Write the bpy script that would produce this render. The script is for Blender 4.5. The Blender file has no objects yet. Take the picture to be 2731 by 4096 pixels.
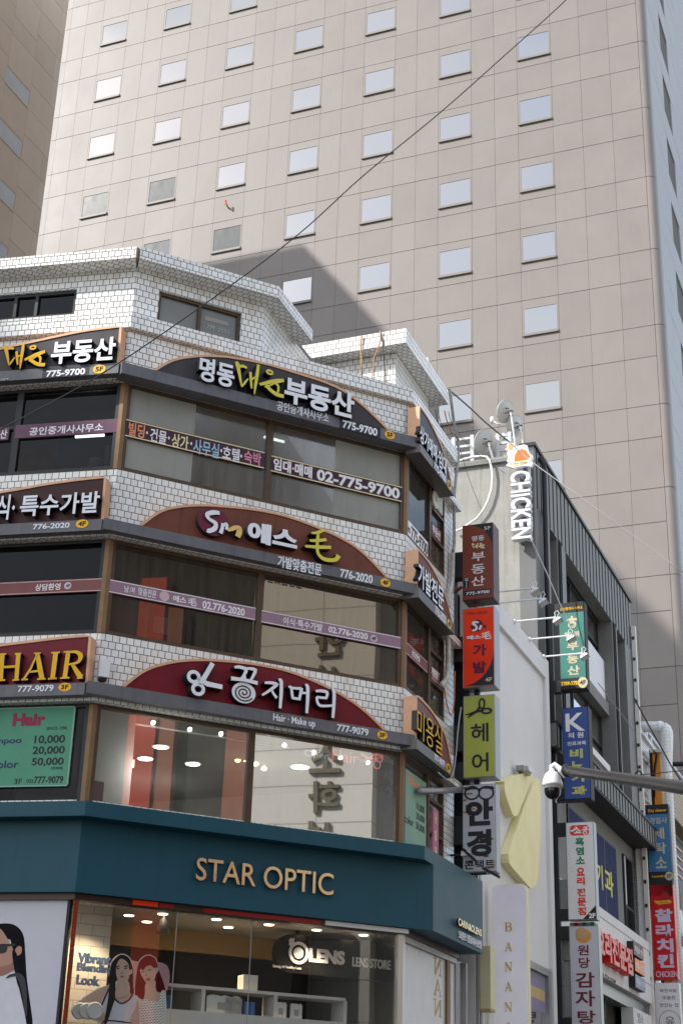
import bpy, bmesh, math, random
from mathutils import Vector, Matrix
random.seed(7)
sc = bpy.context.scene
COL = sc.collection
R = math.radians

# ------------------------------------------------------------------ camera
PITCH, ROLL, FPX = 0.41069, 0.03235, 6092.0
W_, H_ = 2731.0, 4096.0
CAM = Vector((0, 0, 1.65))
_f = Vector((0, math.cos(PITCH), math.sin(PITCH))); _u = Vector((0, -math.sin(PITCH), math.cos(PITCH))); _r = Vector((1, 0, 0))
RIGHT = _r * math.cos(ROLL) + _u * math.sin(ROLL)
UP = _u * math.cos(ROLL) - _r * math.sin(ROLL)
FWD = _f
cd = bpy.data.cameras.new('camera'); cam = bpy.data.objects.new('camera', cd); COL.objects.link(cam)
m = Matrix((RIGHT, UP, -FWD)).transposed().to_4x4(); m.translation = CAM
cam.matrix_world = m
cd.sensor_fit = 'VERTICAL'; cd.sensor_height = 36.0; cd.lens = 36.0 * FPX / H_
cd.clip_start = 0.1; cd.clip_end = 5000
sc.camera = cam

# ------------------------------------------------------------------ light
SUN = Vector((-0.755, -0.280, 0.593)).normalized()
SUN_EL = math.asin(SUN.z); SUN_ROT = math.atan2(SUN.x, SUN.y)
sl = bpy.data.lights.new('sun', 'SUN'); sl.energy = 2.9; sl.angle = R(0.5); sl.color = (1.0, 0.955, 0.90)
so = bpy.data.objects.new('sun', sl); COL.objects.link(so)
so.rotation_euler = SUN.to_track_quat('Z', 'Y').to_euler(); so.location = (-30, -10, 60)
wd = bpy.data.worlds.new('World'); sc.world = wd; wd.use_nodes = True
nt = wd.node_tree; nt.nodes.clear()
def N(nt, t, **kw):
    n = nt.nodes.new(t)
    for k, v in kw.items(): setattr(n, k, v)
    return n
sky = N(nt, 'ShaderNodeTexSky', sky_type='NISHITA', sun_disc=False, sun_elevation=SUN_EL, sun_rotation=SUN_ROT, air_density=1.2, dust_density=1.6, ozone_density=1.0)
tc = N(nt, 'ShaderNodeTexCoord'); mp = N(nt, 'ShaderNodeMapping'); mp.inputs['Scale'].default_value = (1, 1, 2.2)
cl = N(nt, 'ShaderNodeTexNoise'); cl.inputs['Scale'].default_value = 2.6; cl.inputs['Detail'].default_value = 8; cl.inputs['Roughness'].default_value = .58
rp = N(nt, 'ShaderNodeValToRGB'); rp.color_ramp.elements[0].position = .36; rp.color_ramp.elements[1].position = .66
mx = N(nt, 'ShaderNodeMixRGB'); mx.inputs['Color2'].default_value = (6.6, 6.75, 7.0, 1)
bg = N(nt, 'ShaderNodeBackground'); bg.inputs['Strength'].default_value = 0.13
wo = N(nt, 'ShaderNodeOutputWorld'); L = nt.links.new
L(tc.outputs['Generated'], mp.inputs[0]); L(mp.outputs[0], cl.inputs['Vector']); L(cl.outputs['Fac'], rp.inputs[0])
L(rp.outputs[0], mx.inputs['Fac']); L(sky.outputs[0], mx.inputs['Color1']); L(mx.outputs[0], bg.inputs[0]); L(bg.outputs[0], wo.inputs[0])
vs = sc.view_settings; vs.view_transform = 'Standard'; vs.look = 'None'; vs.gamma = 1.0; vs.exposure = 1.06
sc.render.engine = 'CYCLES'
sc.cycles.use_denoising = True
sc.cycles.max_bounces = 8; sc.cycles.transparent_max_bounces = 12; sc.cycles.caustics_reflective = False; sc.cycles.caustics_refractive = False

# ------------------------------------------------------------------ pixel helpers (source photo pixels -> points on real planes)
def ray(p): return (RIGHT * ((p[0] - W_ / 2) / FPX) - UP * ((p[1] - H_ / 2) / FPX) + FWD)
def cr(ox, oy, s): return lambda x, y: (ox + x * s, oy + y * s)
z1 = 1000 / 1568; z6 = 600 / 1568
A = cr(0, 950, z1); B = cr(900, 1250, z1); C = cr(0, 1900, z1); D = cr(900, 2100, z1); G5 = cr(0, 2800, z1); G6 = cr(0, 3400, z1); G7 = cr(900, 3300, z1)
Q1 = cr(1730, 1550, z6); Q2 = cr(1730, 2350, z6); Q3 = cr(2131, 2350, z6); Q4 = cr(1730, 3196, z6); Q5 = cr(2131, 3196, z6)
H = cr(400, 950, 900 / 1568); H2 = cr(1150, 1280, 700 / 1568)
V3 = cr(1600, 1700, 260 / 805); V4 = cr(1600, 2400, 260 / 805); V5 = cr(1560, 3100, 400 / 945); V6 = cr(2431, 2800, 300 / 1008); V7 = cr(2431, 3500, 300 / 1184)
W1 = cr(1000, 2750, 640 / 1568); W4 = cr(640, 1400, 800 / 1568); WS = cr(250, 3560, 750 / 1568); T6 = cr(2031, 0, 700 / 1568); T1 = cr(100, 0, 700 / 1568); S = lambda x, y: (x, y)
def at_z(p, z):
    r = ray(p); return CAM + r * ((z - CAM.z) / r.z)
def at_d(p, d):
    r = ray(p); return CAM + r * (d / math.hypot(r.x, r.y))
class Face:
    def __init__(s, P0, yaw):
        s.P0 = Vector((P0[0], P0[1], 0)); a = R(yaw); s.yaw = yaw
        s.U = Vector((math.cos(a), math.sin(a), 0)); s.N = Vector((math.sin(a), -math.cos(a), 0))
    def P(s, u, z, o=0): return s.P0 + s.U * u + s.N * o + Vector((0, 0, z))
    def px(s, p, o=0):
        r = ray(p); k = ((s.P0 - CAM).dot(s.N) + o) / r.dot(s.N); w = CAM + r * k
        return ((w - s.P0).dot(s.U), w.z)
    def u(s, p, o=0): return s.px(p, o)[0]
    def z(s, p, o=0): return s.px(p, o)[1]
    def off(s, u=0, o=0): q = s.P(u, 0, o); return Face((q.x, q.y), s.yaw)

# ------------------------------------------------------------------ materials
MATS = {}
def mat(name, col, rough=.6, metal=0, var=.08, vscale=3.0, bump=0, bscale=40, spec=.35, streak=0, emit=None, estr=0, coat=0):
    if name in MATS: return MATS[name]
    m = bpy.data.materials.new(name); m.use_nodes = True; nt = m.node_tree; b = nt.nodes['Principled BSDF']; L = nt.links.new
    b.inputs['Roughness'].default_value = rough; b.inputs['Metallic'].default_value = metal; b.inputs['Specular IOR Level'].default_value = spec
    b.inputs['Coat Weight'].default_value = coat
    c = (*col, 1)
    b.inputs['Base Color'].default_value = c
    if var or streak:
        tc = N(nt, 'ShaderNodeTexCoord'); n = N(nt, 'ShaderNodeTexNoise'); n.inputs['Scale'].default_value = vscale; n.inputs['Detail'].default_value = 7; n.inputs['Roughness'].default_value = .65
        L(tc.outputs['Object'], n.inputs['Vector'])
        r = N(nt, 'ShaderNodeMapRange'); r.inputs['From Min'].default_value = .3; r.inputs['From Max'].default_value = .7; r.inputs['To Min'].default_value = 1 - var; r.inputs['To Max'].default_value = 1 + var
        L(n.outputs['Fac'], r.inputs['Value'])
        mu = N(nt, 'ShaderNodeMixRGB', blend_type='MULTIPLY'); mu.inputs['Fac'].default_value = 1; mu.inputs['Color1'].default_value = c
        L(r.outputs[0], mu.inputs['Color2']); out = mu.outputs[0]
        if streak:
            mp = N(nt, 'ShaderNodeMapping'); mp.inputs['Scale'].default_value = (5, 5, .35); L(tc.outputs['Object'], mp.inputs[0])
            n2 = N(nt, 'ShaderNodeTexNoise'); n2.inputs['Scale'].default_value = 2; n2.inputs['Detail'].default_value = 6; L(mp.outputs[0], n2.inputs['Vector'])
            r2 = N(nt, 'ShaderNodeMapRange'); r2.inputs['From Min'].default_value = .5; r2.inputs['From Max'].default_value = .75; r2.inputs['To Min'].default_value = 1; r2.inputs['To Max'].default_value = 1 - streak
            L(n2.outputs['Fac'], r2.inputs['Value'])
            m2 = N(nt, 'ShaderNodeMixRGB', blend_type='MULTIPLY'); m2.inputs['Fac'].default_value = 1; L(out, m2.inputs['Color1']); L(r2.outputs[0], m2.inputs['Color2']); out = m2.outputs[0]
        L(out, b.inputs['Base Color'])
        rr = N(nt, 'ShaderNodeMapRange'); rr.inputs['To Min'].default_value = max(0, rough - .08); rr.inputs['To Max'].default_value = min(1, rough + .1); L(n.outputs['Fac'], rr.inputs['Value']); L(rr.outputs[0], b.inputs['Roughness'])
    if bump:
        tc2 = N(nt, 'ShaderNodeTexCoord'); n3 = N(nt, 'ShaderNodeTexNoise'); n3.inputs['Scale'].default_value = bscale; n3.inputs['Detail'].default_value = 4; L(tc2.outputs['Object'], n3.inputs['Vector'])
        bu = N(nt, 'ShaderNodeBump'); bu.inputs['Strength'].default_value = bump; bu.inputs['Distance'].default_value = .02; L(n3.outputs['Fac'], bu.inputs['Height']); L(bu.outputs[0], b.inputs['Normal'])
    if emit:
        b.inputs['Emission Color'].default_value = (*emit, 1); b.inputs['Emission Strength'].default_value = estr
    MATS[name] = m; return m
def tilemat(name, bw, rh, mortar, c1, c2, cm, offset=.5, rough=.18, bump=.6, dirt=.25, freq=2):
    m = bpy.data.materials.new(name); m.use_nodes = True; nt = m.node_tree; b = nt.nodes['Principled BSDF']; L = nt.links.new
    uv = N(nt, 'ShaderNodeUVMap'); br = N(nt, 'ShaderNodeTexBrick'); br.offset = offset; br.offset_frequency = freq; br.squash = 1
    br.inputs['Scale'].default_value = 1; br.inputs['Brick Width'].default_value = bw; br.inputs['Row Height'].default_value = rh; br.inputs['Mortar Size'].default_value = mortar; br.inputs['Mortar Smooth'].default_value = .15
    br.inputs['Color1'].default_value = (*c1, 1); br.inputs['Color2'].default_value = (*c2, 1); br.inputs['Mortar'].default_value = (*cm, 1); br.inputs['Bias'].default_value = -.1
    L(uv.outputs[0], br.inputs['Vector'])
    tc = N(nt, 'ShaderNodeTexCoord'); mp = N(nt, 'ShaderNodeMapping'); mp.inputs['Scale'].default_value = (2.2, 2.2, .5); L(tc.outputs['Object'], mp.inputs[0])
    n = N(nt, 'ShaderNodeTexNoise'); n.inputs['Scale'].default_value = 2; n.inputs['Detail'].default_value = 8; n.inputs['Roughness'].default_value = .7; L(mp.outputs[0], n.inputs['Vector'])
    r = N(nt, 'ShaderNodeMapRange'); r.inputs['From Min'].default_value = .52; r.inputs['From Max'].default_value = .8; r.inputs['To Min'].default_value = 0; r.inputs['To Max'].default_value = dirt * 2; L(n.outputs['Fac'], r.inputs['Value'])
    mu = N(nt, 'ShaderNodeMixRGB', blend_type='MULTIPLY'); mu.inputs['Color2'].default_value = (.62, .52, .40, 1); L(r.outputs[0], mu.inputs['Fac']); L(br.outputs['Color'], mu.inputs['Color1'])
    L(mu.outputs[0], b.inputs['Base Color'])
    ro = N(nt, 'ShaderNodeMapRange'); ro.inputs['To Min'].default_value = rough; ro.inputs['To Max'].default_value = .9; L(br.outputs['Fac'], ro.inputs['Value']); L(ro.outputs[0], b.inputs['Roughness'])
    inv = N(nt, 'ShaderNodeMath', operation='SUBTRACT'); inv.inputs[0].default_value = 1; L(br.outputs['Fac'], inv.inputs[1])
    bu = N(nt, 'ShaderNodeBump'); bu.inputs['Strength'].default_value = bump; bu.inputs['Distance'].default_value = .006; L(inv.outputs[0], bu.inputs['Height']); L(bu.outputs[0], b.inputs['Normal'])
    MATS[name] = m; return m
def glassmat(name, tint, refl, rough=.01, gtint=(1, 1, 1), dirt=0, edge=.55):
    m = bpy.data.materials.new(name); m.use_nodes = True; nt = m.node_tree; nt.nodes.clear(); L = nt.links.new
    o = N(nt, 'ShaderNodeOutputMaterial'); mx = N(nt, 'ShaderNodeMixShader'); t = N(nt, 'ShaderNodeBsdfTransparent'); g = N(nt, 'ShaderNodeBsdfGlossy')
    t.inputs[0].default_value = (*tint, 1); g.inputs['Color'].default_value = (*gtint, 1); g.inputs['Roughness'].default_value = rough
    lw = N(nt, 'ShaderNodeLayerWeight'); lw.inputs['Blend'].default_value = .35
    r = N(nt, 'ShaderNodeMapRange'); r.inputs['To Min'].default_value = refl; r.inputs['To Max'].default_value = min(1, refl + edge); L(lw.outputs['Facing'], r.inputs['Value']); L(r.outputs[0], mx.inputs[0])
    L(t.outputs[0], mx.inputs[1]); L(g.outputs[0], mx.inputs[2]); last = mx.outputs[0]
    tc = N(nt, 'ShaderNodeTexCoord')
    nn = N(nt, 'ShaderNodeTexNoise'); nn.inputs['Scale'].default_value = .7; nn.inputs['Detail'].default_value = 1; L(tc.outputs['Object'], nn.inputs['Vector'])
    bu = N(nt, 'ShaderNodeBump'); bu.inputs['Strength'].default_value = .025; bu.inputs['Distance'].default_value = .05; L(nn.outputs['Fac'], bu.inputs['Height']); L(bu.outputs[0], g.inputs['Normal'])
    if dirt:
        d = N(nt, 'ShaderNodeBsdfDiffuse'); d.inputs[0].default_value = (.34, .31, .27, 1)
        mp = N(nt, 'ShaderNodeMapping'); mp.inputs['Scale'].default_value = (6, 6, .5); L(tc.outputs['Object'], mp.inputs[0])
        n = N(nt, 'ShaderNodeTexNoise'); n.inputs['Scale'].default_value = 1.6; n.inputs['Detail'].default_value = 6; L(mp.outputs[0], n.inputs['Vector'])
        r2 = N(nt, 'ShaderNodeMapRange'); r2.inputs['From Min'].default_value = .3; r2.inputs['From Max'].default_value = .75; r2.inputs['To Min'].default_value = dirt * .35; r2.inputs['To Max'].default_value = dirt; L(n.outputs['Fac'], r2.inputs['Value'])
        m2 = N(nt, 'ShaderNodeMixShader'); L(r2.outputs[0], m2.inputs[0]); L(last, m2.inputs[1]); L(d.outputs[0], m2.inputs[2]); last = m2.outputs[0]
    L(last, o.inputs[0]); MATS[name] = m; return m
def emat(name, col, s):
    m = bpy.data.materials.new(name); m.use_nodes = True; nt = m.node_tree; nt.nodes.clear()
    o = N(nt, 'ShaderNodeOutputMaterial'); e = N(nt, 'ShaderNodeEmission'); e.inputs[0].default_value = (*col, 1); e.inputs[1].default_value = s
    nt.links.new(e.outputs[0], o.inputs[0]); MATS[name] = m; return m
TILE = tilemat('white_tile', .127, .127, .0068, (.80, .80, .785), (.71, .71, .695), (.115, .105, .092), dirt=.42)
TILE2 = tilemat('cream_tile', .20, .10, .006, (.66, .63, .58), (.60, .57, .52), (.22, .2, .17), rough=.3)
WRAP = tilemat('wrap_grid', .16, .12, .006, (.78, .78, .78), (.74, .74, .75), (.5, .5, .5), offset=0, rough=.35, dirt=.1)
SUBWAY = tilemat('subway_brick', .42, .17, .006, (.52, .51, .47), (.5, .49, .45), (.3, .29, .27), rough=.35, dirt=.05)
CHECK = tilemat('check_fabric', .05, .025, .008, (.02, .02, .02), (.03, .03, .03), (.75, .74, .72), rough=.8, bump=0, dirt=0)
GLASS = glassmat('window_glass', (.62, .65, .63), .30, dirt=.05); GLASSR = glassmat('lane_glass', (.45, .47, .44), .05, dirt=.16, gtint=(.45, .47, .46))
GLASSD = glassmat('dusty_glass', (.42, .40, .36), .16, dirt=.13, gtint=(.75, .68, .58))
GLASSS = glassmat('shop_glass', (.90, .92, .91), .06)
GLASSK = glassmat('dark_glass', (.26, .27, .27), .012, dirt=.012, gtint=(.4, .42, .45), edge=.2)
GLASST = mat('mirror_glass', (.335, .34, .35), .03, 1.0, var=0)
GLASSB = glassmat('green_grey_glass', (.35, .42, .42), .35, dirt=.10)
BRONZE = mat('bronze_frame', (.085, .055, .035), .45, .3, .2, 6)
BROWNPOST = mat('tan_post', (.20, .12, .06), .5, .2, .15, 6)
DKFRAME = mat('dark_frame', (.02, .02, .022), .5)
STRIP = mat('grey_fascia', (.125, .125, .138), .45, 0, .14, 2.5, streak=.25)
ARCH5 = mat('charcoal_panel', (.050, .044, .050), .5, 0, .10, spec=.25, streak=.2)
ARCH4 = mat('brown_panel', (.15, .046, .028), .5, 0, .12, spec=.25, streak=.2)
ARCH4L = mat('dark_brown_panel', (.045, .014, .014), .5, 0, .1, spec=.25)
ARCH3 = mat('maroon_panel', (.15, .006, .014), .5, 0, .14, spec=.25, streak=.2)
ARCH3R = mat('rust_panel', (.15, .028, .016), .45, 0, .15)
COPPER = mat('copper_trim', (.62, .36, .22), .5, .1, .12, 5)
WHITEL = mat('white_letter', (.74, .75, .80), .35, 0, .03)
LSIDE = mat('letter_side', (.012, .012, .016), .4, 0, .05)
YELLOWL = mat('yellow_letter', (.62, .55, .06), .4, 0, .06)
GOLDY = mat('gold_yellow', (.74, .44, .012), .55, 0, .06, spec=.2)
BADGE = mat('badge_yellow', (.85, .46, .01), .5, 0, .03)
BLACK = mat('black_print', (.015, .015, .018), .6, 0, 0)
NAVYPLATE = mat('navy_plate', (.015, .018, .028), .4)
PURPLE = mat('purple_strip', (.16, .09, .13), .6, 0, .08, spec=.12)
DPURPLE = mat('dark_purple_strip', (.065, .035, .05), .6, 0, .06, spec=.12)
MAUVE = mat('mauve_strip', (.30, .19, .25), .6, 0, .08, spec=.12)
ROSE = mat('rose_strip', (.22, .09, .09), .6, 0, .08, spec=.12)
WHITEP = mat('white_print', (.78, .77, .79), .55, 0, .03)
CREAMP = mat('cream_print', (.75, .65, .38), .55, 0, .02)
ORANGEP = mat('salmon_print', (.75, .28, .14), .55, 0, .02)
BLUEP = mat('skyblue_print', (.32, .52, .68), .55, 0, .02)
PINKP = mat('pink_print', (.66, .25, .34), .55, 0, .02)
TEAL = mat('teal_panel', (.008, .064, .095), .5, 0, .08, .9, spec=.3, streak=.12)
GOLD = mat('gold_metal', (.80, .60, .36), .28, .8, .12, 4)
PANEL = mat('tower_panel', (.215, .193, .180), .46, 0, .05, .5, spec=.30, streak=.05)
def islands(m, amt):                        # every cladding panel slightly its own shade
    nt = m.node_tree; b = nt.nodes['Principled BSDF']; src = b.inputs['Base Color'].links[0].from_socket
    g = N(nt, 'ShaderNodeNewGeometry'); r = N(nt, 'ShaderNodeMapRange'); r.inputs['To Min'].default_value = 1 - amt; r.inputs['To Max'].default_value = 1 + amt
    nt.links.new(g.outputs['Random Per Island'], r.inputs['Value']); mu = N(nt, 'ShaderNodeMixRGB', blend_type='MULTIPLY'); mu.inputs['Fac'].default_value = 1
    nt.links.new(src, mu.inputs['Color1']); nt.links.new(r.outputs[0], mu.inputs['Color2']); nt.links.new(mu.outputs[0], b.inputs['Base Color'])
islands(PANEL, .045)
PANELW = mat('wing_panel', (.58, .445, .33), .5, 0, .06, .5, spec=.2); islands(PANELW, .06)
JOINT = mat('panel_joint', (.12, .10, .085), .8, 0, 0)
JOINTV = mat('panel_seam', (.12, .105, .095), .8, 0, 0)
PLASTER = mat('cream_plaster', (.31, .307, .285), .9, 0, .14, 1.5, bump=.2, streak=.28)
WPAINT = mat('white_paint_wall', (.68, .68, .685), .8, 0, .04, 1.2, bump=.05)
GPAINT = mat('grey_paint', (.17, .172, .175), .8, 0, .06)
SEAM = mat('seam_metal', (.17, .168, .158), .55, 0, .12, 1.5)
SEAMD = mat('seam_rib', (.03, .03, .03), .5, .4)
DARKW = mat('charcoal_wall', (.028, .03, .032), .5, .1, .15)
CONC = mat('grey_concrete', (.20, .20, .19), .85, 0, .12, 1.2, bump=.1, streak=.15)
INTGREY = mat('interior_grey', (.15, .15, .14), .9, 0, .15, .8)
INTDARK = mat('interior_dark', (.035, .033, .03), .9, 0, .3, .8)
INTLIGHT = mat('interior_light', (.50, .50, .48), .9, 0, .08)
RED = mat('red_sign', (.70, .015, .015), .45, 0, .05)
REDO = mat('scarlet_sign', (.85, .045, .008), .55, 0, .05, spec=.2)
WHITEMETAL = mat('white_metal', (.72, .72, .73), .4, .1, .05)
GREYMETAL = mat('grey_metal', (.33, .33, .34), .4, .5, .12)
PIPEW = mat('white_pipe', (.66, .63, .58), .6, 0, .1)
CABLE = mat('black_cable', (.015, .017, .02), .6, 0, 0)
CABLEW = mat('white_cable', (.75, .74, .72), .5, 0, .03)
LAMPON = emat('lamp_white', (1, .97, .92), 9.0)
GLOWWARM = emat('warm_glow', (1, .62, .25), 5.0)
LAMPSHOP = emat('lamp_shop', (1, .78, .52), 5.0)
TUBE = emat('tube_light', (.95, 1, .97), 3.0)

# ------------------------------------------------------------------ mesh builder
class MB:
    def __init__(s): s.v = []; s.f = []; s.m = []; s.mats = []; s.marks = []; s.extra = []
    def mi(s, m):
        if m not in s.mats: s.mats.append(m)
        return s.mats.index(m)
    def add(s, vs, fs, m):
        b = len(s.v); s.v += [Vector(x) for x in vs]; k = s.mi(m)
        for f in fs: s.f.append([b + i for i in f]); s.m.append(k)
        return s
    def prism(s, F, poly, o0, o1, m, side=None):
        poly = list(poly)
        ar = sum(poly[i][0] * poly[(i + 1) % len(poly)][1] - poly[(i + 1) % len(poly)][0] * poly[i][1] for i in range(len(poly)))
        if ar < 0: poly.reverse()
        n = len(poly); vs = [F.P(u, z, o1) for u, z in poly] + [F.P(u, z, o0) for u, z in poly]
        s.add(vs, [list(range(n))], m); b = len(s.v) - 2 * n
        k = s.mi(side or m)
        s.f.append([b + n + i for i in range(n - 1, -1, -1)]); s.m.append(k)
        for i in range(n):
            j = (i + 1) % n; s.f.append([b + i, b + n + i, b + n + j, b + j]); s.m.append(k)
        return s
    def box(s, F, u0, u1, zz0, zz1, o0, o1, m, side=None):
        return s.prism(F, [(u0, zz0), (u1, zz0), (u1, zz1), (u0, zz1)], o0, o1, m, side)
    def sheet(s, F, poly, o, m):
        poly = list(poly)
        ar = sum(poly[i][0] * poly[(i + 1) % len(poly)][1] - poly[(i + 1) % len(poly)][0] * poly[i][1] for i in range(len(poly)))
        if ar < 0: poly.reverse()
        return s.add([F.P(u, z, o) for u, z in poly], [list(range(len(poly)))], m)
    def plan(s, pts, za, zb, m, top=None):          # extrude a plan polygon between two heights
        pts = [(p[0], p[1]) for p in pts]
        ar = sum(pts[i][0] * pts[(i + 1) % len(pts)][1] - pts[(i + 1) % len(pts)][0] * pts[i][1] for i in range(len(pts)))
        if ar < 0: pts.reverse()
        n = len(pts); s.add([(x, y, zb) for x, y in pts] + [(x, y, za) for x, y in pts], [list(range(n))], top or m); b = len(s.v) - 2 * n; k = s.mi(m)
        s.f.append([b + n + i for i in range(n - 1, -1, -1)]); s.m.append(k)
        for i in range(n):
            j = (i + 1) % n; s.f.append([b + i, b + n + i, b + n + j, b + j]); s.m.append(k)
        return s
    def tube(s, pts, r, m, seg=8, caps=True):
        pts = [Vector(p) for p in pts]; n = len(pts); rs = r if isinstance(r, (list, tuple)) else [r] * n
        ring = []; prev = None
        for i, p in enumerate(pts):
            t = (pts[min(i + 1, n - 1)] - pts[max(i - 1, 0)]).normalized()
            if prev is None:
                a = Vector((0, 0, 1)) if abs(t.z) < .9 else Vector((1, 0, 0)); x = t.cross(a).normalized()
            else:
                x = (prev - t * prev.dot(t)).normalized()
            prev = x; y = t.cross(x)
            ring.append([p + (x * math.cos(2 * math.pi * k / seg) + y * math.sin(2 * math.pi * k / seg)) * rs[i] for k in range(seg)])
        vs = [q for rr in ring for q in rr]; fs = []
        for i in range(n - 1):
            for k in range(seg):
                k2 = (k + 1) % seg; fs.append([i * seg + k, i * seg + k2, (i + 1) * seg + k2, (i + 1) * seg + k])
        if caps: fs.append(list(range(seg - 1, -1, -1))); fs.append([(n - 1) * seg + k for k in range(seg)])
        return s.add(vs, fs, m)
    def lathe(s, c, axis, prof, m, seg=20):         # prof: (radius, distance along axis)
        axis = Vector(axis).normalized(); a = Vector((0, 0, 1)) if abs(axis.z) < .9 else Vector((1, 0, 0)); x = axis.cross(a).normalized(); y = axis.cross(x); c = Vector(c)
        vs = []; fs = []; n = len(prof)
        for (r, d) in prof:
            for k in range(seg):
                t = 2 * math.pi * k / seg; vs.append(c + axis * d + (x * math.cos(t) + y * math.sin(t)) * r)
        for i in range(n - 1):
            for k in range(seg):
                k2 = (k + 1) % seg; fs.append([i * seg + k, i * seg + k2, (i + 1) * seg + k2, (i + 1) * seg + k])
        fs.append([(n - 1) * seg + k for k in range(seg)]); fs.append(list(range(seg - 1, -1, -1)))
        return s.add(vs, fs, m)
    def build(s, name, parent=None, smooth=False, label=None, kind=None, bevel=0):
        if name == 'lettering' and len(s.marks) > 1:      # every line of lettering becomes a part of its own
            cuts = [0] + s.marks[1:] + [len(s.f)]; last = None
            for a, c in zip(cuts[:-1], cuts[1:]):
                if a == c: continue
                q = MB(); used = {}
                for f, k in zip(s.f[a:c], s.m[a:c]):
                    for i in f:
                        if i not in used: used[i] = len(q.v); q.v.append(s.v[i])
                    q.f.append([used[i] for i in f]); q.m.append(q.mi(s.mats[k]))
                last = q.build(name, parent); s.extra.append(last)
            return last
        me = bpy.data.meshes.new(name); me.from_pydata(s.v, [], s.f)
        for mm in s.mats: me.materials.append(mm)
        me.polygons.foreach_set('material_index', s.m)
        uvl = me.uv_layers.new(name='UVMap'); me.update()
        for p in me.polygons:
            nn = p.normal
            if abs(nn.z) > .75:
                a = R(26.1 if 'til' in name or name in ('cornice', 'parapet') else 0); t = Vector((math.cos(a), math.sin(a), 0)); w = Vector((-math.sin(a), math.cos(a), 0))
            else:
                t = Vector((-nn.y, nn.x, 0)); t.normalize(); w = Vector((0, 0, 1))
            for li in p.loop_indices:
                co = me.vertices[me.loops[li].vertex_index].co; uvl.data[li].uv = (co.dot(t), co.dot(w))
            if smooth: p.use_smooth = True
        o = bpy.data.objects.new(name, me); COL.objects.link(o)
        if parent is not None:
            o.parent = parent; o.matrix_parent_inverse = Matrix.Translation(-Vector(parent['_base'])) if '_base' in parent.keys() else Matrix.Identity(4)
        if bevel:
            bv = o.modifiers.new('bevel', 'BEVEL'); bv.width = bevel; bv.segments = 2; bv.limit_method = 'ANGLE'; bv.angle_limit = R(40)
        if label: o['label'] = label
        if kind: o['kind'] = kind
        return o
def thing(name, label, cat, loc=(0, 0, 0), group=None):
    o = bpy.data.objects.new(name, None); COL.objects.link(o); o.location = loc; o.empty_display_size = .2; o['_base'] = list(loc)
    o['label'] = label; o['category'] = cat
    if group: o['group'] = group
    return o
def tag(o, label, cat, group=None):
    o['label'] = label; o['category'] = cat
    if group: o['group'] = group
    return o
def structure(mb, name):
    o = mb.build(name); o['kind'] = 'structure'; return o

# ------------------------------------------------------------------ lettering
_tc = {}
def glyphs(body, bold):
    if (body, bold) in _tc: return _tc[(body, bold)]
    cu = bpy.data.curves.new('t', 'FONT'); cu.body = body; cu.size = 1; cu.extrude = .5; cu.offset = bold; cu.resolution_u = 4
    o = bpy.data.objects.new('t', cu); COL.objects.link(o); dg = bpy.context.evaluated_depsgraph_get()
    me = bpy.data.meshes.new_from_object(o.evaluated_get(dg))
    v = [tuple(x.co) for x in me.vertices]; f = [list(p.vertices) for p in me.polygons]
    bpy.data.objects.remove(o); bpy.data.curves.remove(cu); bpy.data.meshes.remove(me)
    xs = [a[0] for a in v]; ys = [a[1] for a in v]; bb = (min(xs), max(xs), min(ys), max(ys)); _tc[(body, bold)] = (v, f, bb); return _tc[(body, bold)]
def put_text(mb, F, body, box, o0, o1, m, bold=.012, side=None, flip=False):
    v, f, bb = glyphs(body, bold); u0, zz0, u1, zz1 = box
    su = (u1 - u0) / max(1e-6, bb[1] - bb[0]); sz = (zz1 - zz0) / max(1e-6, bb[3] - bb[2])
    vs = []
    for x, y, z in v:
        uu = u0 + (x - bb[0]) * su if not flip else u1 - (x - bb[0]) * su
        vs.append(F.P(uu, zz0 + (y - bb[2]) * sz, o1 if z > 0 else o0))
    front = [q for q in f if all(v[i][2] > 0 for i in q)]; rest = [q for q in f if not all(v[i][2] > 0 for i in q)]
    mb.add(vs, front, m); b = len(mb.v) - len(vs); k = mb.mi(side or m)
    for q in rest: mb.f.append([b + i for i in q]); mb.m.append(k)
def tx(mb, F, body, ll, ur, o0, o1, m, bold=.012, side=None, op=None):
    op = o1 if op is None else op; mb.marks.append(len(mb.f))
    a = F.px(ll, op); b = F.px(ur, op); put_text(mb, F, body, (a[0], a[1], b[0], b[1]), o0, o1, m, bold, side)
def ribbon(pts, ws):
    n = len(pts); Lp = []; Rp = []
    for i in range(n):
        a = pts[max(0, i - 1)]; b = pts[min(n - 1, i + 1)]
        dx, dy = b[0] - a[0], b[1] - a[1]; l = math.hypot(dx, dy) or 1; nx, ny = -dy / l, dx / l; w = ws[i] / 2
        if 0 < i < n - 1:
            d1 = (pts[i][0] - a[0], pts[i][1] - a[1]); l1 = math.hypot(*d1) or 1
            cs = abs((-d1[1] / l1) * nx + (d1[0] / l1) * ny); w = w / max(.6, cs)
        Lp.append((pts[i][0] + nx * w, pts[i][1] + ny * w)); Rp.append((pts[i][0] - nx * w, pts[i][1] - ny * w))
    return Lp, Rp
_stag = [0]
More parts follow.
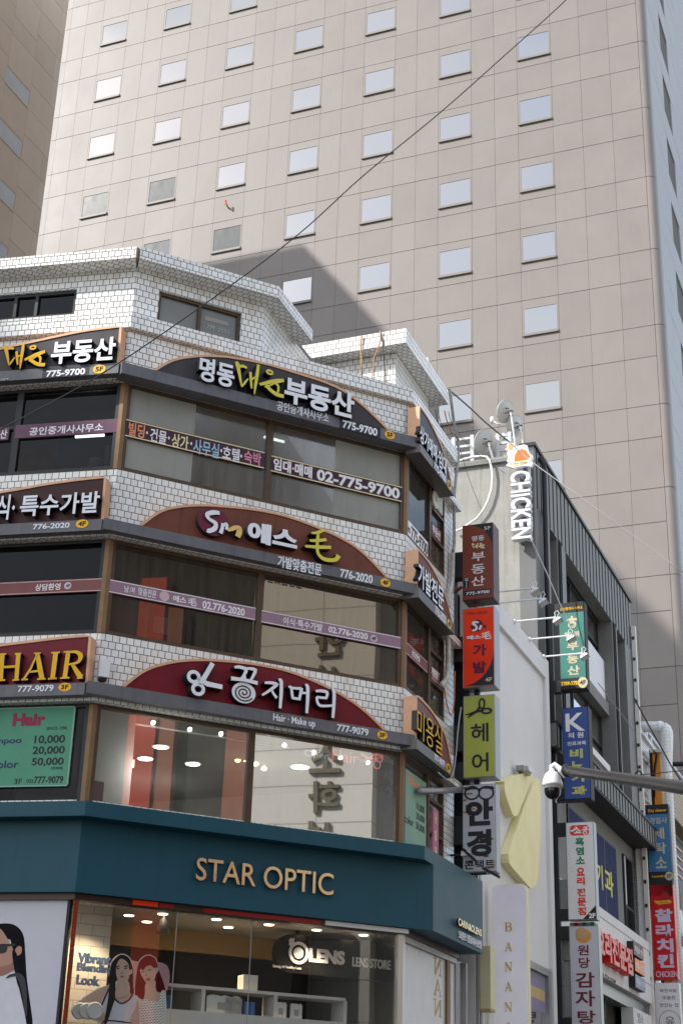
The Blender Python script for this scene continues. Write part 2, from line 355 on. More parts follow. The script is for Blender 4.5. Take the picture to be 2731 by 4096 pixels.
def stroke(mb, F, pts, w, o0, o1, m, side=None, smooth=0, closed=False):
    """one brush stroke: pts in (u, z), width w in metres (number or list)"""
    pts = list(pts); ws = list(w) if isinstance(w, (list, tuple)) else [w] * len(pts)
    if smooth:
        P = []; Wd = []
        for i in range(len(pts) - 1):
            p0 = pts[max(0, i - 1)]; p1 = pts[i]; p2 = pts[i + 1]; p3 = pts[min(len(pts) - 1, i + 2)]
            for k in range(smooth):
                t = k / smooth
                P.append(tuple(.5 * ((2 * p1[j]) + (-p0[j] + p2[j]) * t + (2 * p0[j] - 5 * p1[j] + 4 * p2[j] - p3[j]) * t * t + (-p0[j] + 3 * p1[j] - 3 * p2[j] + p3[j]) * t ** 3) for j in (0, 1)))
                Wd.append(ws[i] * (1 - t) + ws[i + 1] * t)
        P.append(pts[-1]); Wd.append(ws[-1]); pts, ws = P, Wd
    _stag[0] = (_stag[0] + 1) % 6; e = o1 + _stag[0] * .0012
    Lp, Rp = ribbon(pts, ws); n = len(pts)
    vs = [F.P(*q, e) for q in Lp] + [F.P(*q, e) for q in Rp] + [F.P(*q, o0) for q in Lp] + [F.P(*q, o0) for q in Rp]
    fr = [[i, n + i, n + i + 1, i + 1] for i in range(n - 1)]
    sd = [[i, i + 1, 2 * n + i + 1, 2 * n + i] for i in range(n - 1)] + [[n + i + 1, n + i, 3 * n + i, 3 * n + i + 1] for i in range(n - 1)] + [[0, 2 * n, 3 * n, n], [n - 1, 2 * n - 1, 4 * n - 1, 3 * n - 1]]
    mb.add(vs, fr, m); b = len(mb.v) - len(vs); k = mb.mi(side or m)
    for q in sd: mb.f.append([b + i for i in q]); mb.m.append(k)
def pstroke(mb, F, conv, pts, w, o0, o1, m, side=None, smooth=0, flat=False):
    stroke(mb, F, [F.px(conv(*p), o1) for p in pts], w, o0, o1, m, side, smooth)
def ellipse(c, ru, rz, n=28, a0=0, a1=360): return [(c[0] + ru * math.cos(R(a0 + (a1 - a0) * k / n)), c[1] + rz * math.sin(R(a0 + (a1 - a0) * k / n))) for k in range(n)]
def ring(mb, F, c, ru, rz, w, o0, o1, m, side=None, n=24):
    stroke(mb, F, [(c[0] + ru * math.cos(2 * math.pi * k / n), c[1] + rz * math.sin(2 * math.pi * k / n)) for k in range(n + 1)], w, o0, o1, m, side)
def pxp(F, conv, pts, o): return [F.px(conv(*p), o) for p in pts]
def smooth_loop(q, k=4):
    n = len(q); out = []
    for i in range(n):
        p0, p1, p2, p3 = q[i - 1], q[i], q[(i + 1) % n], q[(i + 2) % n]
        for j in range(k):
            t = j / k; out.append(tuple(.5 * (2 * p1[c] + (-p0[c] + p2[c]) * t + (2 * p0[c] - 5 * p1[c] + 4 * p2[c] - p3[c]) * t * t + (-p0[c] + 3 * p1[c] - 3 * p2[c] + p3[c]) * t ** 3) for c in (0, 1)))
    return out
def line(conv, a, b, t): return conv(a[0] + (b[0] - a[0]) * t, a[1] + (b[1] - a[1]) * t)
def rrect(u0, zz0, u1, zz1, r, n=6):
    out = []
    for cx_, cz_, a in ((u1 - r, zz0 + r, -90), (u1 - r, zz1 - r, 0), (u0 + r, zz1 - r, 90), (u0 + r, zz0 + r, 180)):
        out += [(cx_ + r * math.cos(R(a + 90 * k / n)), cz_ + r * math.sin(R(a + 90 * k / n))) for k in range(n + 1)]
    return out

# ------------------------------------------------------------------ street grid (the lane runs at 68 degrees, the tower stands square to it)
k27 = 24.7
E1 = (k27 * math.sin(R(-9.27)), k27 * math.cos(R(-9.27)))
FC = Face(E1, 26.1)                      # chamfered centre face of the corner building
FL = Face(E1, -12.0)                     # its left face (u negative to the left)
LC = FC.u(S(1626, 1975))
_e2 = FC.P(LC, 0); E2 = (_e2.x, _e2.y)
FR = Face(E2, 68.0)                      # its right face along the lane
LR = 3.05

gm = mat('street_asphalt', (.055, .055, .055), .9, 0, .2, .3)
g = MB(); g.add([(-900, -900, 0), (900, -900, 0), (900, 900, 0), (-900, 900, 0)], [[0, 1, 2, 3]], mat('far_ground', (.12, .12, .11), .95, 0, .2, .05)); structure(g, 'ground')
rd = MB(); rp_ = [FR.P(-60, 0, 2.2), FR.P(90, 0, 2.2), FR.P(90, 0, 14), FR.P(-60, 0, 14)]
rd.add([(p.x, p.y, .004) for p in rp_], [[0, 1, 2, 3]], gm); structure(rd, 'road')
pv = MB(); pv.box(FR, -40, 80, 0, .13, -.3, 2.2, mat('paving', (.25, .24, .23), .9, 0, .15, 2)); structure(pv, 'pavement')
pv = MB(); pv.box(FR, -40, 80, 0, .13, 14, 16, MATS['paving']); structure(pv, 'pavement')

# ------------------------------------------------------------------ big beige tower behind
K = 4.3
FT = Face((0, 16.167 * K), -22.13)
ZB = lambda k: 1.65 + (13.8447 - k) * K          # lower joint of the window band of storey k
ZT = lambda k: ZB(k) + .60367 * K
t0 = FT.P(3.79 * K, 0)
tower = thing('office_tower', 'huge beige panelled tower with a grid of small square windows behind the shops', 'building', (t0.x, t0.y, 0))
cols = [-4.583]
us = [-4.583, -4.309]
for i in range(7):
    b = -4.029 + 1.036 * i; us += [b, b + .437]
    if i < 6: us += [b + .737]
us += [2.987, 3.351, 3.711]
UL, UR_ = -4.66, 3.78
K0, K1 = -5, 14
wall = MB(); core = MB()
core.box(FT, UL * K, 3.70 * K, 0, ZT(K0), -18, -.09, JOINTV)
lend = MB(); lend.box(FT, UL * K - .06, UL * K - .002, 0, ZT(K0), -18, -.02, PANEL); lend.build('end_wall', tower)
panels = [(UL, us[0])] + [(us[i], us[i + 1]) for i in range(len(us) - 1)]
iswin = set(round(-4.029 + 1.036 * i, 3) for i in range(7))
GV, GH = .006, .014
def panel(mb, F, u0, u1, zz0, zz1, m, th=.085, hole=None):
    t = [random.uniform(-.004, .004) for _ in range(2)]
    if hole:
        a, b, c, d = hole
        mb.box(F, u0 + GV, a, zz0 + GH, zz1 - GH, -th, 0, m); mb.box(F, b, u1 - GV, zz0 + GH, zz1 - GH, -th, 0, m)
        mb.box(F, a, b, zz0 + GH, c, -th, 0, m); mb.box(F, a, b, d, zz1 - GH, -th, 0, m)
    else:
        q = [F.P(u0 + GV, zz0 + GH, 0 + t[0]), F.P(u1 - GV, zz0 + GH, 0), F.P(u1 - GV, zz1 - GH, t[1]), F.P(u0 + GV, zz1 - GH, 0)]
        bq = [F.P(u0 + GV, zz0 + GH, -th), F.P(u1 - GV, zz0 + GH, -th), F.P(u1 - GV, zz1 - GH, -th), F.P(u0 + GV, zz1 - GH, -th)]
        mb.add(q + bq, [[0, 1, 2], [0, 2, 3], [0, 4, 5, 1], [1, 5, 6, 2], [2, 6, 7, 3], [3, 7, 4, 0]], m)
wins = []
for k in range(K0, K1):
    for (a, b) in panels:
        w = round(a, 3) in iswin
        zt, zb, zn = ZT(k), ZB(k), ZT(k + 1)
        if w:
            h = zt - zb; hole = (a * K + .075, b * K - .06, zb + .20 * h, zt - .17 * h); wins.append((k, hole))
            panel(wall, FT, a * K, b * K, zb, zt, PANEL, hole=hole)
        else: panel(wall, FT, a * K, b * K, zb, zt, PANEL)
        panel(wall, FT, a * K, b * K, zn, zb, PANEL)
# rounded right corner: one curved strip per storey band
FTS = Face((FT.P(3.81 * K, 0, 0).x, FT.P(3.81 * K, 0, 0).y), 67.87)    # right side face
def corner(zz0, zz1):
    r = .3; c = FT.P(3.711 * K + .01, 0, 0) ; pts = []
    cc = FT.P(3.81 * K - r, 0, -r)
    pl = [FT.P(3.711 * K + .012, 0, 0)] + [cc + FT.N * (r * math.cos(R(a))) + FT.U * (r * math.sin(R(a))) for a in range(0, 91, 15)] + [FTS.P(.75, 0, 0)]
    n = len(pl)
    wall.add([(p.x, p.y, zz0) for p in pl] + [(p.x, p.y, zz1) for p in pl], [[i, i + 1, n + i + 1, n + i] for i in range(n - 1)], PANEL)
for k in range(K0, K1): corner(ZB(k) + GH - K + .6 * 0, ZB(k) - GH) if False else corner(ZB(k + 1) + GH, ZB(k) - GH)
# right side face: cladding rows with one column of dark recessed windows
core.box(FTS, .3, 22, 0, ZT(K0), -3, -.07, JOINTV)
su0, su1 = FTS.u(T6(1340, 95)), FTS.u(T6(1433, 600))
spans = [(.76, (su0 + .76) / 2), ((su0 + .76) / 2, su0), (su0, su1)] + [(su1 + i * 1.9, su1 + (i + 1) * 1.9) for i in range(8)]
PANELS = mat('shaded_side_panel', (.36, .37, .385), .5, 0, .04, .4)  # same cladding as the front, bluish shade put into its colour
zwt, zwb = FTS.z(T6(1337, 92)), FTS.z(T6(1357, 410)); dz = round((zwt - ZT(1)) / K) * K
for k in range(K0, K1):
    zt, zb = zwt + (1 - k) * K, zwb + (1 - k) * K
    for i, (a, b) in enumerate(spans):
        if i != 2: panel(wall, FTS, a, b, zb, zt, PANELS)
        panel(wall, FTS, a, b, zt - K, zb, PANELS)
wall.build('cladding_panels', tower); core.build('frame_core', tower)
# one window (frame + pane + sill), then copies of it
k0, h0 = wins[0]
def tower_window(h):
    a, b, c, d = h
    fr = MB(); fr.box(FT, a, a + .035, c, d, -.088, .004, PANEL); fr.box(FT, b - .035, b, c, d, -.088, .004, PANEL); fr.box(FT, a + .035, b - .035, d - .05, d, -.088, .004, PANEL)
    fr.box(FT, a - .03, b + .02, c + .0, c + .12, -.06, .075, PANEL)
    gl = MB(); gl.sheet(FT, [(a + .03, c + .12), (b - .03, c + .12), (b - .03, d - .045), (a + .03, d - .045)], -.016, GLASST)
    sl = MB(); sl.box(FT, a - .04, b + .03, c - .035, c - .002, -.06, .085, mat('sill_flashing', (.10, .09, .08), .6))
    return fr, gl, sl
fr, gl, sl_ = tower_window(h0)
wproto = fr.build('window', tower); gp = gl.build('pane', None); sp = sl_.build('sill', None)
for q in (gp, sp): q.parent = wproto; q.matrix_parent_inverse = Matrix.Identity(4); 
wproto.matrix_parent_inverse = Matrix.Translation(-Vector(tower['_base']))
wcopies = []
for k, h in wins[1:]:
    delta = FT.P(h[0], h[2]) - FT.P(h0[0], h0[2])
    w = wproto.copy(); COL.objects.link(w); w.parent = tower; w.matrix_parent_inverse = wproto.matrix_parent_inverse.copy(); w.location = delta; wcopies.append(w)
    for ch in (gp, sp):
        c = ch.copy(); COL.objects.link(c); c.parent = w
DARKREFL = mat('dark_reflection_pane', (.085, .095, .098), .25, 0, .08, 1.5)  # dark reflection painted into the colour of four panes
reflection_px = [(378, 820), (647, 762), (909, 955), (630, 985)]
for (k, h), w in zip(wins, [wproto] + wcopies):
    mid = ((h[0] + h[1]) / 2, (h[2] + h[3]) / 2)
    for p in reflection_px:
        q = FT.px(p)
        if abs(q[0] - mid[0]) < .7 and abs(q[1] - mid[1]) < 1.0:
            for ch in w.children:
                if ch.name.startswith('pane'): ch.data = ch.data.copy(); ch.data.materials[0] = DARKREFL
for k in range(K0, K1):
    zt, zb = zwt + (1 - k) * K, zwb + (1 - k) * K
    wb = MB(); wb.box(FTS, su0, su0 + .07, zb, zt, -.8, -.005, PANELS); wb.box(FTS, su1 - .07, su1, zb, zt, -.8, -.005, PANELS); wb.box(FTS, su0, su1, zt - .06, zt, -.8, -.01, PANELS); wb.box(FTS, su0, su1, zb, zb + .05, -.8, -.01, PANELS)
    o = wb.build('window_reveal', tower)
    pb = MB(); pb.sheet(FTS, [(su0 + .07, zb + .05), (su1 - .07, zb + .05), (su1 - .07, zt - .06), (su0 + .07, zt - .06)], -.7, mat('tower_dark_glass', (.02, .023, .026), .08, 0, 0)); p = pb.build('pane'); p.parent = o
    p.matrix_parent_inverse = Matrix.Identity(4)
# small red and yellow marker on the tower wall
mk = FT.px((914, 830)); mk2 = FT.px((915.5, 815.5))
t = thing('wall_marker', 'tiny red and yellow marker sticking out of the beige tower wall', 'marker', FT.P(mk[0], mk[1]))
b = MB(); b.tube([FT.P(mk[0], mk[1] - .02, 0), FT.P(mk[0] + .01, mk[1], .30)], .05, mat('marker_yellow', (.7, .42, .02), .5)); b.build('bracket', t)
b = MB(); b.tube([FT.P(mk[0] - .01, mk[1] + .02, .30), FT.P(mk[0] - .05, mk[1] + .28, .32)], .055, mat('marker_red', (.6, .06, .02), .5)); b.build('cap', t)

# ------------------------------------------------------------------ shaded wing tower on the left
we = at_d(T1(399, 38), 97.0); FW = Face((we.x, we.y), 67.87)
zt_ = FW.z(T1(399, 38))
wing = thing('tower_block', 'taupe tower in full shade with slanting panel joints, at the left edge', 'building', (we.x, we.y, 0))
KW = 3.75; zj = [FW.z(T1(285, 510)), FW.z(T1(255, 715))]
wr0 = FW.z(T1(255, 715)); wr1 = FW.z(T1(285, 510)); per = FW.z(T1(310, 290)) - wr0
ww = MB(); wc = MB(); wc.box(FW, -14, 12, 0, zt_ + 22, -16, -.09, JOINT)
ucs = [9.0, 6.0, 3.0, 0.0]
for p in (T1(255, 715), T1(55, 780)): ucs.append(FW.u(p))
pw = ucs[4] - ucs[5]
for i in range(4): ucs.append(ucs[-1] - pw * (.62 if i % 3 == 0 else 1))
zt_ += 21
wu1 = FW.u((94, 567)); wu0 = wu1 - 3.0; wzt = FW.z((94, 565)); wzb = FW.z((90, 645))
ucs = [u for u in ucs if u > wu1 + .4] + [wu1, wu0, wu0 - pw, wu0 - 2 * pw, wu0 - 3 * pw, wu0 - 4 * pw]
wi = ucs.index(wu1); wlist = []
for j in range(-6, 18):
    z0_, z1_, z2_ = wr0 - j * per, wr0 - j * per + (wr1 - wr0), wr0 - (j - 1) * per
    for i in range(len(ucs) - 1):
        a, b = ucs[i + 1], ucs[i]
        if i == wi: continue
        for q0, q1 in ((z0_, z1_), (z1_, z2_)):
            if q0 < zt_ - .1: panel(ww, FW, a, b, q0, min(q1, zt_), PANELW)
    panel(ww, FW, wu0, wu1, wzt - (j + 1) * per, wzb - j * per, PANELW)
    if j >= -1: wlist.append((wu0, wu1, wzb - j * per, wzt - j * per))
    else: panel(ww, FW, wu0, wu1, wzb - j * per, wzt - j * per, PANELW)
ww.build('cladding_panels', wing); wc.build('frame_core', wing)
for (a, b, c, d) in wlist:
    f = MB(); f.box(FW, a + .02, b - .02, c, c + .12, -.3, .03, PANELW); f.box(FW, a + .02, b - .02, d - .1, d, -.3, 0, PANELW); f.box(FW, (a + b) / 2 - .03, (a + b) / 2 + .03, c + .12, d - .1, -.12, -.04, PANELW); o = f.build('window', wing)
    p = MB(); p.sheet(FW, [(a, c + .12), (b, c + .12), (b, d - .1), (a, d - .1)], -.02, mat('wing_pane', (.42, .41, .39), .3, 0, .15, .6)); q = p.build('pane'); q.parent = o; q.matrix_parent_inverse = Matrix.Identity(4)  # pale reflection painted as the pane's flat colour

# ------------------------------------------------------------------ the tall block beyond the left frame edge that shades the corner, seen mirrored in the tower's windows
def shade_tower():
    TT1 = FT.px((400 + 1415 * 900 / 1568, 950 + 50 * 900 / 1568)); P = FT.P(*TT1)
    C = P + SUN * 47
    e = Vector((.590, .807, 0)); n = Vector((-e.y, e.x, 0))
    Uv = FT.U
    pts = [C, C - e * 95, C - e * 95 - Uv * 30, C - Uv * 30]
    t = thing('high_rise', 'grey high-rise block beyond the left edge, mirrored in the tower windows', 'building', (C.x, C.y, 0))
    b = MB(); b.plan([(p.x, p.y) for p in pts], 0, C.z, mat('pale_tower_wall', (.42, .42, .42), .8, 0, .1, .3)); b.build('wall', t)
shade_tower()

# ------------------------------------------------------------------ buildings across the lane (seen only mirrored in the glass)
FO_ = Face((FR.P(0, 0, 16).x, FR.P(0, 0, 16).y), 68.0 + 180)    # outward normal faces the corner building; u runs the other way
def oppo(name, label, s0, s1, zt, m, sb=0):
    t = thing(name, label, 'building', FO_.P(-(s0 + s1) / 2, 0)); b = MB(); b.box(FO_, -s1, -s0, 0, zt, -12, -sb, m); b.build('wall', t); return t
BEIGEO = tilemat('beige_slab', 2.4, 1.1, .02, (.74, .72, .66), (.70, .68, .62), (.4, .38, .35), offset=0, rough=.6, bump=.3, dirt=.15)
t = oppo('office_block', 'pale beige office block with big vertical letters, mirrored in the salon glass', -8.5, -4.6, 20.5, BEIGEO)
b = MB()
for ch, zc in (('안', 16.5), ('사', 15.3), ('스', 14.1), ('소', 12.9), ('화', 11.75), ('성', 10.6)):
    put_text(b, FO_, ch, (5.55, zc - .45, 6.45, zc + .45), 0, .12, mat('bronze_letter', (.16, .14, .09), .4, .5), .02)
b.build('lettering', t)
t = oppo('brown_block', 'dark brown block beside the beige one, mirrored in the shop glass', -26, -8.5, 25, INTDARK, .4)
b = MB(); b.box(FO_, 8.5, 9.2, 0, 15.5, -.4, -.1, mat('brick_brown', (.28, .11, .07), .8)); b.build('pilaster', t)
b = MB(); b.prism(FO_, [(10.85, 3), (11.7, 3), (11.7, 9.5), (12.35, 9.6), (12.35, 19), (11.45, 19), (11.45, 9.7), (10.85, 9.5)], -.3, .05, mat('brick_red_banner', (.42, .045, .015), .6, 0, .2, 1)); tag(b.build('red_banner'), 'scarlet vertical banner sign across the lane, mirrored in the shop glass', 'sign')
b = MB(); b.box(FO_, 10.85, 11.43, 3, 18, -.35, -.05, mat('dark_rust', (.25, .09, .05), .7)); b.build('pier', t)
b = MB(); b.box(FO_, 6.35, 8.6, 0, 9.2, .05, 1.6, INTDARK); tag(b.build('reflection_blocker'), 'unseen dark porch across the lane, mirrored in the shop glass', 'blocker')  # unseen dark block added to darken reflections in the shop glass
t = oppo('grey_block', 'pale grey block further up the lane, mirrored in the corner glass', -4.6, 45, 19.0, mat('pale_concrete', (.52, .51, .49), .85, 0, .1, 1), .6)

# ------------------------------------------------------------------ the white tiled corner building
zS5, zT5 = FC.z(A(735, 1450)), FC.z(A(785, 910))
zS4, zT4 = FC.z(C(640, 990)), FC.z(C(690, 400))
zS3, zT3 = FC.z(G5(530, 622)), FC.z(C(585, 1430))
LL = -9.0
bld = thing('corner_building', 'white tiled six storey corner building with chamfered front and rows of sign boards', 'building', (E1[0], E1[1], 0))
def offs(a, b_, pa, pb):
    """corner of faces a and b_ offset outward by pa and pb (a runs up to the corner, b_ starts at it)"""
    P = Vector((E1[0], E1[1], 0)) if b_ is FC else Vector((E2[0], E2[1], 0))
    M = Matrix(((a.N.x, a.N.y), (b_.N.x, b_.N.y))).inverted(); d = M @ Vector((pa, pb)); return Vector((P.x + d.x, P.y + d.y, 0))
def outline(pl, pc, pr, endR=LR, endL=LL):
    return [FL.P(endL, 0, pl), offs(FL, FC, pl, pc), offs(FC, FR, pc, pr), FR.P(endR, 0, pr)]
def band(mb, z0_, z1_, oin, oout, m, endR=LR):
    """hollow band following the three faces between offsets oin and oout (tuples of l, c, r)"""
    o = outline(*oout, endR=endR); i = outline(*oin, endR=endR)
    for k in range(3): mb.plan([o[k], o[k + 1], i[k + 1], i[k]], z0_, z1_, m)
tw = MB()
zp1 = FC.z(A(830, 472), .12); zp0 = FC.z(A(825, 560), .12)
z65 = zp0
TH = (-.25, -.25, -.25)
for za, zb_ in ((zT3, zS4), (zT4, zS5), (zT5, zp0)):
    band(tw, za, zb_, TH, (0, 0, 0), TILE)
band(tw, zS3 - 1.6, zS3, TH, (-.02, -.02, -.02), TILE)
# pier at the lane end of the right face
pw0 = FR.u(V3(548, 1300))
tw.box(FR, pw0, LR, zS3 - .3, zp0, -.4, -.001, TILE)
tw.build('tile_wall', bld)
# overhanging strip under every sign row (tiled soffit)
sf = MB()
for zz in (zT3, zT4, zT5): band(sf, zz - .001, zz + .13, (-.02, -.02, -.02), (.17, .17, .17), TILE)
sf.build('tile_soffit', bld)
pr = MB(); band(pr, zp0, zp1, (-.2, -.2, -.2), (.12, .12, .12), TILE, endR=LR + .02); pr.build('parapet', bld)
# body: floors, back walls
body = MB()
bk = [FL.P(LL, 0, -.3), offs(FL, FC, -.3, -.3), offs(FC, FR, -.3, -.3), FR.P(LR - .02, 0, -.3), FR.P(LR - .02, 0, -9), FL.P(LL, 0, -12)]
for zz in (5.75, zT3 + .1, zT4 + .1, zT5 + .15): body.plan(bk, zz, zz + .25, INTGREY)
body.build('floor_slab', bld)
bw = MB()
bw.box(FR, LR - .22, LR - .02, 0, zp0, -9, -.41, CONC)
bw.plan([FR.P(LR - .02, 0, -9), FL.P(LL, 0, -12), FL.P(LL, 0, -12.3), FR.P(LR - .02, 0, -9.3)], 0, zp0, CONC)
bw.plan([FL.P(LL, 0, -.3), FL.P(LL - .3, 0, -.3), FL.P(LL - .3, 0, -12.3), FL.P(LL, 0, -12.3)], 0, zp0, CONC)
bw.build('back_wall', bld)
iw = MB()
for (za, zb_, m_, dd) in ((6.0, zT3 + .1, INTGREY, -7.5), (zT3 + .35, zT4 + .1, INTDARK, -4), (zT4 + .35, zT5 + .15, INTGREY, -2.6)):
    iw.box(FC, -2.5, LC - .2, za, zb_, dd - .1, dd, m_)
iw.box(FL, LL, -.5, zT3 + .35, zT4 + .1, -2.2, -2.1, INTDARK); iw.box(FL, LL, -.5, zT4 + .35, zT5 + .15, -3.2, -3.1, INTDARK); iw.box(FL, LL, -2.6, 6.0, zT3 + .1, -3.2, -3.1, INTDARK)
iw.box(FC, .05, .95, 6.0, zT3 + .1, -.75, -.6, INTLIGHT)
iw.build('inner_wall', bld)

# windows: frame > pane (+ film, banners) ------------------------------------------------
def window(F, u0, u1, z0_, z1_, glass, name='window', mull=(), fm=BRONZE, w=.06, o=0.0, dep=.1, trans=(), label=None, sub=None):
    f = MB()
    f.box(F, u0, u1, z0_, z0_ + w, o - dep, o, fm); f.box(F, u0, u1, z1_ - w, z1_, o - dep, o, fm)
    f.box(F, u0, u0 + w, z0_ + w, z1_ - w, o - dep, o, fm); f.box(F, u1 - w, u1, z0_ + w, z1_ - w, o - dep, o, fm)
    for x in mull: f.box(F, x - w / 2, x + w / 2, z0_ + w, z1_ - w, o - dep, o + .004, fm)
    for zt_m in trans: f.box(F, u0 + w, u1 - w, zt_m - w / 2, zt_m + w / 2, o - dep, o + .002, fm)
    fo = f.build(name, bld if F in (FC, FL, FR) else sub, label=label)
    p = MB(); p.sheet(F, [(u0 + w, z0_ + w), (u1 - w, z0_ + w), (u1 - w, z1_ - w), (u0 + w, z1_ - w)], o - dep * .55, glass)
    po = p.build('pane', None); po.parent = fo; po.matrix_parent_inverse = Matrix.Identity(4)
    return fo
def sub(mb, name, par, **kw):
    o = mb.build(name, None, **kw)
    for q in (mb.extra or [o]): q.parent = par; q.matrix_parent_inverse = Matrix.Identity(4)
    return o
PW = .075
m5 = FC.u(B(280, 900)); m4 = FC.u(D(215, 600)); m3 = FC.u(G5(1568, 500))
for zz0, zz1 in ((zS5, zT5), (zS4, zT4), (zS3 - .12, zT3)):
    for (cpt, a, b_) in ((E1, FL, FC), (E2, FC, FR)):
        base = offs(a, b_, .012, .012); q = [base, base - a.U * PW, base - a.U * PW - a.N * .12, base - Vector((base.x - cpt[0], base.y - cpt[1], 0)) * 10 , base + b_.U * PW - b_.N * .12, base + b_.U * PW]
        c_ = offs(a, b_, -.10, -.10); q[3] = c_
        post = MB(); post.plan(q, zz0, zz1, BROWNPOST); post.build('corner_post', bld)
w5a = window(FC, PW, m5, zS5, zT5, GLASS); w5b = window(FC, m5, LC - PW, zS5, zT5, GLASS)
w4a = window(FC, PW, m4, zS4, zT4, GLASSD); w4b = window(FC, m4, LC - PW, zS4, zT4, GLASSD)
w3a = window(FC, PW, m3, zS3 - .12, zT3, GLASS); w3b = window(FC, m3, LC - PW, zS3 - .12, zT3, GLASS)
u5l = FL.u(A(95, 1300))
l5a = window(FL, u5l, -PW, zS5, zT5, GLASSK, fm=DKFRAME); l5b = window(FL, -4.8, u5l, zS5, zT5, GLASSK, fm=DKFRAME, trans=(zS5 + .95,))
l4a = window(FL, -4.6, -PW, zS4, zT4, GLASSK, fm=DKFRAME, mull=(-3.4,))
l3a = window(FL, -4.6, -PW, zS3 - .12, zT3, GLASSK, fm=DKFRAME, mull=(-3.2,))
r1 = FR.u(V3(375, 1200))
rws = []
for (zs, zt, gl_) in ((zS5, zT5, GLASSR), (zS4, zT4, GLASSR), (zS3 - .12, zT3, GLASS)):
    rws.append(window(FR, PW, r1, zs, zt, gl_))
    rws.append(window(FR, r1, pw0, zs, zt, gl_, trans=(zs + (zt - zs) * .36, zs + (zt - zs) * .72)))
# frosted films on the fifth floor panes
FILM = mat('frosted_film', (.27, .27, .245), .5, 0, .10, 1.2, streak=.1); FILMD = glassmat('smoky_film', (.5, .5, .5), .10, rough=.15, dirt=.35)
def film(win, F, u0, u1, z0_, z1_, m, o=-.048, name='film'):
    b = MB(); b.sheet(F, [(u0, z0_), (u1, z0_), (u1, z1_), (u0, z1_)], o, m); return sub(b, name, win)
ufa = FC.u(A(1235, 1100)); ufb = FC.u(B(698, 900))
film(w5a, FC, PW + .06, ufa, zS5 + .06, zT5 - .06, FILM); film(w5b, FC, ufb, LC - PW - .06, zS5 + .06, zT5 - .06, FILM)
film(w5a, FC, ufa, m5 - .06, zS5 + .06, zT5 - .06, FILMD); film(w5b, FC, m5 + .06, ufb, zS5 + .06, zT5 - .06, FILMD)

def banner(win, F, conv, tl, bl, tr, br, m, border=None, bw=.02, o=.006):
    P_ = [F.px(conv(*q) if not callable(q) else q(), o) for q in (bl, br, tr, tl)]
    b = MB(); b.prism(F, P_, -.03, o, m)
    if border:
        z0b, z1b = (P_[0][1] + P_[1][1]) / 2, (P_[2][1] + P_[3][1]) / 2
        for zc in (z0b + bw * .9, z1b - bw * .9): b.box(F, P_[0][0] + .01, P_[1][0] - .01, zc - bw / 2, zc + bw / 2, o, o + .003, border)
    return b
TXO = (.006, .010)
# fifth floor centre strip
def conv_mix(*p): return p
b = MB(); P0 = [FC.px(q, .006) for q in (A(785, 1243), B(245, 985), B(250, 880), A(790, 1128))]
def strip(win, F, pts, m, border, texts, bw=.02, circles=()):
    q = [F.px(p, .006) for p in pts]; u0 = (q[0][0] + q[3][0]) / 2; u1 = (q[1][0] + q[2][0]) / 2; za = (q[0][1] + q[1][1]) / 2; zb_ = (q[2][1] + q[3][1]) / 2
    b = MB(); b.box(F, u0, u1, za, zb_, -.03, .006, m)
    if border:
        for zc in (za + bw, zb_ - bw): b.box(F, u0 + .005, u1 - .005, zc - bw / 2, zc + bw / 2, .005, .009, border)
    o = sub(b, 'banner', win)
    t = MB()
    for (body, ll, ur, mm, bold) in texts: tx(t, F, body, ll, ur, .006, .011, mm, bold)
    for (c, r_, mm) in circles:
        cc = F.px(c, .006); t.prism(F, ellipse(cc, r_, r_), .004, .0085, mm)
    if texts or circles: sub(t, 'lettering', win)
strip(w5a, FC, (A(785, 1243), B(245, 985), B(250, 880), A(790, 1128)), DPURPLE, CREAMP, [
    ('빌딩', A(805, 1238), A(913, 1178), ORANGEP, .02), ('·', A(918, 1232), A(930, 1216), WHITEP, .02), ('건물', A(940, 1275), A(1050, 1217), WHITEP, .015), ('·', A(1055, 1265), A(1067, 1249), WHITEP, .02),
    ('상가', A(1075, 1312), A(1187, 1250), CREAMP, .02), ('·', A(1195, 1300), A(1207, 1284), WHITEP, .02), ('사무실', A(1210, 1350), A(1378, 1297), BLUEP, .015), ('·', A(1383, 1345), A(1395, 1328), WHITEP, .02),
    ('호텔', A(1395, 1388), A(1507, 1330), WHITEP, .015), ('·', B(97, 908), B(109, 892), WHITEP, .02), ('숙박', B(118, 940), B(230, 885), PINKP, .02)])
strip(w5b, FC, (B(285, 1000), B(1106, 1188), B(1113, 1090), B(290, 895)), DPURPLE, CREAMP, [
    ('임대·매매', B(303, 985), B(548, 968), WHITEP, .03), ('02-775-9700', B(575, 1050), B(1095, 1104), WHITEP, .035)])
strip(w4a, FC, (C(675, 735), D(190, 597), D(195, 525), C(683, 645)), MAUVE, WHITEP, [
    ('남.여', C(780, 733), C(848, 705), WHITEP, .01), ('맞춤전문', C(868, 752), C(985, 726), WHITEP, .01), ('에스', C(1085, 792), C(1172, 768), WHITEP, .03), ('毛', C(1180, 815), C(1238, 776), WHITEP, .02), ('02.776-2020', C(1270, 835), C(1537, 838), WHITEP, .025)], .014,
    [(C(1032, 760), .09, mat('pale_pink', (.6, .42, .46), .6))])
strip(w4b, FC, (D(225, 605), D(1103, 783), D(1103, 703), D(232, 532)), MAUVE, WHITEP, [
    ('이식·특수가발', D(365, 622), D(612, 622), WHITEP, .012), ('02.776-2020', D(648, 672), D(895, 680), WHITEP, .025), ('4F', D(920, 722), D(948, 702), BLACK, .03)], .014, [(D(933, 712), .07, mat('pale_lilac', (.6, .5, .58), .6))])
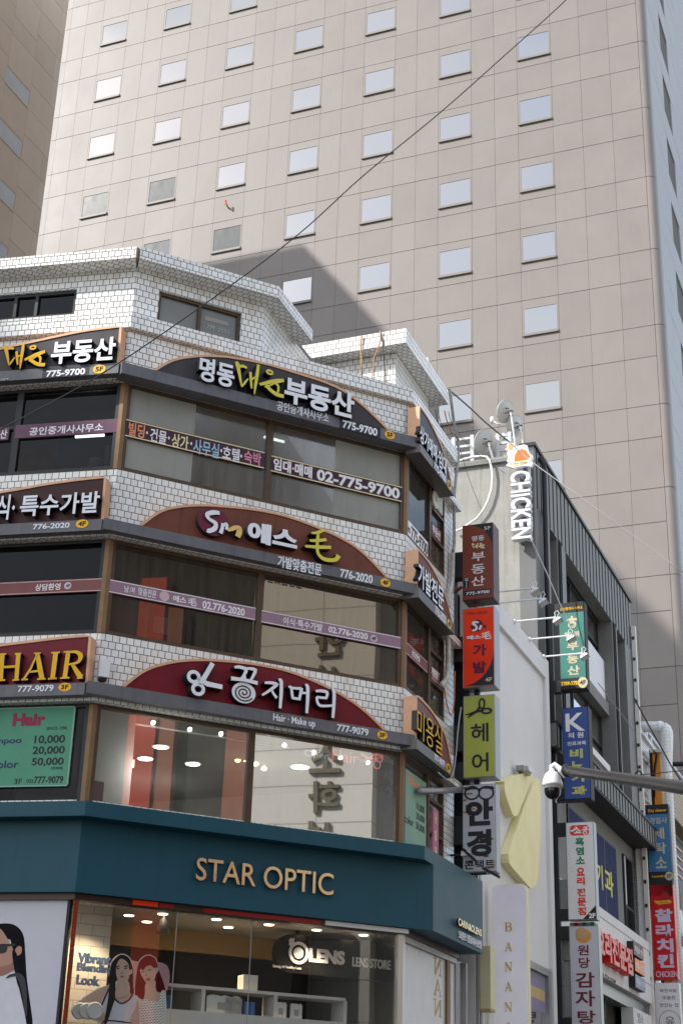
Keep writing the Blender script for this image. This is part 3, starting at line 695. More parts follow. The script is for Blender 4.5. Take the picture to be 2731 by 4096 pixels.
strip(l5a, FL, (A(95, 1262), A(743, 1217), A(745, 1130), A(98, 1183)), PURPLE, None, [('공인중개사사무소', A(183, 1243), A(652, 1162), WHITEP, .015)])
strip(l5b, FL, (A(-300, 1292), A(55, 1267), A(57, 1190), A(-300, 1215)), PURPLE, None, [('산', A(0, 1262), A(50, 1203), WHITEP, .015)])
strip(l4a, FL, (C(-200, 770), C(637, 722), C(643, 640), C(-200, 690)), ROSE, mat('pale_rose', (.55, .40, .42), .6), [('상담환영', C(220, 727), C(383, 677), WHITEP, .015), ('4F', C(413, 704), C(443, 684), BLACK, .03)], .014, [(C(427, 694), .065, MATS['pale_lilac'])])
strip(rws[0], FR, (V3(97, 1350), V3(341, 1640), V3(343, 1465), V3(97, 1165)), WHITEP, None, [('02-', V3(100, 1318), V3(133, 1290), BLACK, .01), ('775-9700', V3(138, 1395), V3(338, 1475), BLACK, .015)])
strip(rws[1], FR, (V3(395, 1365), V3(503, 1460), V3(505, 1325), V3(395, 1200)), mat('wine_strip', (.14, .04, .05), .6), None, [('부동산', V3(398, 1330), V3(495, 1330), WHITEP, .015)])
strip(rws[2], FR, (V4(72, 650), V4(336, 918), V4(338, 775), V4(72, 500)), ROSE, MATS['pale_rose'], [('상담환영', V4(145, 690), V4(243, 700), WHITEP, .015)], .014)
strip(rws[3], FR, (V4(385, 985), V4(488, 1050), V4(488, 905), V4(385, 825)), ROSE, MATS['pale_rose'], [('가발전문', V4(387, 925), V4(466, 895), WHITEP, .015)], .014)
b = MB(); a, c = FC.px(C(958, 985), -.07), FC.px(C(1060, 900), -.07); b.box(FC, a[0], c[0], a[1], c[1], -.072, -.066, mat('grey_paper', (.30, .27, .26), .8)); sub(b, 'note_or_reflection', w4a)
b = MB(); a, c = FC.px(C(665, 1010), -.5), FC.px(C(935, 790), -.5); b.prism(FC, [(a[0], zS4 + .07), (c[0], zS4 + .07), (c[0], c[1]), (a[0] + .5, c[1] - .05), (a[0], c[1] + .1)], -.55, -.5, mat('oxblood_curtain', (.20, .008, .006), .8, 0, .2, 2)); tag(b.build('curtain'), 'dark red curtain behind the left pane of the fourth floor front window', 'curtain')
# orange reflection in the fourth floor side window, imitated by a solid board
b = MB(); b.box(FR, .1, FR.u(V4(262, 1000)), zS4 + .15, zS4 + 1.0, -.3, -.25, mat('rust_reflection', (.20, .045, .025), .7)); tag(b.build('board'), 'rust red board standing inside the fourth floor lane window', 'board')
# green price sheets of the salon
GREEN = mat('green_sheet', (.10, .30, .20), .5, 0, .10, 1.5, spec=.12); NAVYT = mat('navy_print', (.03, .035, .10), .6, 0, 0); REDT = mat('crimson_print', (.30, .02, .07), .6, 0, 0)
def sheet_texts(t, texts):
    for (body, ll, ur, mm, bold) in texts: tx(t, FL, body, ll, ur, .006, .011, mm, bold)
b = MB(); q = [FL.px(p, .006) for p in (G5(-400, 570), G5(420, 532), G5(468, 45), G5(-400, 85))]; b.box(FL, q[0][0], (q[1][0] + q[2][0]) / 2, q[1][1], q[2][1], -.03, .006, GREEN); 
uu = (q[1][0] + q[2][0]) / 2
b.box(FL, q[0][0], uu, q[1][1] - .02, q[1][1], -.02, .010, mat('pale_green_edge', (.25, .42, .34), .6)); b.box(FL, q[0][0], uu, q[2][1], q[2][1] + .02, -.02, .010, MATS['pale_green_edge']); b.box(FL, uu, uu + .02, q[1][1], q[2][1], -.02, .010, MATS['pale_green_edge'])
sub(b, 'price_sheet', l3a)
t = MB(); sheet_texts(t, [('Hair', G5(78, 165), G5(292, 78), REDT, .05), ('SINCE 1990', G5(293, 187), G5(422, 165), BLACK, 0), ('10,000', G5(215, 280), G5(412, 218), BLACK, .02), ('20,000', G5(203, 347), G5(410, 287), BLACK, .02), ('50,000', G5(198, 417), G5(403, 359), BLACK, .02),
    ('Shampoo', G5(-130, 287), G5(140, 232), NAVYT, .02), ('Hair color', G5(-210, 432), G5(122, 378), NAVYT, .02), ('(컷제외)', G5(320, 440), G5(398, 417), BLACK, 0), ('3F', G5(90, 527), G5(140, 492), BLACK, .0), ('02)', G5(166, 525), G5(210, 495), BLACK, 0), ('777-9079', G5(213, 523), G5(400, 476), BLACK, .015)])
sub(t, 'lettering', l3a)
GREENL = mat('pale_green_sheet', (.24, .40, .31), .55, 0, .1, 2, spec=.12)
b = MB(); ua, ub = PW + .07, FR.u(V5(338, 300)) ; b.box(FR, ua, min(ub, r1 - .07), zS3 - .05, zT3 - .25, -.03, .004, GREENL)
for q0, q1 in ((V5(128, 560), V5(200, 430)),): pass
sub(b, 'price_sheet', rws[4])
t = MB()
for (body, ll, ur, mm, bold) in [('Hair', V5(172, 75), V5(280, 60), ORANGEP, .02), ('10,000', V5(248, 330), V5(325, 305), BLACK, 0), ('20,000', V5(246, 420), V5(325, 400), BLACK, 0), ('50,000', V5(244, 515), V5(325, 490), BLACK, 0), ('color', V5(135, 440), V5(220, 420), BLACK, 0)]: tx(t, FR, body, ll, ur, .004, .009, mm, bold)
sub(t, 'lettering', rws[4])
PINKS = mat('pink_sheet', (.55, .20, .32), .6, 0, .05, spec=.12)
b = MB(); pu0, pu1 = FR.u(V5(400, 500)), FR.u(V5(450, 500)); pz1 = FR.z(V5(425, 325)); b.box(FR, pu0, pu1, zS3 - .10, pz1, -.02, .012, PINKS)
for i, ch in enumerate('Hair'):
    zc = pz1 - .19 - i * .315; put_text(b, FR, ch, (pu0 + .1, zc - .09, pu1 - .12, zc + .11), .012, .016, CREAMP, .02)
tag(b.build('vertical_banner'), 'narrow pink vertical banner reading Hair in the lane side salon window', 'banner')

# ------------------------------------------------------------------ penthouse storey and roof blocks
ph = MB(); IN = .15
zc0 = FC.z(H(270, 140), .35 - IN); zc1 = FC.z(H(275, 58), .35 - IN)
u6 = FC.u(H(1140, 600), -IN)
FP = Face((FC.P(u6, 0, -IN).x, FC.P(u6, 0, -IN).y), 68.5)     # right flank of the penthouse
w6 = [FC.px(H(418, 368), -IN), FC.px(H(978, 705), -IN)]; wu0, wu1 = w6[0][0], w6[1][0]; wz1 = (w6[0][1] + FC.z(H(990, 525), -IN)) / 2; wz0 = zp1 - .02
lw6 = FL.px(A(485, 320), -IN); lw6b = FL.px(A(470, 480), -IN)
c1 = offs(FL, FC, -IN, -IN); uc1 = (c1 - FC.P(0, 0, -IN)).dot(FC.U); ul1 = (c1 - FL.P(0, 0, -IN)).dot(FL.U)
for (F, a, b_, h) in ((FC, uc1, u6, (wu0, wu1, wz0, wz1)), (FL, LL, ul1, (-4.9, lw6[0], lw6b[1], lw6[1]))):
    ph.box(F, a, h[0], zp1 - .6, zc0, -IN - .3, -IN, TILE); ph.box(F, h[1], b_, zp1 - .6, zc0, -IN - .3, -IN, TILE)
    ph.box(F, h[0], h[1], zp1 - .6, h[2], -IN - .3, -IN, TILE); ph.box(F, h[0], h[1], h[3], zc0, -IN - .3, -IN, TILE)
ph.box(FP, 0, 4.2, zp1 - .6, zc0, -.3, 0, TILE)
ph.build('tile_wall', bld)
roof6 = MB(); roof6.plan([FL.P(LL, 0, -.4), FC.P(uc1, 0, -.5), FC.P(u6 - .3, 0, -.5), FP.P(4.2, 0, -.3), FP.P(4.2, 0, -4), FL.P(LL, 0, -5)], zp1 - .5, zc0, INTDARK); 
roof6b = MB(); roof6b.plan([FL.P(LL, 0, -.2), c1, FC.P(u6, 0, -.2), FP.P(4.2, 0, -.1), FP.P(4.2, 0, -6), FL.P(LL, 0, -9)], zc0 - .05, zc1 - .05, CONC); roof6b.build('roof_slab', bld)
co = MB(); PO = .35 - IN
cL = offs(FL, FC, PO, PO); 
M_ = Matrix(((FC.N.x, FC.N.y), (FP.N.x, FP.N.y))).inverted()
def cfp(pc, pp):
    P = FC.P(u6, 0, -IN); d = M_ @ Vector((pc + IN, pp)); return Vector((P.x + d.x, P.y + d.y, 0))
cR = cfp(PO, .35); ci = cfp(-.3, -.2); 
co.plan([FL.P(LL, 0, PO), cL - (FL.U * .03), offs(FL, FC, -.3, -.3), FL.P(LL, 0, -.3)], zc0, zc1 - .02, TILE)
co.plan([cL + FC.U * .05, cR, ci, offs(FL, FC, -.3, -.3)], zc0, zc1, TILE)
uend = FP.u(H(1480, 700), .35)
co.plan([cR, FP.P(uend, 0, .35), FP.P(uend, 0, -.2), ci], zc0, zc1, TILE)
co.build('cornice', bld)
b = MB(); q = cL; b.plan([q - FL.U * .03 - FL.N * .02, q - Vector((0, .03, 0)), q + FC.U * .05 - FC.N * .02, q + Vector((0, .15, 0))], zc0 - .02, zc1 - .05, mat('broken_mortar', (.16, .12, .08), .95, 0, .5, 30, bump=1, bscale=60)); b.build('broken_corner', bld)
FILM6 = mat('milky_pane', (.17, .175, .165), .15, 0, .08, 1)
mu6 = FC.u(H(700, 560), -IN)
w6o = window(FC, wu0, wu1, wz0, wz1, FILM6, mull=(mu6,), o=-IN - .05)
t = MB(); o6 = -IN - .1
for body, ll, ur in (('779', H(745, 632), H(800, 620)), ('2535', H(823, 655), H(902, 650))):
    t.marks.append(len(t.f)); a_, b2 = FC.px(ll, o6), FC.px(ur, o6); put_text(t, FC, body, (a_[0], a_[1], b2[0], b2[1]), o6, o6 + .004,  mat('faded_print', (.42, .42, .40), .7), .0)
sub(t, 'lettering', w6o)
b = MB(); ps = [FC.px(q, o6) for q in (H(730, 545), H(892, 590), H(892, 618), H(730, 575))]; b.prism(FC, ps, o6 - .002, o6 + .003, mat('pale_reflection_card', (.30, .27, .25), .6)); sub(b, 'note_or_reflection', w6o)  # pale reflection on the pane, made as a flat card
window(FL, -4.9, lw6[0], lw6b[1], lw6[1], GLASSK, mull=(FL.u(A(222, 430), -IN), FL.u(A(90, 440), -IN)), o=-IN - .05, fm=DKFRAME)
b = MB(); b.sheet(FL, [(-4.9, lw6b[1]), (lw6[0], lw6b[1]), (lw6[0], lw6[1]), (-4.9, lw6[1])], -IN - .9, INTGREY); b.build('inner_wall', bld)

# stair block on the right of the roof
qb = FR.P(.893, 0, -.6); FB = Face((qb.x, qb.y), -22.1); FBR = Face((qb.x, qb.y), 68)
OV = .34
ov = qb + FB.N * OV + FBR.N * OV
FBo = Face((ov.x, ov.y), -22.1); FBRo = Face((ov.x, ov.y), 68)
zk1 = FBo.z(H2(1060, 72)); zk0 = FBo.z(H2(1058, 200))
ubl = FBo.u(H2(45, 258)); ubr = FBRo.u(H2(1440, 640))
sb = MB(); sb.box(FB, ubl + .5, 0, zp0 - .5, zk0, -.3, 0, TILE); sb.box(FBR, .0, ubr - .75, zp0 - .5, zk0, -.3, -.001, TILE); sb.build('tile_wall', bld)
sb = MB(); sb.box(FBo, ubl, 0, zk0, zk1, -.4, 0, TILE); sb.plan([FBo.P(0, 0, -.401), FBRo.P(ubr, 0, 0), FBRo.P(ubr, 0, -4), FBo.P(ubl, 0, -.401)], zk0, zk1, TILE); sb.build('cornice', bld)
sb = MB(); sb.box(FBRo, ubr, ubr + .02, zk0 + .03, zk1 - .02, -3, -.02, CONC); sb.build('cornice_end', bld)
# air unit edge behind the parapet and small roof box
b = MB(); up = FC.px(H2(330, 340), -.5); b.box(FC, up[0] - .45, up[0] + .35, zp1 - .3, zp1 + .30, -1.1, -.55, CONC); b.box(FC, up[0] - .47, up[0] - .42, zp1 - .3, zp1 + .36, -1.12, -.5, GREYMETAL); tag(b.build('air_conditioner', bevel=.01), 'grey air conditioner unit behind the white tiled parapet', 'air conditioner')
b = MB(); up = FBRo.px(H2(1240, 300), -.15); u2 = FBRo.u(H2(1332, 440), -.15); b.box(FBRo, up[0], u2, zk1 - .05, zk1 + .22, -.6, -.12, CONC); b.box(FBRo, up[0] - .02, up[0] + .1, zk1 - .02, zk1 + .26, -.62, -.1, WPAINT); tag(b.build('roof_box', bevel=.01), 'small grey metal box on the edge of the tiled roof block', 'box')
def cable(name, label, pts, r, m, cat='cable', group=None):
    b = MB(); b.tube(pts, r, m, 6); return tag(b.build(name, smooth=True), label, cat, group)
YC = mat('ochre_cable', (.50, .26, .08), .6, 0, .05)
cable('hanging_cable', 'straight ochre cable hanging over the roof block cornice', [FBo.P(*FBo.px(H2(*p), .04), .04) for p in ((665, 140), (655, 200), (655, 270), (660, 380), (668, 490))], .018, YC)
cable('hanging_cable', 'bent ochre cable hanging beside a black one on the roof block', [FBo.P(*FBo.px(H2(*p), .05), .05) for p in ((828, 98), (832, 170), (820, 235), (775, 330), (768, 420), (772, 505))], .014, YC)
cable('hanging_cable', 'thin black cable looping over the sunlit tiled roof corner', [FBo.P(*FBo.px(H2(*p), .03), .03) for p in ((832, 100), (850, 190), (858, 300), (868, 420), (870, 500))], .011, CABLE)

# ------------------------------------------------------------------ arched sign boards
SO, SP = .34, .25       # fascia front, panel front
def arch_sign(F, label, strip_px, arch_px, pm, vert=None, so=SO, sp=SP, sm=STRIP):
    """strip_px: four source pixels (tl, bl, tr, br); arch_px: curve pixels left to right on the panel plane"""
    tl, bl, tr, br = [F.px(p, so) for p in strip_px]
    u0, u1 = (tl[0] + bl[0]) / 2, (tr[0] + br[0]) / 2; zb_ = (bl[1] + br[1]) / 2; zt_s = (tl[1] + tr[1]) / 2
    c = F.P((u0 + u1) / 2, zb_, so / 2)
    t = thing('sign_board', label, 'sign', c, 'arched sign boards on the corner building')
    b = MB(); b.box(F, u0, u1, zb_, zt_s, .03, so, sm); b.build('fascia_box', t)
    arc = [F.px(p, sp) for p in arch_px]
    arc[0] = (arc[0][0], max(arc[0][1], zt_s)); 
    if vert is None or vert == 'l': arc[-1] = (arc[-1][0], zt_s)
    if vert is None or vert == 'r': arc[0] = (arc[0][0], zt_s) if vert is None else arc[0]
    # smooth the curve
    pts = []
    for i in range(len(arc) - 1):
        p0 = arc[max(0, i - 1)]; p1 = arc[i]; p2 = arc[i + 1]; p3 = arc[min(len(arc) - 1, i + 2)]
        for k in range(4):
            tt = k / 4
            pts.append(tuple(.5 * ((2 * p1[j]) + (-p0[j] + p2[j]) * tt + (2 * p0[j] - 5 * p1[j] + 4 * p2[j] - p3[j]) * tt * tt + (-p0[j] + 3 * p1[j] - 3 * p2[j] + p3[j]) * tt ** 3) for j in (0, 1)))
    pts.append(arc[-1])
    poly = pts + [(pts[-1][0], zt_s - .004), (pts[0][0], zt_s - .004)]
    b = MB(); b.prism(F, poly, .03, sp, pm); b.build('arch_panel', t)
    path = pts
    if vert == 'l': path = [(pts[0][0] - .02, zt_s)] + pts
    if vert == 'r': path = pts + [(pts[-1][0] + .02, zt_s)]
    w = .045; off = []
    out = []
    n = len(path)
    for i in range(n):
        a, c_ = path[max(0, i - 1)], path[min(n - 1, i + 1)]; dx, dy = c_[0] - a[0], c_[1] - a[1]; l = math.hypot(dx, dy) or 1
        out.append((path[i][0] - dy / l * w, path[i][1] + dx / l * w))
    b = MB()
    for i in range(n - 1): 
        q = [path[i], path[i + 1], out[i + 1], out[i]]
        b.prism(F, q, .02, sp + .018, COPPER)
    b.build('edge_trim', t)
    return t, (u0, u1, zb_, zt_s)
def radii(F, c, rx, ry, o):
    return abs(F.u((c[0] + rx, c[1]), o) - F.u((c[0] - rx, c[1]), o)) / 2, abs(F.z((c[0], c[1] - ry), o) - F.z((c[0], c[1] + ry), o)) / 2
def badge(t, F, c, ru_px, txt, o=SO):
    rx, ry = {FC: (20, 16.5), FL: (25, 17), FR: (7.2, 17.8)}[F]
    cc = F.px(c, o); ru, rz = radii(F, c, rx, ry, o); b = MB(); b.prism(F, ellipse(cc, ru, rz), o - .005, o + .006, BADGE); put_text(b, F, txt, (cc[0] - ru * .6, cc[1] - rz * .55, cc[0] + ru * .6, cc[1] + rz * .55), o + .006, o + .010, BLACK, .03); b.build('floor_badge', t)
def dae_un(mb, F, conv, o0, o1, m, side, pts_map, k=1.0):
    """the two brush written syllables; pts_map turns unit coordinates into pixels"""
    f = lambda *p: F.px(conv(*pts_map(*p)), o1)
    def st(pts, w): stroke(mb, F, [f(*p) for p in pts], [x * k for x in w], o0, o1, m, side, smooth=5)
    st([(.02, .93), (.06, .86), (.10, .55), (.14, .20)], [.10, .17, .12, .05]); st([(.08, .80), (.17, .84), (.25, .80)], [.10, .12, .08]); st([(.14, .18), (.20, .32), (.27, .48)], [.05, .09, .05])
    st([(.315, .70), (.325, .45), (.34, .18)], [.10, .11, .06]); st([(.31, .45), (.38, .52), (.43, .58)], [.06, .08, .05]); st([(.475, .98), (.455, .70), (.42, .35), (.395, .02)], [.11, .13, .12, .03])
    c = f(.70, .80); stroke(mb, F, [(c[0] + .115 * k * math.cos(2 * math.pi * i / 14), c[1] + .075 * k * math.sin(2 * math.pi * i / 14)) for i in range(15)], .085 * k, o0, o1, m, side)
    st([(.50, .36), (.66, .46), (.80, .56), (.98, .62)], [.10, .15, .13, .14]); st([(.93, .56), (.82, .50), (.70, .38), (.60, .30)], [.07, .06, .06, .05])
    st([(.62, .37), (.72, .24), (.84, .14), (.98, .12)], [.13, .15, .16, .15]); st([(.80, .50), (.87, .40), (.86, .20)], [.10, .10, .08])

# --- centre face, fifth floor
t5, b5 = arch_sign(FC, 'charcoal arched sign of the top row on the centre face, white and yellow Korean letters', (A(770, 782), A(762, 850), B(1220, 785), B(1216, 848)),
    [A(970, 822), A(1090, 778), A(1250, 752), A(1400, 755), B(60, 294), B(240, 327), B(430, 382), B(690, 472), B(860, 590), B(1030, 735)], ARCH5)
b = MB()
tx(b, FC, '명동', W4(303, 232), W4(590, 118), SP, .42, WHITEL, .03, LSIDE); tx(b, FC, '부동산', W4(972, 405), W4(1525, 345), SP, .42, WHITEL, .035, LSIDE); b.build('lettering', t5)
b = MB(); dae_un(b, FC, W4, SP, .42, YELLOWL, LSIDE, lambda x, y: (585 + 393 * x, 325 - 250 * y + 70 * x), .50); b.build('brush_lettering', t5)
b = MB(); tx(b, FC, '공인중개사사무소', W4(917, 468), W4(1325, 500), SO, SO + .012, WHITEL, .008); b.build('lettering', t5)
b = MB(); q0, q1 = FC.px(B(716, 720), SO), FC.px(B(974, 735), SO); b.box(FC, q0[0], q1[0], b5[2] - .004, b5[3] + .004, SO - .02, SO + .005, NAVYPLATE); tx(b, FC, '775-9700', B(737, 722), B(955, 728), SO + .005, SO + .012, WHITEL, .03); b.build('number_plate', t5)
badge(t5, FC, B(1032, 768), 0, '5F')
# --- centre face, fourth floor
t4, b4 = arch_sign(FC, 'brown arched sign of the middle row on the centre face with round logo', (C(660, 263), C(655, 330), D(1205, 375), D(1202, 438)),
    [C(885, 297), C(1000, 243), C(1100, 212), C(1240, 199), C(1400, 205), B(200, 1247), B(400, 1291), B(600, 1366), B(760, 1442), B(880, 1532), D(1017, 328)], ARCH4)
b = MB(); cc = FC.px(C(1340, 293), .36); ru, rz = radii(FC, C(1340, 293), 62, 57, .36); b.prism(FC, ellipse(cc, ru, rz, 36), SP, .36, mat('wine_disc', (.13, .012, .035), .4), LSIDE); b.build('logo_disc', t4)
b = MB(); o = .40
pstroke(b, FC, C, [(1378, 238), (1335, 235), (1300, 248), (1314, 276), (1352, 302), (1348, 334), (1314, 350), (1298, 346)], [.07, .09, .08, .06, .075, .09, .085, .065], .34, o, WHITEL, LSIDE, 4)
pstroke(b, FC, C, [(1398, 302), (1394, 334), (1384, 366)], [.055, .065, .075], .34, o, WHITEL, LSIDE, 4); pstroke(b, FC, C, [(1403, 322), (1415, 306), (1424, 318), (1420, 344)], [.035, .05, .06, .05], .34, o, WHITEL, LSIDE, 4)
pstroke(b, FC, C, [(1428, 348), (1455, 338), (1478, 330), (1500, 336), (1500, 362), (1490, 388)], [.04, .08, .08, .10, .11, .10], .30, o, mat('pale_gold', (.7, .50, .16), .4), LSIDE, 4); b.build('logo_letters', t4)
b = MB(); tx(b, FC, '에스', D(138, 98), D(457, 38), SP, .42, WHITEL, .05, LSIDE); b.build('lettering', t4)
b = MB(); o = .42; YL = YELLOWL
for pts, w in (([(620, 30), (580, 48), (540, 50)], [.10, .10, .05]), ([(530, 98), (580, 98), (635, 92)], [.07, .10, .09]), ([(502, 132), (580, 138), (665, 140)], [.07, .11, .10]), ([(585, 50), (578, 120), (585, 180), (625, 215), (690, 218), (712, 190)], [.09, .10, .10, .12, .12, .16])):
    pstroke(b, FC, D, pts, [x * .62 for x in w], SP, o, YL, LSIDE, 4)
b.build('brush_lettering', t4)
b = MB(); tx(b, FC, '가발맞춤전문', D(330, 262), D(607, 245), SO, SO + .012, WHITEL, .02); tx(b, FC, '776-2020', D(722, 326), D(926, 316), SO, SO + .012, WHITEL, .02); b.build('lettering', t4)
badge(t4, FC, D(1005, 362), 0, '4F')
# --- centre face, third floor
t3, b3 = arch_sign(FC, 'maroon arched sign of the bottom row on the centre face with scissors and swirl letter', (C(556, 1280), C(555, 1358), D(1193, 1325), D(1190, 1394)),
    [C(780, 1310), C(900, 1242), C(1020, 1197), C(1150, 1174), C(1300, 1169), C(1450, 1179), D(200, 884), D(400, 927), D(600, 1007), D(750, 1087), D(880, 1182), D(995, 1290)], ARCH3)
b = MB(); o = .42
def sc_(mb, pts, w, grow=0, oo=o):
    pstroke(mb, FC, C, pts, [x * .62 + .035 for x in w], SP, oo - .02, LSIDE, LSIDE); pstroke(mb, FC, C, pts, [x * .62 for x in w], SP, oo, WHITEL, LSIDE)
for c in ((1213, 1268), (1240, 1345)):
    cc = FC.px(C(*c), o - .02); ring(b, FC, cc, .095, .088, .105, SP, o - .02, LSIDE, LSIDE); ring(b, FC, cc, .095, .088, .062, SP, o, WHITEL, LSIDE)
sc_(b, [(1270, 1290), (1300, 1240), (1335, 1180)], [.15, .13, .14]); sc_(b, [(1240, 1275), (1300, 1310), (1395, 1330)], [.10, .14, .13]); sc_(b, [(1250, 1315), (1275, 1290)], [.1, .1])
b.build('scissors_emblem', t3)
b = MB()
def st3(pts, w): pstroke(b, FC, D, pts, [x * .58 for x in w], SP, o, WHITEL, LSIDE, 3)
st3([(60, 893), (90, 890), (132, 906), (120, 940), (95, 975)], [.07, .10, .11, .09, .07]); st3([(115, 900), (150, 900), (190, 910), (175, 950), (155, 985)], [.06, .08, .11, .09, .07])
st3([(125, 945), (122, 968)], [.08, .09]); st3([(38, 962), (120, 972), (205, 992)], [.12, .10, .12])
cc = FC.px(D(118, 1052), o - .03); RU, RZ = radii(FC, D(118, 1052), 48, 42, .40); b.prism(FC, ellipse(cc, RU, RZ, 32), SP, o - .03, WHITEL, LSIDE)
sp_ = [(cc[0] + RU * (.08 + .75 * a / 900) * math.cos(R(a + 150)), cc[1] + RZ * (.08 + .75 * a / 900) * math.sin(R(a + 150))) for a in range(0, 901, 25)]
stroke(b, FC, sp_, .020, o - .04, o - .026, LSIDE)
st3([(248, 990), (285, 990), (322, 1000), (290, 1030), (232, 1068)], [.07, .09, .11, .09, .06]); st3([(290, 1030), (305, 1058), (325, 1085)], [.07, .08, .09]); st3([(335, 970), (352, 980), (352, 1060), (345, 1150)], [.06, .11, .11, .09])
st3([(398, 1015), (415, 1020), (420, 1060), (425, 1090)], [.06, .09, .09, .08]); st3([(410, 1022), (450, 1025), (478, 1030), (470, 1070), (465, 1100)], [.07, .08, .10, .09, .08]); st3([(422, 1085), (468, 1092)], [.08, .08]); st3([(475, 1052), (510, 1055)], [.07, .07]); st3([(502, 1002), (518, 1015), (518, 1095), (512, 1180)], [.06, .11, .11, .09])
st3([(568, 1042), (600, 1040), (640, 1050), (635, 1085)], [.07, .09, .10, .08]); st3([(575, 1078), (605, 1083), (638, 1085)], [.07, .08, .08]); st3([(575, 1078), (580, 1115), (605, 1135), (680, 1132)], [.08, .09, .08, .07]); st3([(668, 1030), (682, 1042), (682, 1120), (675, 1210)], [.06, .11, .11, .09])
b.build('lettering', t3)
b = MB(); tx(b, FC, 'Hair · Make up', D(302, 1238), D(568, 1225), SO, SO + .012, WHITEL, .015); tx(b, FC, '777-9079', D(702, 1292), D(900, 1280), SO, SO + .012, WHITEL, .02); b.build('lettering', t3)
badge(t3, FC, D(985, 1318), 0, '3F')
# --- left face
tl5, bl5 = arch_sign(FL, 'charcoal half arched sign of the top row on the left face, yellow brush letters', (A(-900, 905), A(-900, 965), A(745, 786), A(745, 850)),
    [A(-700, 860), A(-300, 790), A(0, 708), A(200, 664), A(400, 620), A(560, 590), A(752, 566)], ARCH5, 'r')
b = MB(); tx(b, FL, '부동산', A(315, 797), A(733, 620), SP, .40, WHITEL, .03, LSIDE); b.build('lettering', tl5)
b = MB(); dae_un(b, FL, A, SP, .40, GOLDY, LSIDE, lambda x, y: (22 + 268 * x, 835 - 165 * y - 18 * x), .44); b.build('brush_lettering', tl5)
b = MB(); q0, q1 = FL.px(A(270, 850), SO), FL.px(A(560, 830), SO); b.box(FL, q0[0], q1[0], bl5[2] + .01, bl5[3] + .02, SO - .02, SO + .005, NAVYPLATE); tx(b, FL, '775-9700', A(290, 876), A(538, 818), SO + .005, SO + .012, WHITEL, .03); b.build('number_plate', tl5)
b = MB(); q0, q1 = FL.px(A(-60, 905), SO), FL.px(A(60, 880), SO); b.box(FL, q0[0], q1[0], q0[1], q1[1], SO - .02, SO + .005, NAVYPLATE); tx(b, FL, '김윤희', A(2, 898), A(56, 880), SO + .005, SO + .009, WHITEL, .0); b.build('name_plate', tl5)
badge(tl5, FL, A(625, 826), 0, '5F')
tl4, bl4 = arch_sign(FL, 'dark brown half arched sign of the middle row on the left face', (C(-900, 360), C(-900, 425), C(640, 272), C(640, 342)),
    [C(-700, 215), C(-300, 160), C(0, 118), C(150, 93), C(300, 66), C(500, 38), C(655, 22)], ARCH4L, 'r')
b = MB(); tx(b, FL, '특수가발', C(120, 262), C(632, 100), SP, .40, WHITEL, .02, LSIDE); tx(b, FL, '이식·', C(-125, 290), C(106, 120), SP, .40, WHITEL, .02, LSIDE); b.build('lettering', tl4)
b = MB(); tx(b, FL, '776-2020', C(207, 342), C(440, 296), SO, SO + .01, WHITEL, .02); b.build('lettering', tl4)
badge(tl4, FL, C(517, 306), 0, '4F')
tl3, bl3 = arch_sign(FL, 'maroon half arched sign reading HAIR on the left face', (C(-900, 1360), C(-900, 1430), C(535, 1287), C(533, 1366)),
    [C(-700, 1170), C(-300, 1120), C(0, 1078), C(200, 1053), C(400, 1029), C(560, 1016)], ARCH3, 'r')
b = MB(); o = .38
def hs(pts, w): pstroke(b, FL, C, pts, [x * .78 for x in w] if isinstance(w, list) else w * .8, SP, o, GOLDY, LSIDE)
hs([(18, 1126), (8, 1285)], [.10, .09]); hs([(118, 1124), (106, 1280)], [.10, .09]); hs([(12, 1205), (112, 1200)], .05); hs([(-12, 1125), (42, 1122)], .035); hs([(95, 1122), (136, 1120)], .035); hs([(-20, 1290), (35, 1286)], .035); hs([(80, 1287), (122, 1284)], .035)
hs([(238, 1118), (195, 1215), (150, 1283)], [.03, .05, .05]); hs([(236, 1118), (250, 1200), (265, 1278)], [.09, .11, .11]); hs([(182, 1235), (255, 1228)], .045); hs([(136, 1284), (178, 1282)], .035); hs([(235, 1281), (288, 1278)], .035); hs([(215, 1119), (258, 1117)], .03)
hs([(352, 1114), (332, 1276)], [.11, .10]); hs([(323, 1115), (378, 1112)], .035); hs([(303, 1278), (358, 1275)], .035)
hs([(430, 1110), (408, 1272)], [.10, .10]); hs([(380, 1274), (437, 1271)], .035); hs([(402, 1110), (440, 1108)], .035)
pstroke(b, FL, C, [(430, 1112), (480, 1110), (508, 1135), (490, 1175), (425, 1190)], [.03, .05, .085, .05, .025], SP, o, GOLDY, LSIDE, 4); hs([(455, 1188), (485, 1235), (510, 1270)], [.07, .10, .12]); hs([(485, 1274), (520, 1271)], .035)
b.build('lettering', tl3)
b = MB(); tx(b, FL, '777-9079', C(112, 1362), C(340, 1315), SO, SO + .01, WHITEL, .02); b.build('lettering', tl3)
badge(tl3, FL, C(409, 1330), 0, '3F')
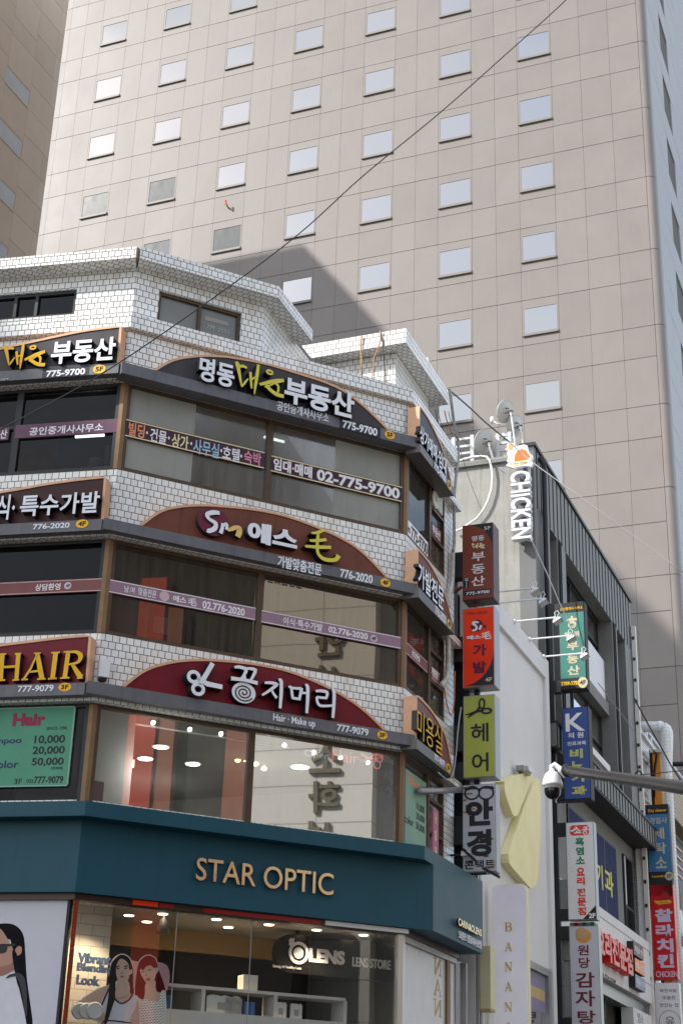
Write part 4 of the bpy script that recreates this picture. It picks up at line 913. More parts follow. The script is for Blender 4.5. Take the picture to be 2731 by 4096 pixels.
# --- right face
SOR, SPR = .28, .27
def row_r(t, body, conv, ll, ur, o0, o1, m, bold): 
    b = MB(); tx(b, FR, body, conv(*ll), conv(*ur), o0, o1, m, bold, LSIDE); b.build('lettering', t)
tr5, br5 = arch_sign(FR, 'charcoal half arched sign of the top row on the lane side', (V3(250, 218), V3(250, 305), V3(668, 790), V3(672, 908)),
    [B(1218, 597), B(1270, 672), B(1330, 795), B(1380, 935), B(1422, 1095)], ARCH5, 'l', .34, .25, mat('grey_fascia_lane', (.10, .092, .09), .4, 0, .1))
row_r(tr5, '상가매매·임대', V3, (245, 200), (572, 420), .25, .36, WHITEL, .02)
b = MB(); q0, q1 = FR.px(V3(408, 500), .34), FR.px(V3(575, 700), .34); b.box(FR, q0[0], q1[0], br5[2] + .003, br5[3] + .004, .32, .345, NAVYPLATE); tx(b, FR, '775-9700', V3(422, 540), V3(567, 640), .345, .352, WHITEL, .03); b.build('number_plate', tr5)
badge(tr5, FR, V3(606, 743), 0, '5F', .34)
tr4, br4 = arch_sign(FR, 'brown half arched sign of the middle row on the lane side', (D(1215, 390), D(1212, 446), D(1437, 628), D(1438, 694)),
    [D(1207, 162), D(1270, 238), D(1330, 343), D(1380, 463), D(1422, 600)], ARCH4, 'l', .34, .25, MATS['grey_fascia_lane'])
row_r(tr4, '가발전문', D, (1211, 375), (1371, 400), .25, .36, WHITEL, .02)
b = MB(); tx(b, FR, '776-2020', D(1317, 556), D(1385, 572), .34, .35, WHITEL, .02); b.build('lettering', tr4); badge(tr4, FR, D(1403, 622), 0, '4F', .34)
tr3, br3 = arch_sign(FR, 'rust coloured half arched sign with yellow letters on the lane side', (V4(207, 1705), V4(205, 1825), V4(672, 2098), V4(672, 2222)),
    [V4(200, 1200), V4(270, 1264), V4(350, 1354), V4(430, 1468), V4(500, 1594), V4(560, 1734), V4(635, 2010)], ARCH3R, 'l', .34, .25, MATS['grey_fascia_lane'])
row_r(tr3, '미용실', V4, (210, 1690), (520, 1590), .25, .36, GOLDY, -.004)
b = MB(); tx(b, FR, '777-9079', V4(425, 1978), V4(552, 2000), .34, .35, WHITEL, .02); b.build('lettering', tr3); badge(tr3, FR, V4(593, 2082), 0, '3F', .34)

# small white box on the tiles and drooping pipes at the lane end
q0, q1 = FC.px(C(612, 1262), .12), FC.px(C(697, 1158), .12)
b = MB(); b.box(FC, q0[0] + .02, q1[0], q0[1], q1[1], .0, .14, WPAINT); b.box(FC, q0[0] + .05, q1[0] - .03, q0[1] - .05, q0[1], .0, .1, BLACK); tag(b.build('junction_box', bevel=.012), 'white junction box on the tiles beside the maroon HAIR sign', 'box')

# ------------------------------------------------------------------ optician's shopfront (teal fascia)
PF, PLIP, PRR = .20, .53, .50
LFp = .30
zl1 = FC.z(G5(520, 628), PLIP); zl0 = FC.z(G5(515, 722), PLIP); zf0 = FC.z(G6(475, 262), PF)
sh = thing('shop_fascia', 'deep teal shop fascia with gold letters wrapping round the corner', 'shopfront', (E1[0], E1[1], zf0))
ure = FR.u(Q4(521, 1250), PRR)
b = MB()
o = [FL.P(LL, 0, .2), offs(FL, FC, .2, PF), offs(FC, FR, PF, PRR), FR.P(ure, 0, PRR)]; i_ = [FL.P(LL, 0, -.1), offs(FL, FC, -.1, -.1), offs(FC, FR, -.1, -.1), FR.P(ure, 0, -.1)]
for k in range(3): b.plan([o[k], o[k + 1], i_[k + 1], i_[k]], zf0, zl0 + .002, TEAL)
b.build('fascia', sh)
b = MB(); o2 = [FL.P(LL, 0, .5), offs(FL, FC, .5, PLIP), offs(FC, FR, PLIP, PRR), FR.P(ure, 0, PRR)]
for k in range(3): b.plan([o2[k], o2[k + 1], i_[k + 1], i_[k]], zl0, zl1, TEAL)
b.build('canopy_lip', sh)
b = MB(); tx(b, FC, 'STAR OPTIC', S(783, 3519), S(1335.6, 3495), PF + .03, PF + .075, GOLD, .006, mat('gold_side', (.25, .15, .06), .35, .8)); b.build('lettering', sh)
b = MB(); tx(b, FR, 'CARIN&OLENS', V5(645, 1418), V5(862, 1462), PRR + .04, PRR + .08, GOLD, .02, LSIDE); tx(b, FR, '오렌즈 명동대사관점', V5(652, 1543), V5(862, 1570), PRR, PRR + .03, WHITEL, .012); b.build('lettering', sh)
# shop windows under the fascia
zb0 = .35
b = MB(); fo = [FL.P(LL, 0, .1), offs(FL, FC, .10, .10), offs(FC, FR, .10, .10), FR.P(LR, 0, .10)]; fi = [FL.P(LL, 0, -.1), offs(FL, FC, -.08, -.08), offs(FC, FR, -.08, -.08), FR.P(LR, 0, -.08)]
for k in range(3): b.plan([fo[k], fo[k + 1], fi[k + 1], fi[k]], zf0 - .10, zf0 + .05, mat('dark_bronze_trim', (.05, .035, .03), .35, .4))
b.build('head_trim', sh); b = MB()
for k in range(3): b.plan([fo[k], fo[k + 1], fi[k + 1], fi[k]], 0, zb0, CONC)
b.build('base_wall', sh); b = MB(); ra, rb_ = FC.u(WS(590, 110), .11), FC.u(WS(800, 120), .11); b.box(FC, ra, rb_, zf0 - .085, zf0 - .01, .09, .112, REDO); b.build('red_reflection_strip', sh); b = MB(); b.box(FC, rb_ + .03, FC.u(WS(930, 130), .11), zf0 - .085, zf0 - .02, .09, .112, mat('dim_red_reflection', (.30, .012, .012), .3)); b.build('red_reflection_strip', sh); b = MB(); b.box(FC, FC.u(WS(1180, 165), .11), FC.u(G7(600, 590), .11), zf0 - .085, zf0 - .02, .09, .112, MATS['dim_red_reflection']); b.build('red_reflection_strip', sh); b = MB(); b.box(FC, FC.u(G7(630, 600), .11), FC.u(G7(1150, 675), .11), zf0 - .085, zf0 - .01, .09, .115, WPAINT); b.build('white_strip', sh)  # red strips imitate reflections on the glossy head trim
usr = FC.u(G7(1236, 900), .0)
b = MB(); b.plan([offs(FL, FC, .09, .09), offs(FL, FC, .09, .09) + FC.U * .07, offs(FL, FC, -.05, -.05) + FC.U * .07, offs(FL, FC, -.05, -.05)], zb0, zf0 - .09, mat('copper_red_post', (.30, .06, .025), .25, .5)); b.build('corner_post', sh)
e2o = offs(FC, FR, .06, .06)
b = MB(); b.plan([e2o, e2o - FC.U * .10, e2o - FC.U * .10 - FC.N * .1, offs(FC, FR, -.08, -.08), e2o + FR.U * .10 - FR.N * .1, e2o + FR.U * .1], zb0, zf0 - .09, mat('pale_steel_post', (.5, .47, .44), .35, .5)); b.build('corner_post', sh)
def shop_pane(F, u0, u1, z0_, z1_, o=0, name='shop_window', m=GLASSS, joints=()):
    p = MB(); p.sheet(F, [(u0, z0_), (u1, z0_), (u1, z1_), (u0, z1_)], o, m)
    for x in joints: p.box(F, x - .006, x + .006, z0_, z1_, o - .01, o + .004, GREYMETAL)
    return p.build(name, sh)
shop_pane(FC, .03, LC - .04, zb0, zf0 - .09, 0, joints=(FC.u(G6(1100, 600)), FC.u(G7(160, 800))))
rs1, rs2 = FR.u(V5(612, 1800)), FR.u(V5(700, 1900))
BAN = mat('milky_window_film', (.56, .55, .59), .3, 0, .12, 2)
b = MB(); b.box(FR, .04, rs1, zb0, zf0 - .10, -.06, -.01, BAN); b.build('milky_pane', sh)
b = MB(); b.box(FR, rs1, rs1 + .05, zb0, zf0 - .1, -.08, .02, GREYMETAL); b.box(FR, rs2, rs2 + .12, zb0, zf0 - .1, -.08, .03, GREYMETAL); b.box(FR, LR - .5, LR - .3, zb0, zf0 - .1, -.08, .03, BROWNPOST); b.box(FR, .04, LR, zf0 - .2, zf0 - .10, -.08, .05, GREYMETAL); b.build('window_frame', sh)
shop_pane(FR, rs1 + .05, rs2, zb0, zf0 - .1, -.03); shop_pane(FR, rs2 + .12, LR - .5, zb0, zf0 - .1, -.03)
# poster on the left face
PAPER = mat('poster_paper', (.50, .50, .55), .45, 0, .03)
ps = thing('wall_poster', 'big pale poster of a woman in sunglasses on the left shop wall', 'poster', FL.P(-2, 2))
pe = FL.u(G6(455, 330), .06)
b = MB(); b.box(FL, LL, -.09, zb0, zf0 - .09, -.06, .03, PAPER); b.box(FL, -.09, -.045, zb0, zf0 - .09, -.06, .06, BLACK); b.build('backing', ps)
SKIN = mat('print_skin', (.42, .25, .19), .85, 0, .04, 6, spec=.06); SKIN2 = mat('print_skin_pale', (.52, .38, .31), .85, 0, .04, 6, spec=.06); HAIR = mat('print_hair', (.012, .011, .013), .85, 0, .2, 8, spec=.06); SHIRT = mat('print_shirt', (.60, .60, .64), .85, 0, .06, 5, spec=.06); LIPS = mat('print_lips', (.38, .11, .10), .85, 0, 0, spec=.06); HAIRR = mat('print_red_hair', (.10, .012, .016), .85, 0, .2, 8, spec=.06); SKIN3 = mat('print_skin_shade', (.30, .16, .12), .85, 0, .04, 6, spec=.06)
def figure(F, conv, layers, o, th=.0015, step=.0015):
    b = MB(); k = 0
    for pts, m in layers:
        q = [F.px(conv(*p), o) for p in pts]; q = smooth_loop(q, 5) if len(q) > 4 else q; b.prism(F, q, o + k * step - .0012, o + (k + 1) * step, m); k += 1
    return b
figure(FL, G6, [
    ([(-160, 1200), (-150, 900), (-60, 790), (60, 760), (120, 800), (165, 870), (185, 1000), (205, 1200)], SHIRT),
    ([(-140, 560), (-60, 480), (40, 460), (110, 480), (150, 540), (160, 640), (170, 800), (190, 950), (208, 1091), (206, 1200), (185, 1200), (160, 1040), (120, 860), (95, 760), (80, 640), (60, 560)], HAIR),
    ([(-150, 560), (-60, 500), (0, 492), (40, 540), (80, 610), (105, 600), (138, 610), (135, 650), (112, 665), (105, 690), (80, 720), (20, 745), (-60, 740), (-140, 700)], SKIN),
    ([(0, 790), (-30, 745), (60, 720), (98, 690), (100, 740), (60, 770)], SKIN3),
    ([(70, 560), (110, 560), (135, 600), (118, 602), (100, 620), (92, 640)], HAIR), ([(120, 860), (95, 760), (80, 640), (100, 635), (128, 720), (150, 860)], HAIR),
    ([(-80, 600), (0, 590), (48, 590), (50, 610), (40, 640), (10, 648), (-20, 640), (-60, 640)], BLACK), ([(40, 590), (100, 588), (100, 602), (45, 604)], BLACK),
    ([(-100, 680), (-60, 690), (-60, 700), (-100, 700)], LIPS),
    ([(40, 805), (70, 780), (130, 775), (165, 830), (175, 1020), (160, 1030), (140, 890), (110, 800), (75, 795)], mat('print_navy', (.02, .025, .035), .5))], .031).build('printed_figure', ps)

# ------------------------------------------------------------------ inside the optician's
CEIL = zf0 - .02
si = MB()
ipl = [FL.P(LL, 0, -.12), offs(FL, FC, -.12, -.12), offs(FC, FR, -.12, -.12), FR.P(LR - .3, 0, -.12), FR.P(LR - .3, 0, -8.5), FL.P(LL, 0, -10)]
si.plan(ipl, CEIL, CEIL + .04, mat('shop_ceiling', (.34, .31, .27), .8, 0, .05)); si.plan(ipl, .1, .14, INTDARK); si.build('shop_ceiling', bld)
sw = MB()
sw.box(FC, -2.0, LC + .3, .14, CEIL, -6.1, -6.0, mat('shop_back', (.12, .085, .05), .8, 0, .3)); 
ub0, ub1 = .05, FC.u(G6(690, 600), -.9)
sw.box(FC, ub0 - .3, ub1, .14, CEIL, -1.0, -.9, SUBWAY)
sw.box(FC, ub1 + .02, LC - .3, .14, 4.15, -5.6, -5.5, INTDARK)
zbk = FC.px(WS(950, 508), -2.4)[1]
sw.box(FC, ub1 + .02, LC - .2, zbk, CEIL, -2.5, -2.4, mat('tan_bulkhead', (.34, .22, .10), .7, 0, .1, 1)); sw.box(FC, ub1 + .02, LC - .2, .14, zbk, -2.62, -2.56, mat('shop_dark', (.012, .011, .010), .6, 0, .2))
sw.build('shop_wall', bld)
def disc_lamp(name, label, p, r, m, group, tilt=None):
    b = MB(); b.lathe(p, (0, 0, -1), [(r * 1.25, 0), (r * 1.2, .012), (r, .014)], WHITEMETAL, 14); o = b.build(name)
    e = MB(); e.lathe((p[0], p[1], p[2] - .016), (0, 0, -1), [(r * .98, 0), (r * .95, .006)], m, 14); c = e.build('bulb'); c.parent = o
    return tag(o, label, 'lamp', group)
for i, p in enumerate([G6(605, 328), G6(810, 412), G6(922, 452), G6(1022, 403), G6(1358, 437), G6(1432, 487), G7(20, 643), G7(275, 627), G7(575, 660), G7(868, 692), G7(1150, 725), G7(1187, 780)]):
    w = at_z(p, CEIL - .02); disc_lamp('ceiling_lamp', 'warm round ceiling downlight inside the optician shop', (w.x, w.y, CEIL - .002), .085, LAMPSHOP, 'warm downlights in the optician shop ceiling')
    if i in (0, 4, 5, 8): 
        l = bpy.data.lights.new('downlight', 'SPOT'); l.energy = 130 if i == 0 else 60; l.color = (1, .74, .46); l.spot_size = R(110); l.spot_blend = .6; l.shadow_soft_size = .06
        lo = bpy.data.objects.new('downlight', l); COL.objects.link(lo); lo.location = (w.x, w.y, CEIL - .05)
# hanging pill shaped sign
OB = -1.15
zz = [FC.px(p, OB) for p in (G7(310, 790), G7(1120, 880))]; zs0 = FC.px(G7(460, 930), OB)[1]; zs1 = FC.px(G7(455, 688), OB)[1]
hb = thing('hanging_sign', 'black pill shaped hanging sign reading LENS STORE behind the shop glass', 'sign', FC.P((zz[0][0] + zz[1][0]) / 2, zs0, OB))
b = MB(); rr_ = (zs1 - zs0) / 2; b.prism(FC, rrect(zz[0][0], zs0, zz[1][0], zs1, rr_ * .98, 10), OB - .1, OB, mat('black_gloss', (.012, .012, .014), .3)); b.build('board', hb)
b = MB()
for p in (G7(457, 650), G7(977, 700)):
    q = FC.px(p, OB - .05); b.tube([FC.P(q[0], zs1 - .02, OB - .05), FC.P(q[0], CEIL, OB - .05)], .03, BLACK)
b.build('hanger', hb)
b = MB(); cc = FC.px(G7(460, 803), OB); ring(b, FC, cc, .165, .165, .05, OB, OB + .02, WHITEL); b.prism(FC, ellipse(cc, .095, .095), OB, OB + .015, WHITEL)
tx(b, FC, 'LENS', G7(527, 858), G7(753, 792), OB, OB + .02, WHITEL, .05); tx(b, FC, 'LENS STORE', G7(800, 886), G7(1040, 850), OB, OB + .02, WHITEL, .02)
c2 = FC.px(G7(418, 735), OB)
for i in range(4): b.box(FC, c2[0] - .05 + i * .025, c2[0] - .033 + i * .025, c2[1] - .01, c2[1] + .05 + .02 * (i % 2), OB, OB + .012, WHITEL)
b.box(FC, c2[0] - .05, c2[0] + .05, c2[1] - .06, c2[1] - .01, OB, OB + .012, WHITEL)
tx(b, FC, 'Beauty & Healthy Lens', G7(302, 897), G7(480, 890), OB - .0, OB + .02, WHITEL, .0); b.build('lettering', hb)
# white display shelves
SHW = mat('shelf_white', (.58, .57, .55), .5, 0, .04)
sh2 = thing('display_shelf', 'white open display shelf unit behind the shop window', 'shelf', FC.P(3.2, 3, -1.0))
zt1 = FC.z(G6(1500, 872), -.8); zt2 = FC.z(G7(300, 1205), -.8); us0, us1 = FC.u(G6(1035, 850), -.8), FC.u(G7(755, 1100), -.8)
b = MB(); b.box(FC, us0, us1, zt1 - .05, zt1, -1.3, -.8, SHW); b.build('shelf', sh2)
b = MB(); b.box(FC, us0, us1, zt2 - .28, zt2, -1.3, -.75, SHW); b.build('shelf', sh2)
for p in (G6(1280, 900), G7(320, 1100), G7(757, 1100)):
    x = FC.u(p, -.8); b = MB(); b.box(FC, x - .03, x + .03, zt2, zt1 - .05, -1.3, -.81, SHW); b.build('upright', sh2)
b = MB(); x0, x1 = FC.u(G7(115, 1000), -.85), FC.u(G7(205, 1000), -.85); b.box(FC, x0, x1, zt1, FC.z(G7(160, 940), -.85), -1.1, -.85, SHW); tag(b.build('box'), 'white carton standing on the top shelf', 'box')
BLUEB = mat('blue_carton', (.04, .14, .32), .5)
for lab, p0, p1, m_ in (('blue carton at the left end of the lower shelf', G6(1052, 985), G6(1088, 910), BLUEB), ('pair of blue cartons in the middle of the lower shelf', G7(122, 1185), G7(190, 1112), BLUEB)):
    a, c = FC.px(p0, -.85), FC.px(p1, -.85); b = MB(); b.box(FC, a[0], c[0], zt2, c[1], -1.1, -.85, m_); b.box(FC, (a[0] + c[0]) / 2 - .01, (a[0] + c[0]) / 2 + .01, zt2, c[1] + .002, -1.1, -.847, BLACK); tag(b.build('carton', bevel=.008), lab, 'carton')
for lab, p0, p1 in (('wide white lens display stand left on the lower shelf', G6(1295, 1015), G6(1520, 920)), ('white lens display stand beside the blue cartons', G7(0, 1185), G7(108, 1080)), ('scalloped white display stand right of the post', G7(312, 1200), G7(388, 1112)), ('last white display stand on the right of the shelf', G7(410, 1215), G7(485, 1122))):
    a, c = FC.px(p0, -.82), FC.px(p1, -.82); b = MB(); w = c[0] - a[0]; h = c[1] - zt2
    pl = [(a[0], zt2), (c[0], zt2), (c[0], zt2 + h * .85)] + [(c[0] - w * t, zt2 + h * (.85 + .15 * abs(math.sin(t * math.pi * 3)))) for t in (.1, .17, .3, .45, .5, .6, .8, .9)] + [(a[0], zt2 + h * .9)]
    b.prism(FC, pl, -.86, -.82, SHW); b.box(FC, a[0] + w * .3, c[0] - w * .3, zt2 + h * .2, zt2 + h * .6, -.825, -.817, mat('print_grey', (.3, .3, .3), .6)); tag(b.build('display_stand'), lab, 'display stand')
# cut-out standees and sticker letters
st = thing('cutout_standee', 'cardboard cut-out of a dark haired woman in a white sleeveless top behind the shop glass', 'standee', FC.P(1.6, 2.5, -.3))
figure(FC, WS, [
    ([(320, 1300), (300, 1110), (180, 1080), (80, 1040), (100, 960), (220, 870), (300, 820), (390, 790), (400, 640), (430, 570), (495, 532), (560, 560), (590, 640), (590, 860), (640, 920), (645, 1300)], mat('cutout_edge', (.62, .60, .58), .6)),
    ([(330, 1290), (330, 1100), (180, 1075), (90, 1035), (110, 965), (225, 875), (305, 828), (395, 800), (450, 900), (560, 860), (625, 920), (640, 1000), (620, 1290)], SKIN2),
    ([(330, 1290), (372, 1090), (320, 960), (375, 850), (395, 810), (425, 900), (490, 955), (550, 930), (585, 870), (622, 915), (605, 1000), (565, 1090), (575, 1290)], SHIRT),
    ([(318, 970), (380, 830), (392, 815), (395, 830), (330, 975)], BLACK), ([(330, 1112), (375, 1085), (560, 1105), (562, 1116), (375, 1097), (335, 1122)], BLACK), ([(420, 905), (490, 955), (560, 925), (590, 875), (582, 868), (550, 915), (490, 942), (430, 893)], BLACK),
    ([(372, 1110), (350, 1110), (385, 880), (400, 650), (435, 580), (495, 540), (555, 568), (585, 640), (590, 700), (588, 860), (560, 850), (548, 760), (450, 760), (445, 880), (410, 1000)], HAIR),
    ([(455, 620), (490, 575), (545, 610), (560, 670), (583, 660), (580, 700), (560, 710), (552, 745), (525, 772), (490, 775), (462, 750), (448, 690)], SKIN2), ([(465, 770), (545, 755), (560, 860), (490, 900), (440, 890)], SKIN2),
    ([(448, 640), (475, 632), (478, 640), (450, 650)], HAIR), ([(512, 635), (545, 630), (546, 640), (512, 642)], HAIR), ([(450, 656), (470, 652), (480, 660), (455, 664)], BLACK), ([(514, 653), (532, 648), (544, 656), (518, 661)], BLACK), ([(486, 690), (505, 688), (503, 698), (488, 698)], SKIN3), ([(476, 722), (495, 716), (514, 722), (495, 736)], LIPS)], -.32, .0015).build('printed_figure', st)
st = thing('cutout_standee', 'cardboard cut-out of a red haired woman in a checked dress behind the shop glass', 'standee', FC.P(2.2, 2.5, -.4))
figure(FC, WS, [
    ([(640, 1300), (600, 880), (625, 640), (670, 560), (730, 540), (785, 575), (805, 650), (865, 840), (850, 1300)], MATS['cutout_edge']),
    ([(575, 610), (640, 600), (875, 630), (860, 860), (600, 830)], mat('print_blush', (.45, .27, .29), .6)),
    ([(640, 900), (605, 870), (630, 640), (675, 565), (730, 548), (780, 580), (800, 650), (862, 840), (800, 860), (770, 800), (700, 800), (690, 920)], HAIRR),
    ([(655, 660), (690, 615), (740, 610), (775, 650), (800, 645), (802, 680), (782, 705), (765, 760), (735, 790), (705, 780), (670, 730), (652, 690)], SKIN2), ([(700, 780), (775, 760), (780, 840), (830, 870), (830, 960), (690, 950), (690, 860)], SKIN2),
    ([(642, 1290), (650, 960), (690, 915), (760, 935), (810, 920), (825, 850), (858, 850), (850, 1000), (830, 1120), (835, 1290)], CHECK),
    ([(665, 670), (655, 640), (690, 600), (745, 600), (780, 640), (770, 655), (735, 630), (700, 640), (680, 665)], HAIRR), ([(658, 684), (680, 680), (682, 687), (660, 690)], BLACK), ([(712, 668), (740, 662), (742, 670), (714, 675)], BLACK), ([(692, 712), (710, 710), (708, 720), (694, 720)], SKIN3), ([(698, 744), (715, 736), (737, 740), (718, 760), (704, 758)], LIPS)], -.42, .0015).build('printed_figure', st)
BLUET = mat('slate_blue_letter', (.07, .12, .24), .5, 0, .04)
b = MB(); tx(b, FC, 'Vibrant', WS(133, 605), WS(410, 545), -.55, -.5, BLUET, .035); tx(b, FC, 'Blending', WS(125, 695), WS(440, 632), -.55, -.5, BLUET, .035); tx(b, FC, 'Look', WS(120, 790), WS(320, 722), -.55, -.5, BLUET, .035); tag(b.build('window_lettering'), 'slate blue raised slogan letters on the brick display wall', 'lettering')
b = MB()
for c, r_ in ((140, .125), (195, .12), (258, .13)):
    q = FC.px(WS(c, 1012), -.2); b.lathe(FC.P(q[0], q[1], -.24 + c * .0004), FC.N, [(r_ * .8, 0), (r_, .0), (r_, .03), (r_ * .86, .04), (r_ * .84, .03)], SHW, 26)
tag(b.build('lens_case'), 'row of three round white lens cases at the window corner', 'lens case')
b = MB(); a, c = FC.px(G6(985, 400), -.9), FC.px(G6(1070, 500), -.9); cc = ((a[0] + c[0]) / 2, (a[1] + c[1]) / 2)
b.lathe(FC.P(cc[0], CEIL, -.9), (0, 0, -1), [(.02, 0), (.02, .06), (.06, .10), (.105, .24), (.12, .32), (.02, .33)], mat('grey_dome', (.16, .16, .155), .4), 20); tag(b.build('dome_reflection', smooth=True), 'grey dome shape imitating a reflection in the shop window', 'lamp')  # dome reflection in the shop glass, built as a hanging solid

# ------------------------------------------------------------------ salon lights on the third floor
CS = zT3 + .09
for i, p in enumerate([G5(1010, 297), G5(912, 370), G5(1210, 403), G5(1290, 660), G5(1325, 680), W1(490, 783), W1(240, 1113), W1(278, 1145)]):
    w = at_z(p, CS - .02); disc_lamp('ceiling_lamp', 'white round downlight in the hair salon ceiling', (w.x, w.y, CS - .002), .14 if i < 3 else .17, LAMPON, 'white downlights in the salon ceiling')
for p in [G5(740, 117), G5(960, 148), G5(1190, 190), G5(1385, 217), W1(335, 573), W1(622, 645), W1(883, 698), W1(1152, 746)]:
    w = at_d(p, FC.P(2, 0, -.7).length * 1.0); 
    q = FC.px(p, -.7); w = FC.P(q[0], q[1], -.7); b = MB(); b.lathe(w + Vector((0, 0, .02)), FC.N - Vector((0, 0, .6)), [(.03, -.08), (.045, .0), (.042, .01)], WHITEMETAL, 10); o = b.build('spot_lamp')
    e = MB(); e.lathe(w + Vector((0, 0, .02)) + (FC.N - Vector((0, 0, .6))).normalized() * .012, FC.N - Vector((0, 0, .6)), [(.04, 0), (.03, .012)], LAMPON, 10); c = e.build('bulb'); c.parent = o
    tag(o, 'small white spotlight on the salon track near the window', 'lamp', 'salon track spotlights')
for p in [G5(1150, 137), G5(1220, 175), G5(1133, 206), G5(1285, 213), G5(1202, 236), G5(1262, 266), G5(1355, 255), G5(1325, 295), G5(1427, 297), G5(1478, 332), G5(1440, 350), G5(1492, 375), G5(1540, 370), W1(57, 745), W1(138, 790)]:
    q = FC.px(p, -2.5); w = FC.P(q[0], q[1], -2.5); b = MB(); b.lathe(w, (0, 0, -1), [(.01, -.05), (.055, 0), (.06, .02), (.02, .05)], GLOWWARM, 10); tag(b.build('amber_globe', smooth=True), 'tiny amber glowing globe deep in the salon', 'lamp', 'amber glowing globes in the salon')  # small amber glowing globes inside the room
b = MB(); q0 = FC.px(G5(600, 110), -.7); q1 = FC.px(W1(1440, 770), -.7); b.tube([FC.P(q0[0], CS - .12, -.72), FC.P(q1[0], CS - .12, -.72)], .018, WHITEMETAL); tag(b.build('lamp_track'), 'thin white lighting track along the salon ceiling', 'track')
for (uu, oo) in ((1.25, -.45), (4.2, -2.2), (2.8, -5)):
    l = bpy.data.lights.new('salon_light', 'POINT'); l.energy = 26; l.color = (1, .97, .92); l.shadow_soft_size = .15
    lo = bpy.data.objects.new('salon_light', l); COL.objects.link(lo); lo.location = FC.P(uu, CS - 1.0, oo)
NEON = emat('neon_red', (1, .22, .18), .55); NEONW = emat('neon_white', (.9, .85, 1), .45)
b = MB(); tx(b, FC, 'Hair', W1(805, 712), W1(1062, 640), -.14, -.135, NEON, -.012); tx(b, FC, 'Open', W1(535, 690), W1(770, 640), -.14, -.135, NEONW, -.015)
pstroke(b, FC, W1, [(1085, 650), (1150, 690), (1230, 700), (1265, 690)], .02, -.14, -.135, NEON); pstroke(b, FC, W1, [(1110, 720), (1170, 690), (1235, 650), (1290, 690)], .02, -.14, -.135, NEON)
for c in ((1262, 688), (1240, 755)): ring(b, FC, FC.px(W1(*c), -.14), .07, .075, .018, -.14, -.135, NEON)
tag(b.build('neon_sign'), 'thin red neon sign with scissors hanging inside the salon glass', 'sign')
cm = thing('cloud_mobile', 'dark cloud mobile with hanging coloured drops in the salon window', 'mobile', FC.P(5.2, 8, -.2))
b = MB(); b.prism(FC, [FC.px(W1(*p), -.2) for p in ((1215, 800), (1230, 770), (1275, 760), (1290, 735), (1340, 728), (1385, 745), (1425, 770), (1440, 800))], -.26, -.2, mat('cloud_dark', (.03, .04, .045), .8)); b.build('cloud', cm)
dm = [mat('drop_rust', (.28, .10, .05), .6), mat('drop_slate', (.06, .09, .10), .6), mat('drop_sage', (.22, .27, .25), .6)]
for i, p in enumerate([(1268, 858), (1297, 848), (1332, 860), (1386, 850), (1310, 905), (1363, 895), (1275, 925), (1350, 930), (1392, 928), (1262, 1000), (1327, 962), (1353, 990), (1386, 985), (1343, 1022), (1318, 1052), (1298, 998)]):
    c = FC.px(W1(*p), -.2); b = MB(); b.lathe(FC.P(c[0], c[1] + .07, -.2), (0, 0, -1), [(.002, 0), (.012, .03), (.032, .085), (.022, .115), (.004, .125)], dm[i % 3], 8); b.tube([FC.P(c[0], c[1] + .07, -.2), FC.P(c[0], FC.z(W1(1330, 790), -.2), -.2)], .002, CABLE, 4); b.build('drop', cm, smooth=True)
b = MB(); a, c = FC.px(G5(560, 640), -.5), FC.px(G5(656, 515), -.5); b.box(FC, a[0], c[0], a[1] - .1, c[1], -.56, -.5, mat('plum_board', (.13, .03, .09), .6)); tag(b.build('notice_board'), 'plum coloured board at the foot of the salon window', 'board')
b = MB(); a, c = FC.px(G5(720, 520), -.9), FC.px(G5(832, 315), -.9); b.box(FC, a[0], c[0], a[1], c[1], -1.0, -.9, mat('dark_red_frame', (.07, .008, .012), .5)); b.box(FC, a[0] + .14, a[0] + .2, c[1] - .55, c[1] - .16, -.91, -.89, SHW); b.box(FC, a[0] + .25, a[0] + .32, c[1] - .3, c[1] - .16, -.91, -.89, SHW); tag(b.build('cabinet'), 'dark red wall cabinet inside the salon beside the white partition', 'cabinet')
# fluorescent tubes on the fifth floor
def tube_lamp(label, F, conv, a, b_, o, grp):
    p0, p1 = F.px(conv(*a), o), F.px(conv(*b_), o); P0, P1 = F.P(p0[0], p0[1], o), F.P(p1[0], p1[1], o); P1.z = P0.z
    b = MB(); b.tube([P0, P1], .03, TUBE); o_ = b.build('tube'); t = thing('tube_lamp', label, 'lamp', P0, grp); o_.parent = t; o_.matrix_parent_inverse = Matrix.Translation(-P0)
    b = MB(); b.tube([P0 + Vector((0, 0, .06)), P1 + Vector((0, 0, .06))], .04, WHITEMETAL); h = b.build('holder', t)
tube_lamp('left of two fluorescent tubes behind the wide fifth floor window', FC, W4, (590, 608), (752, 660), -1.0, 'fluorescent tubes on the fifth floor')
tube_lamp('right of two fluorescent tubes, crossing the mullion of the fifth floor window', FC, W4, (815, 680), (972, 722), -1.0, 'fluorescent tubes on the fifth floor')
tube_lamp('level fluorescent tube behind the dark left fifth floor window', FL, A, (475, 1250), (655, 1236), -1.2, 'fluorescent tubes on the fifth floor')
tube_lamp('slanting fluorescent tube behind the dark left fifth floor window', FL, A, (540, 1232), (612, 1285), -1.0, 'fluorescent tubes on the fifth floor')
b = MB(); a, c = FL.px(A(90, 1480), -.5), FL.px(A(355, 1300), -.5); b.box(FL, a[0], c[0], zS5 + .02, c[1], -.55, -.5, mat('plywood', (.24, .11, .03), .6, 0, .2, 4)); tag(b.build('plywood_board'), 'brown plywood board leaning inside the left fifth floor window', 'board')
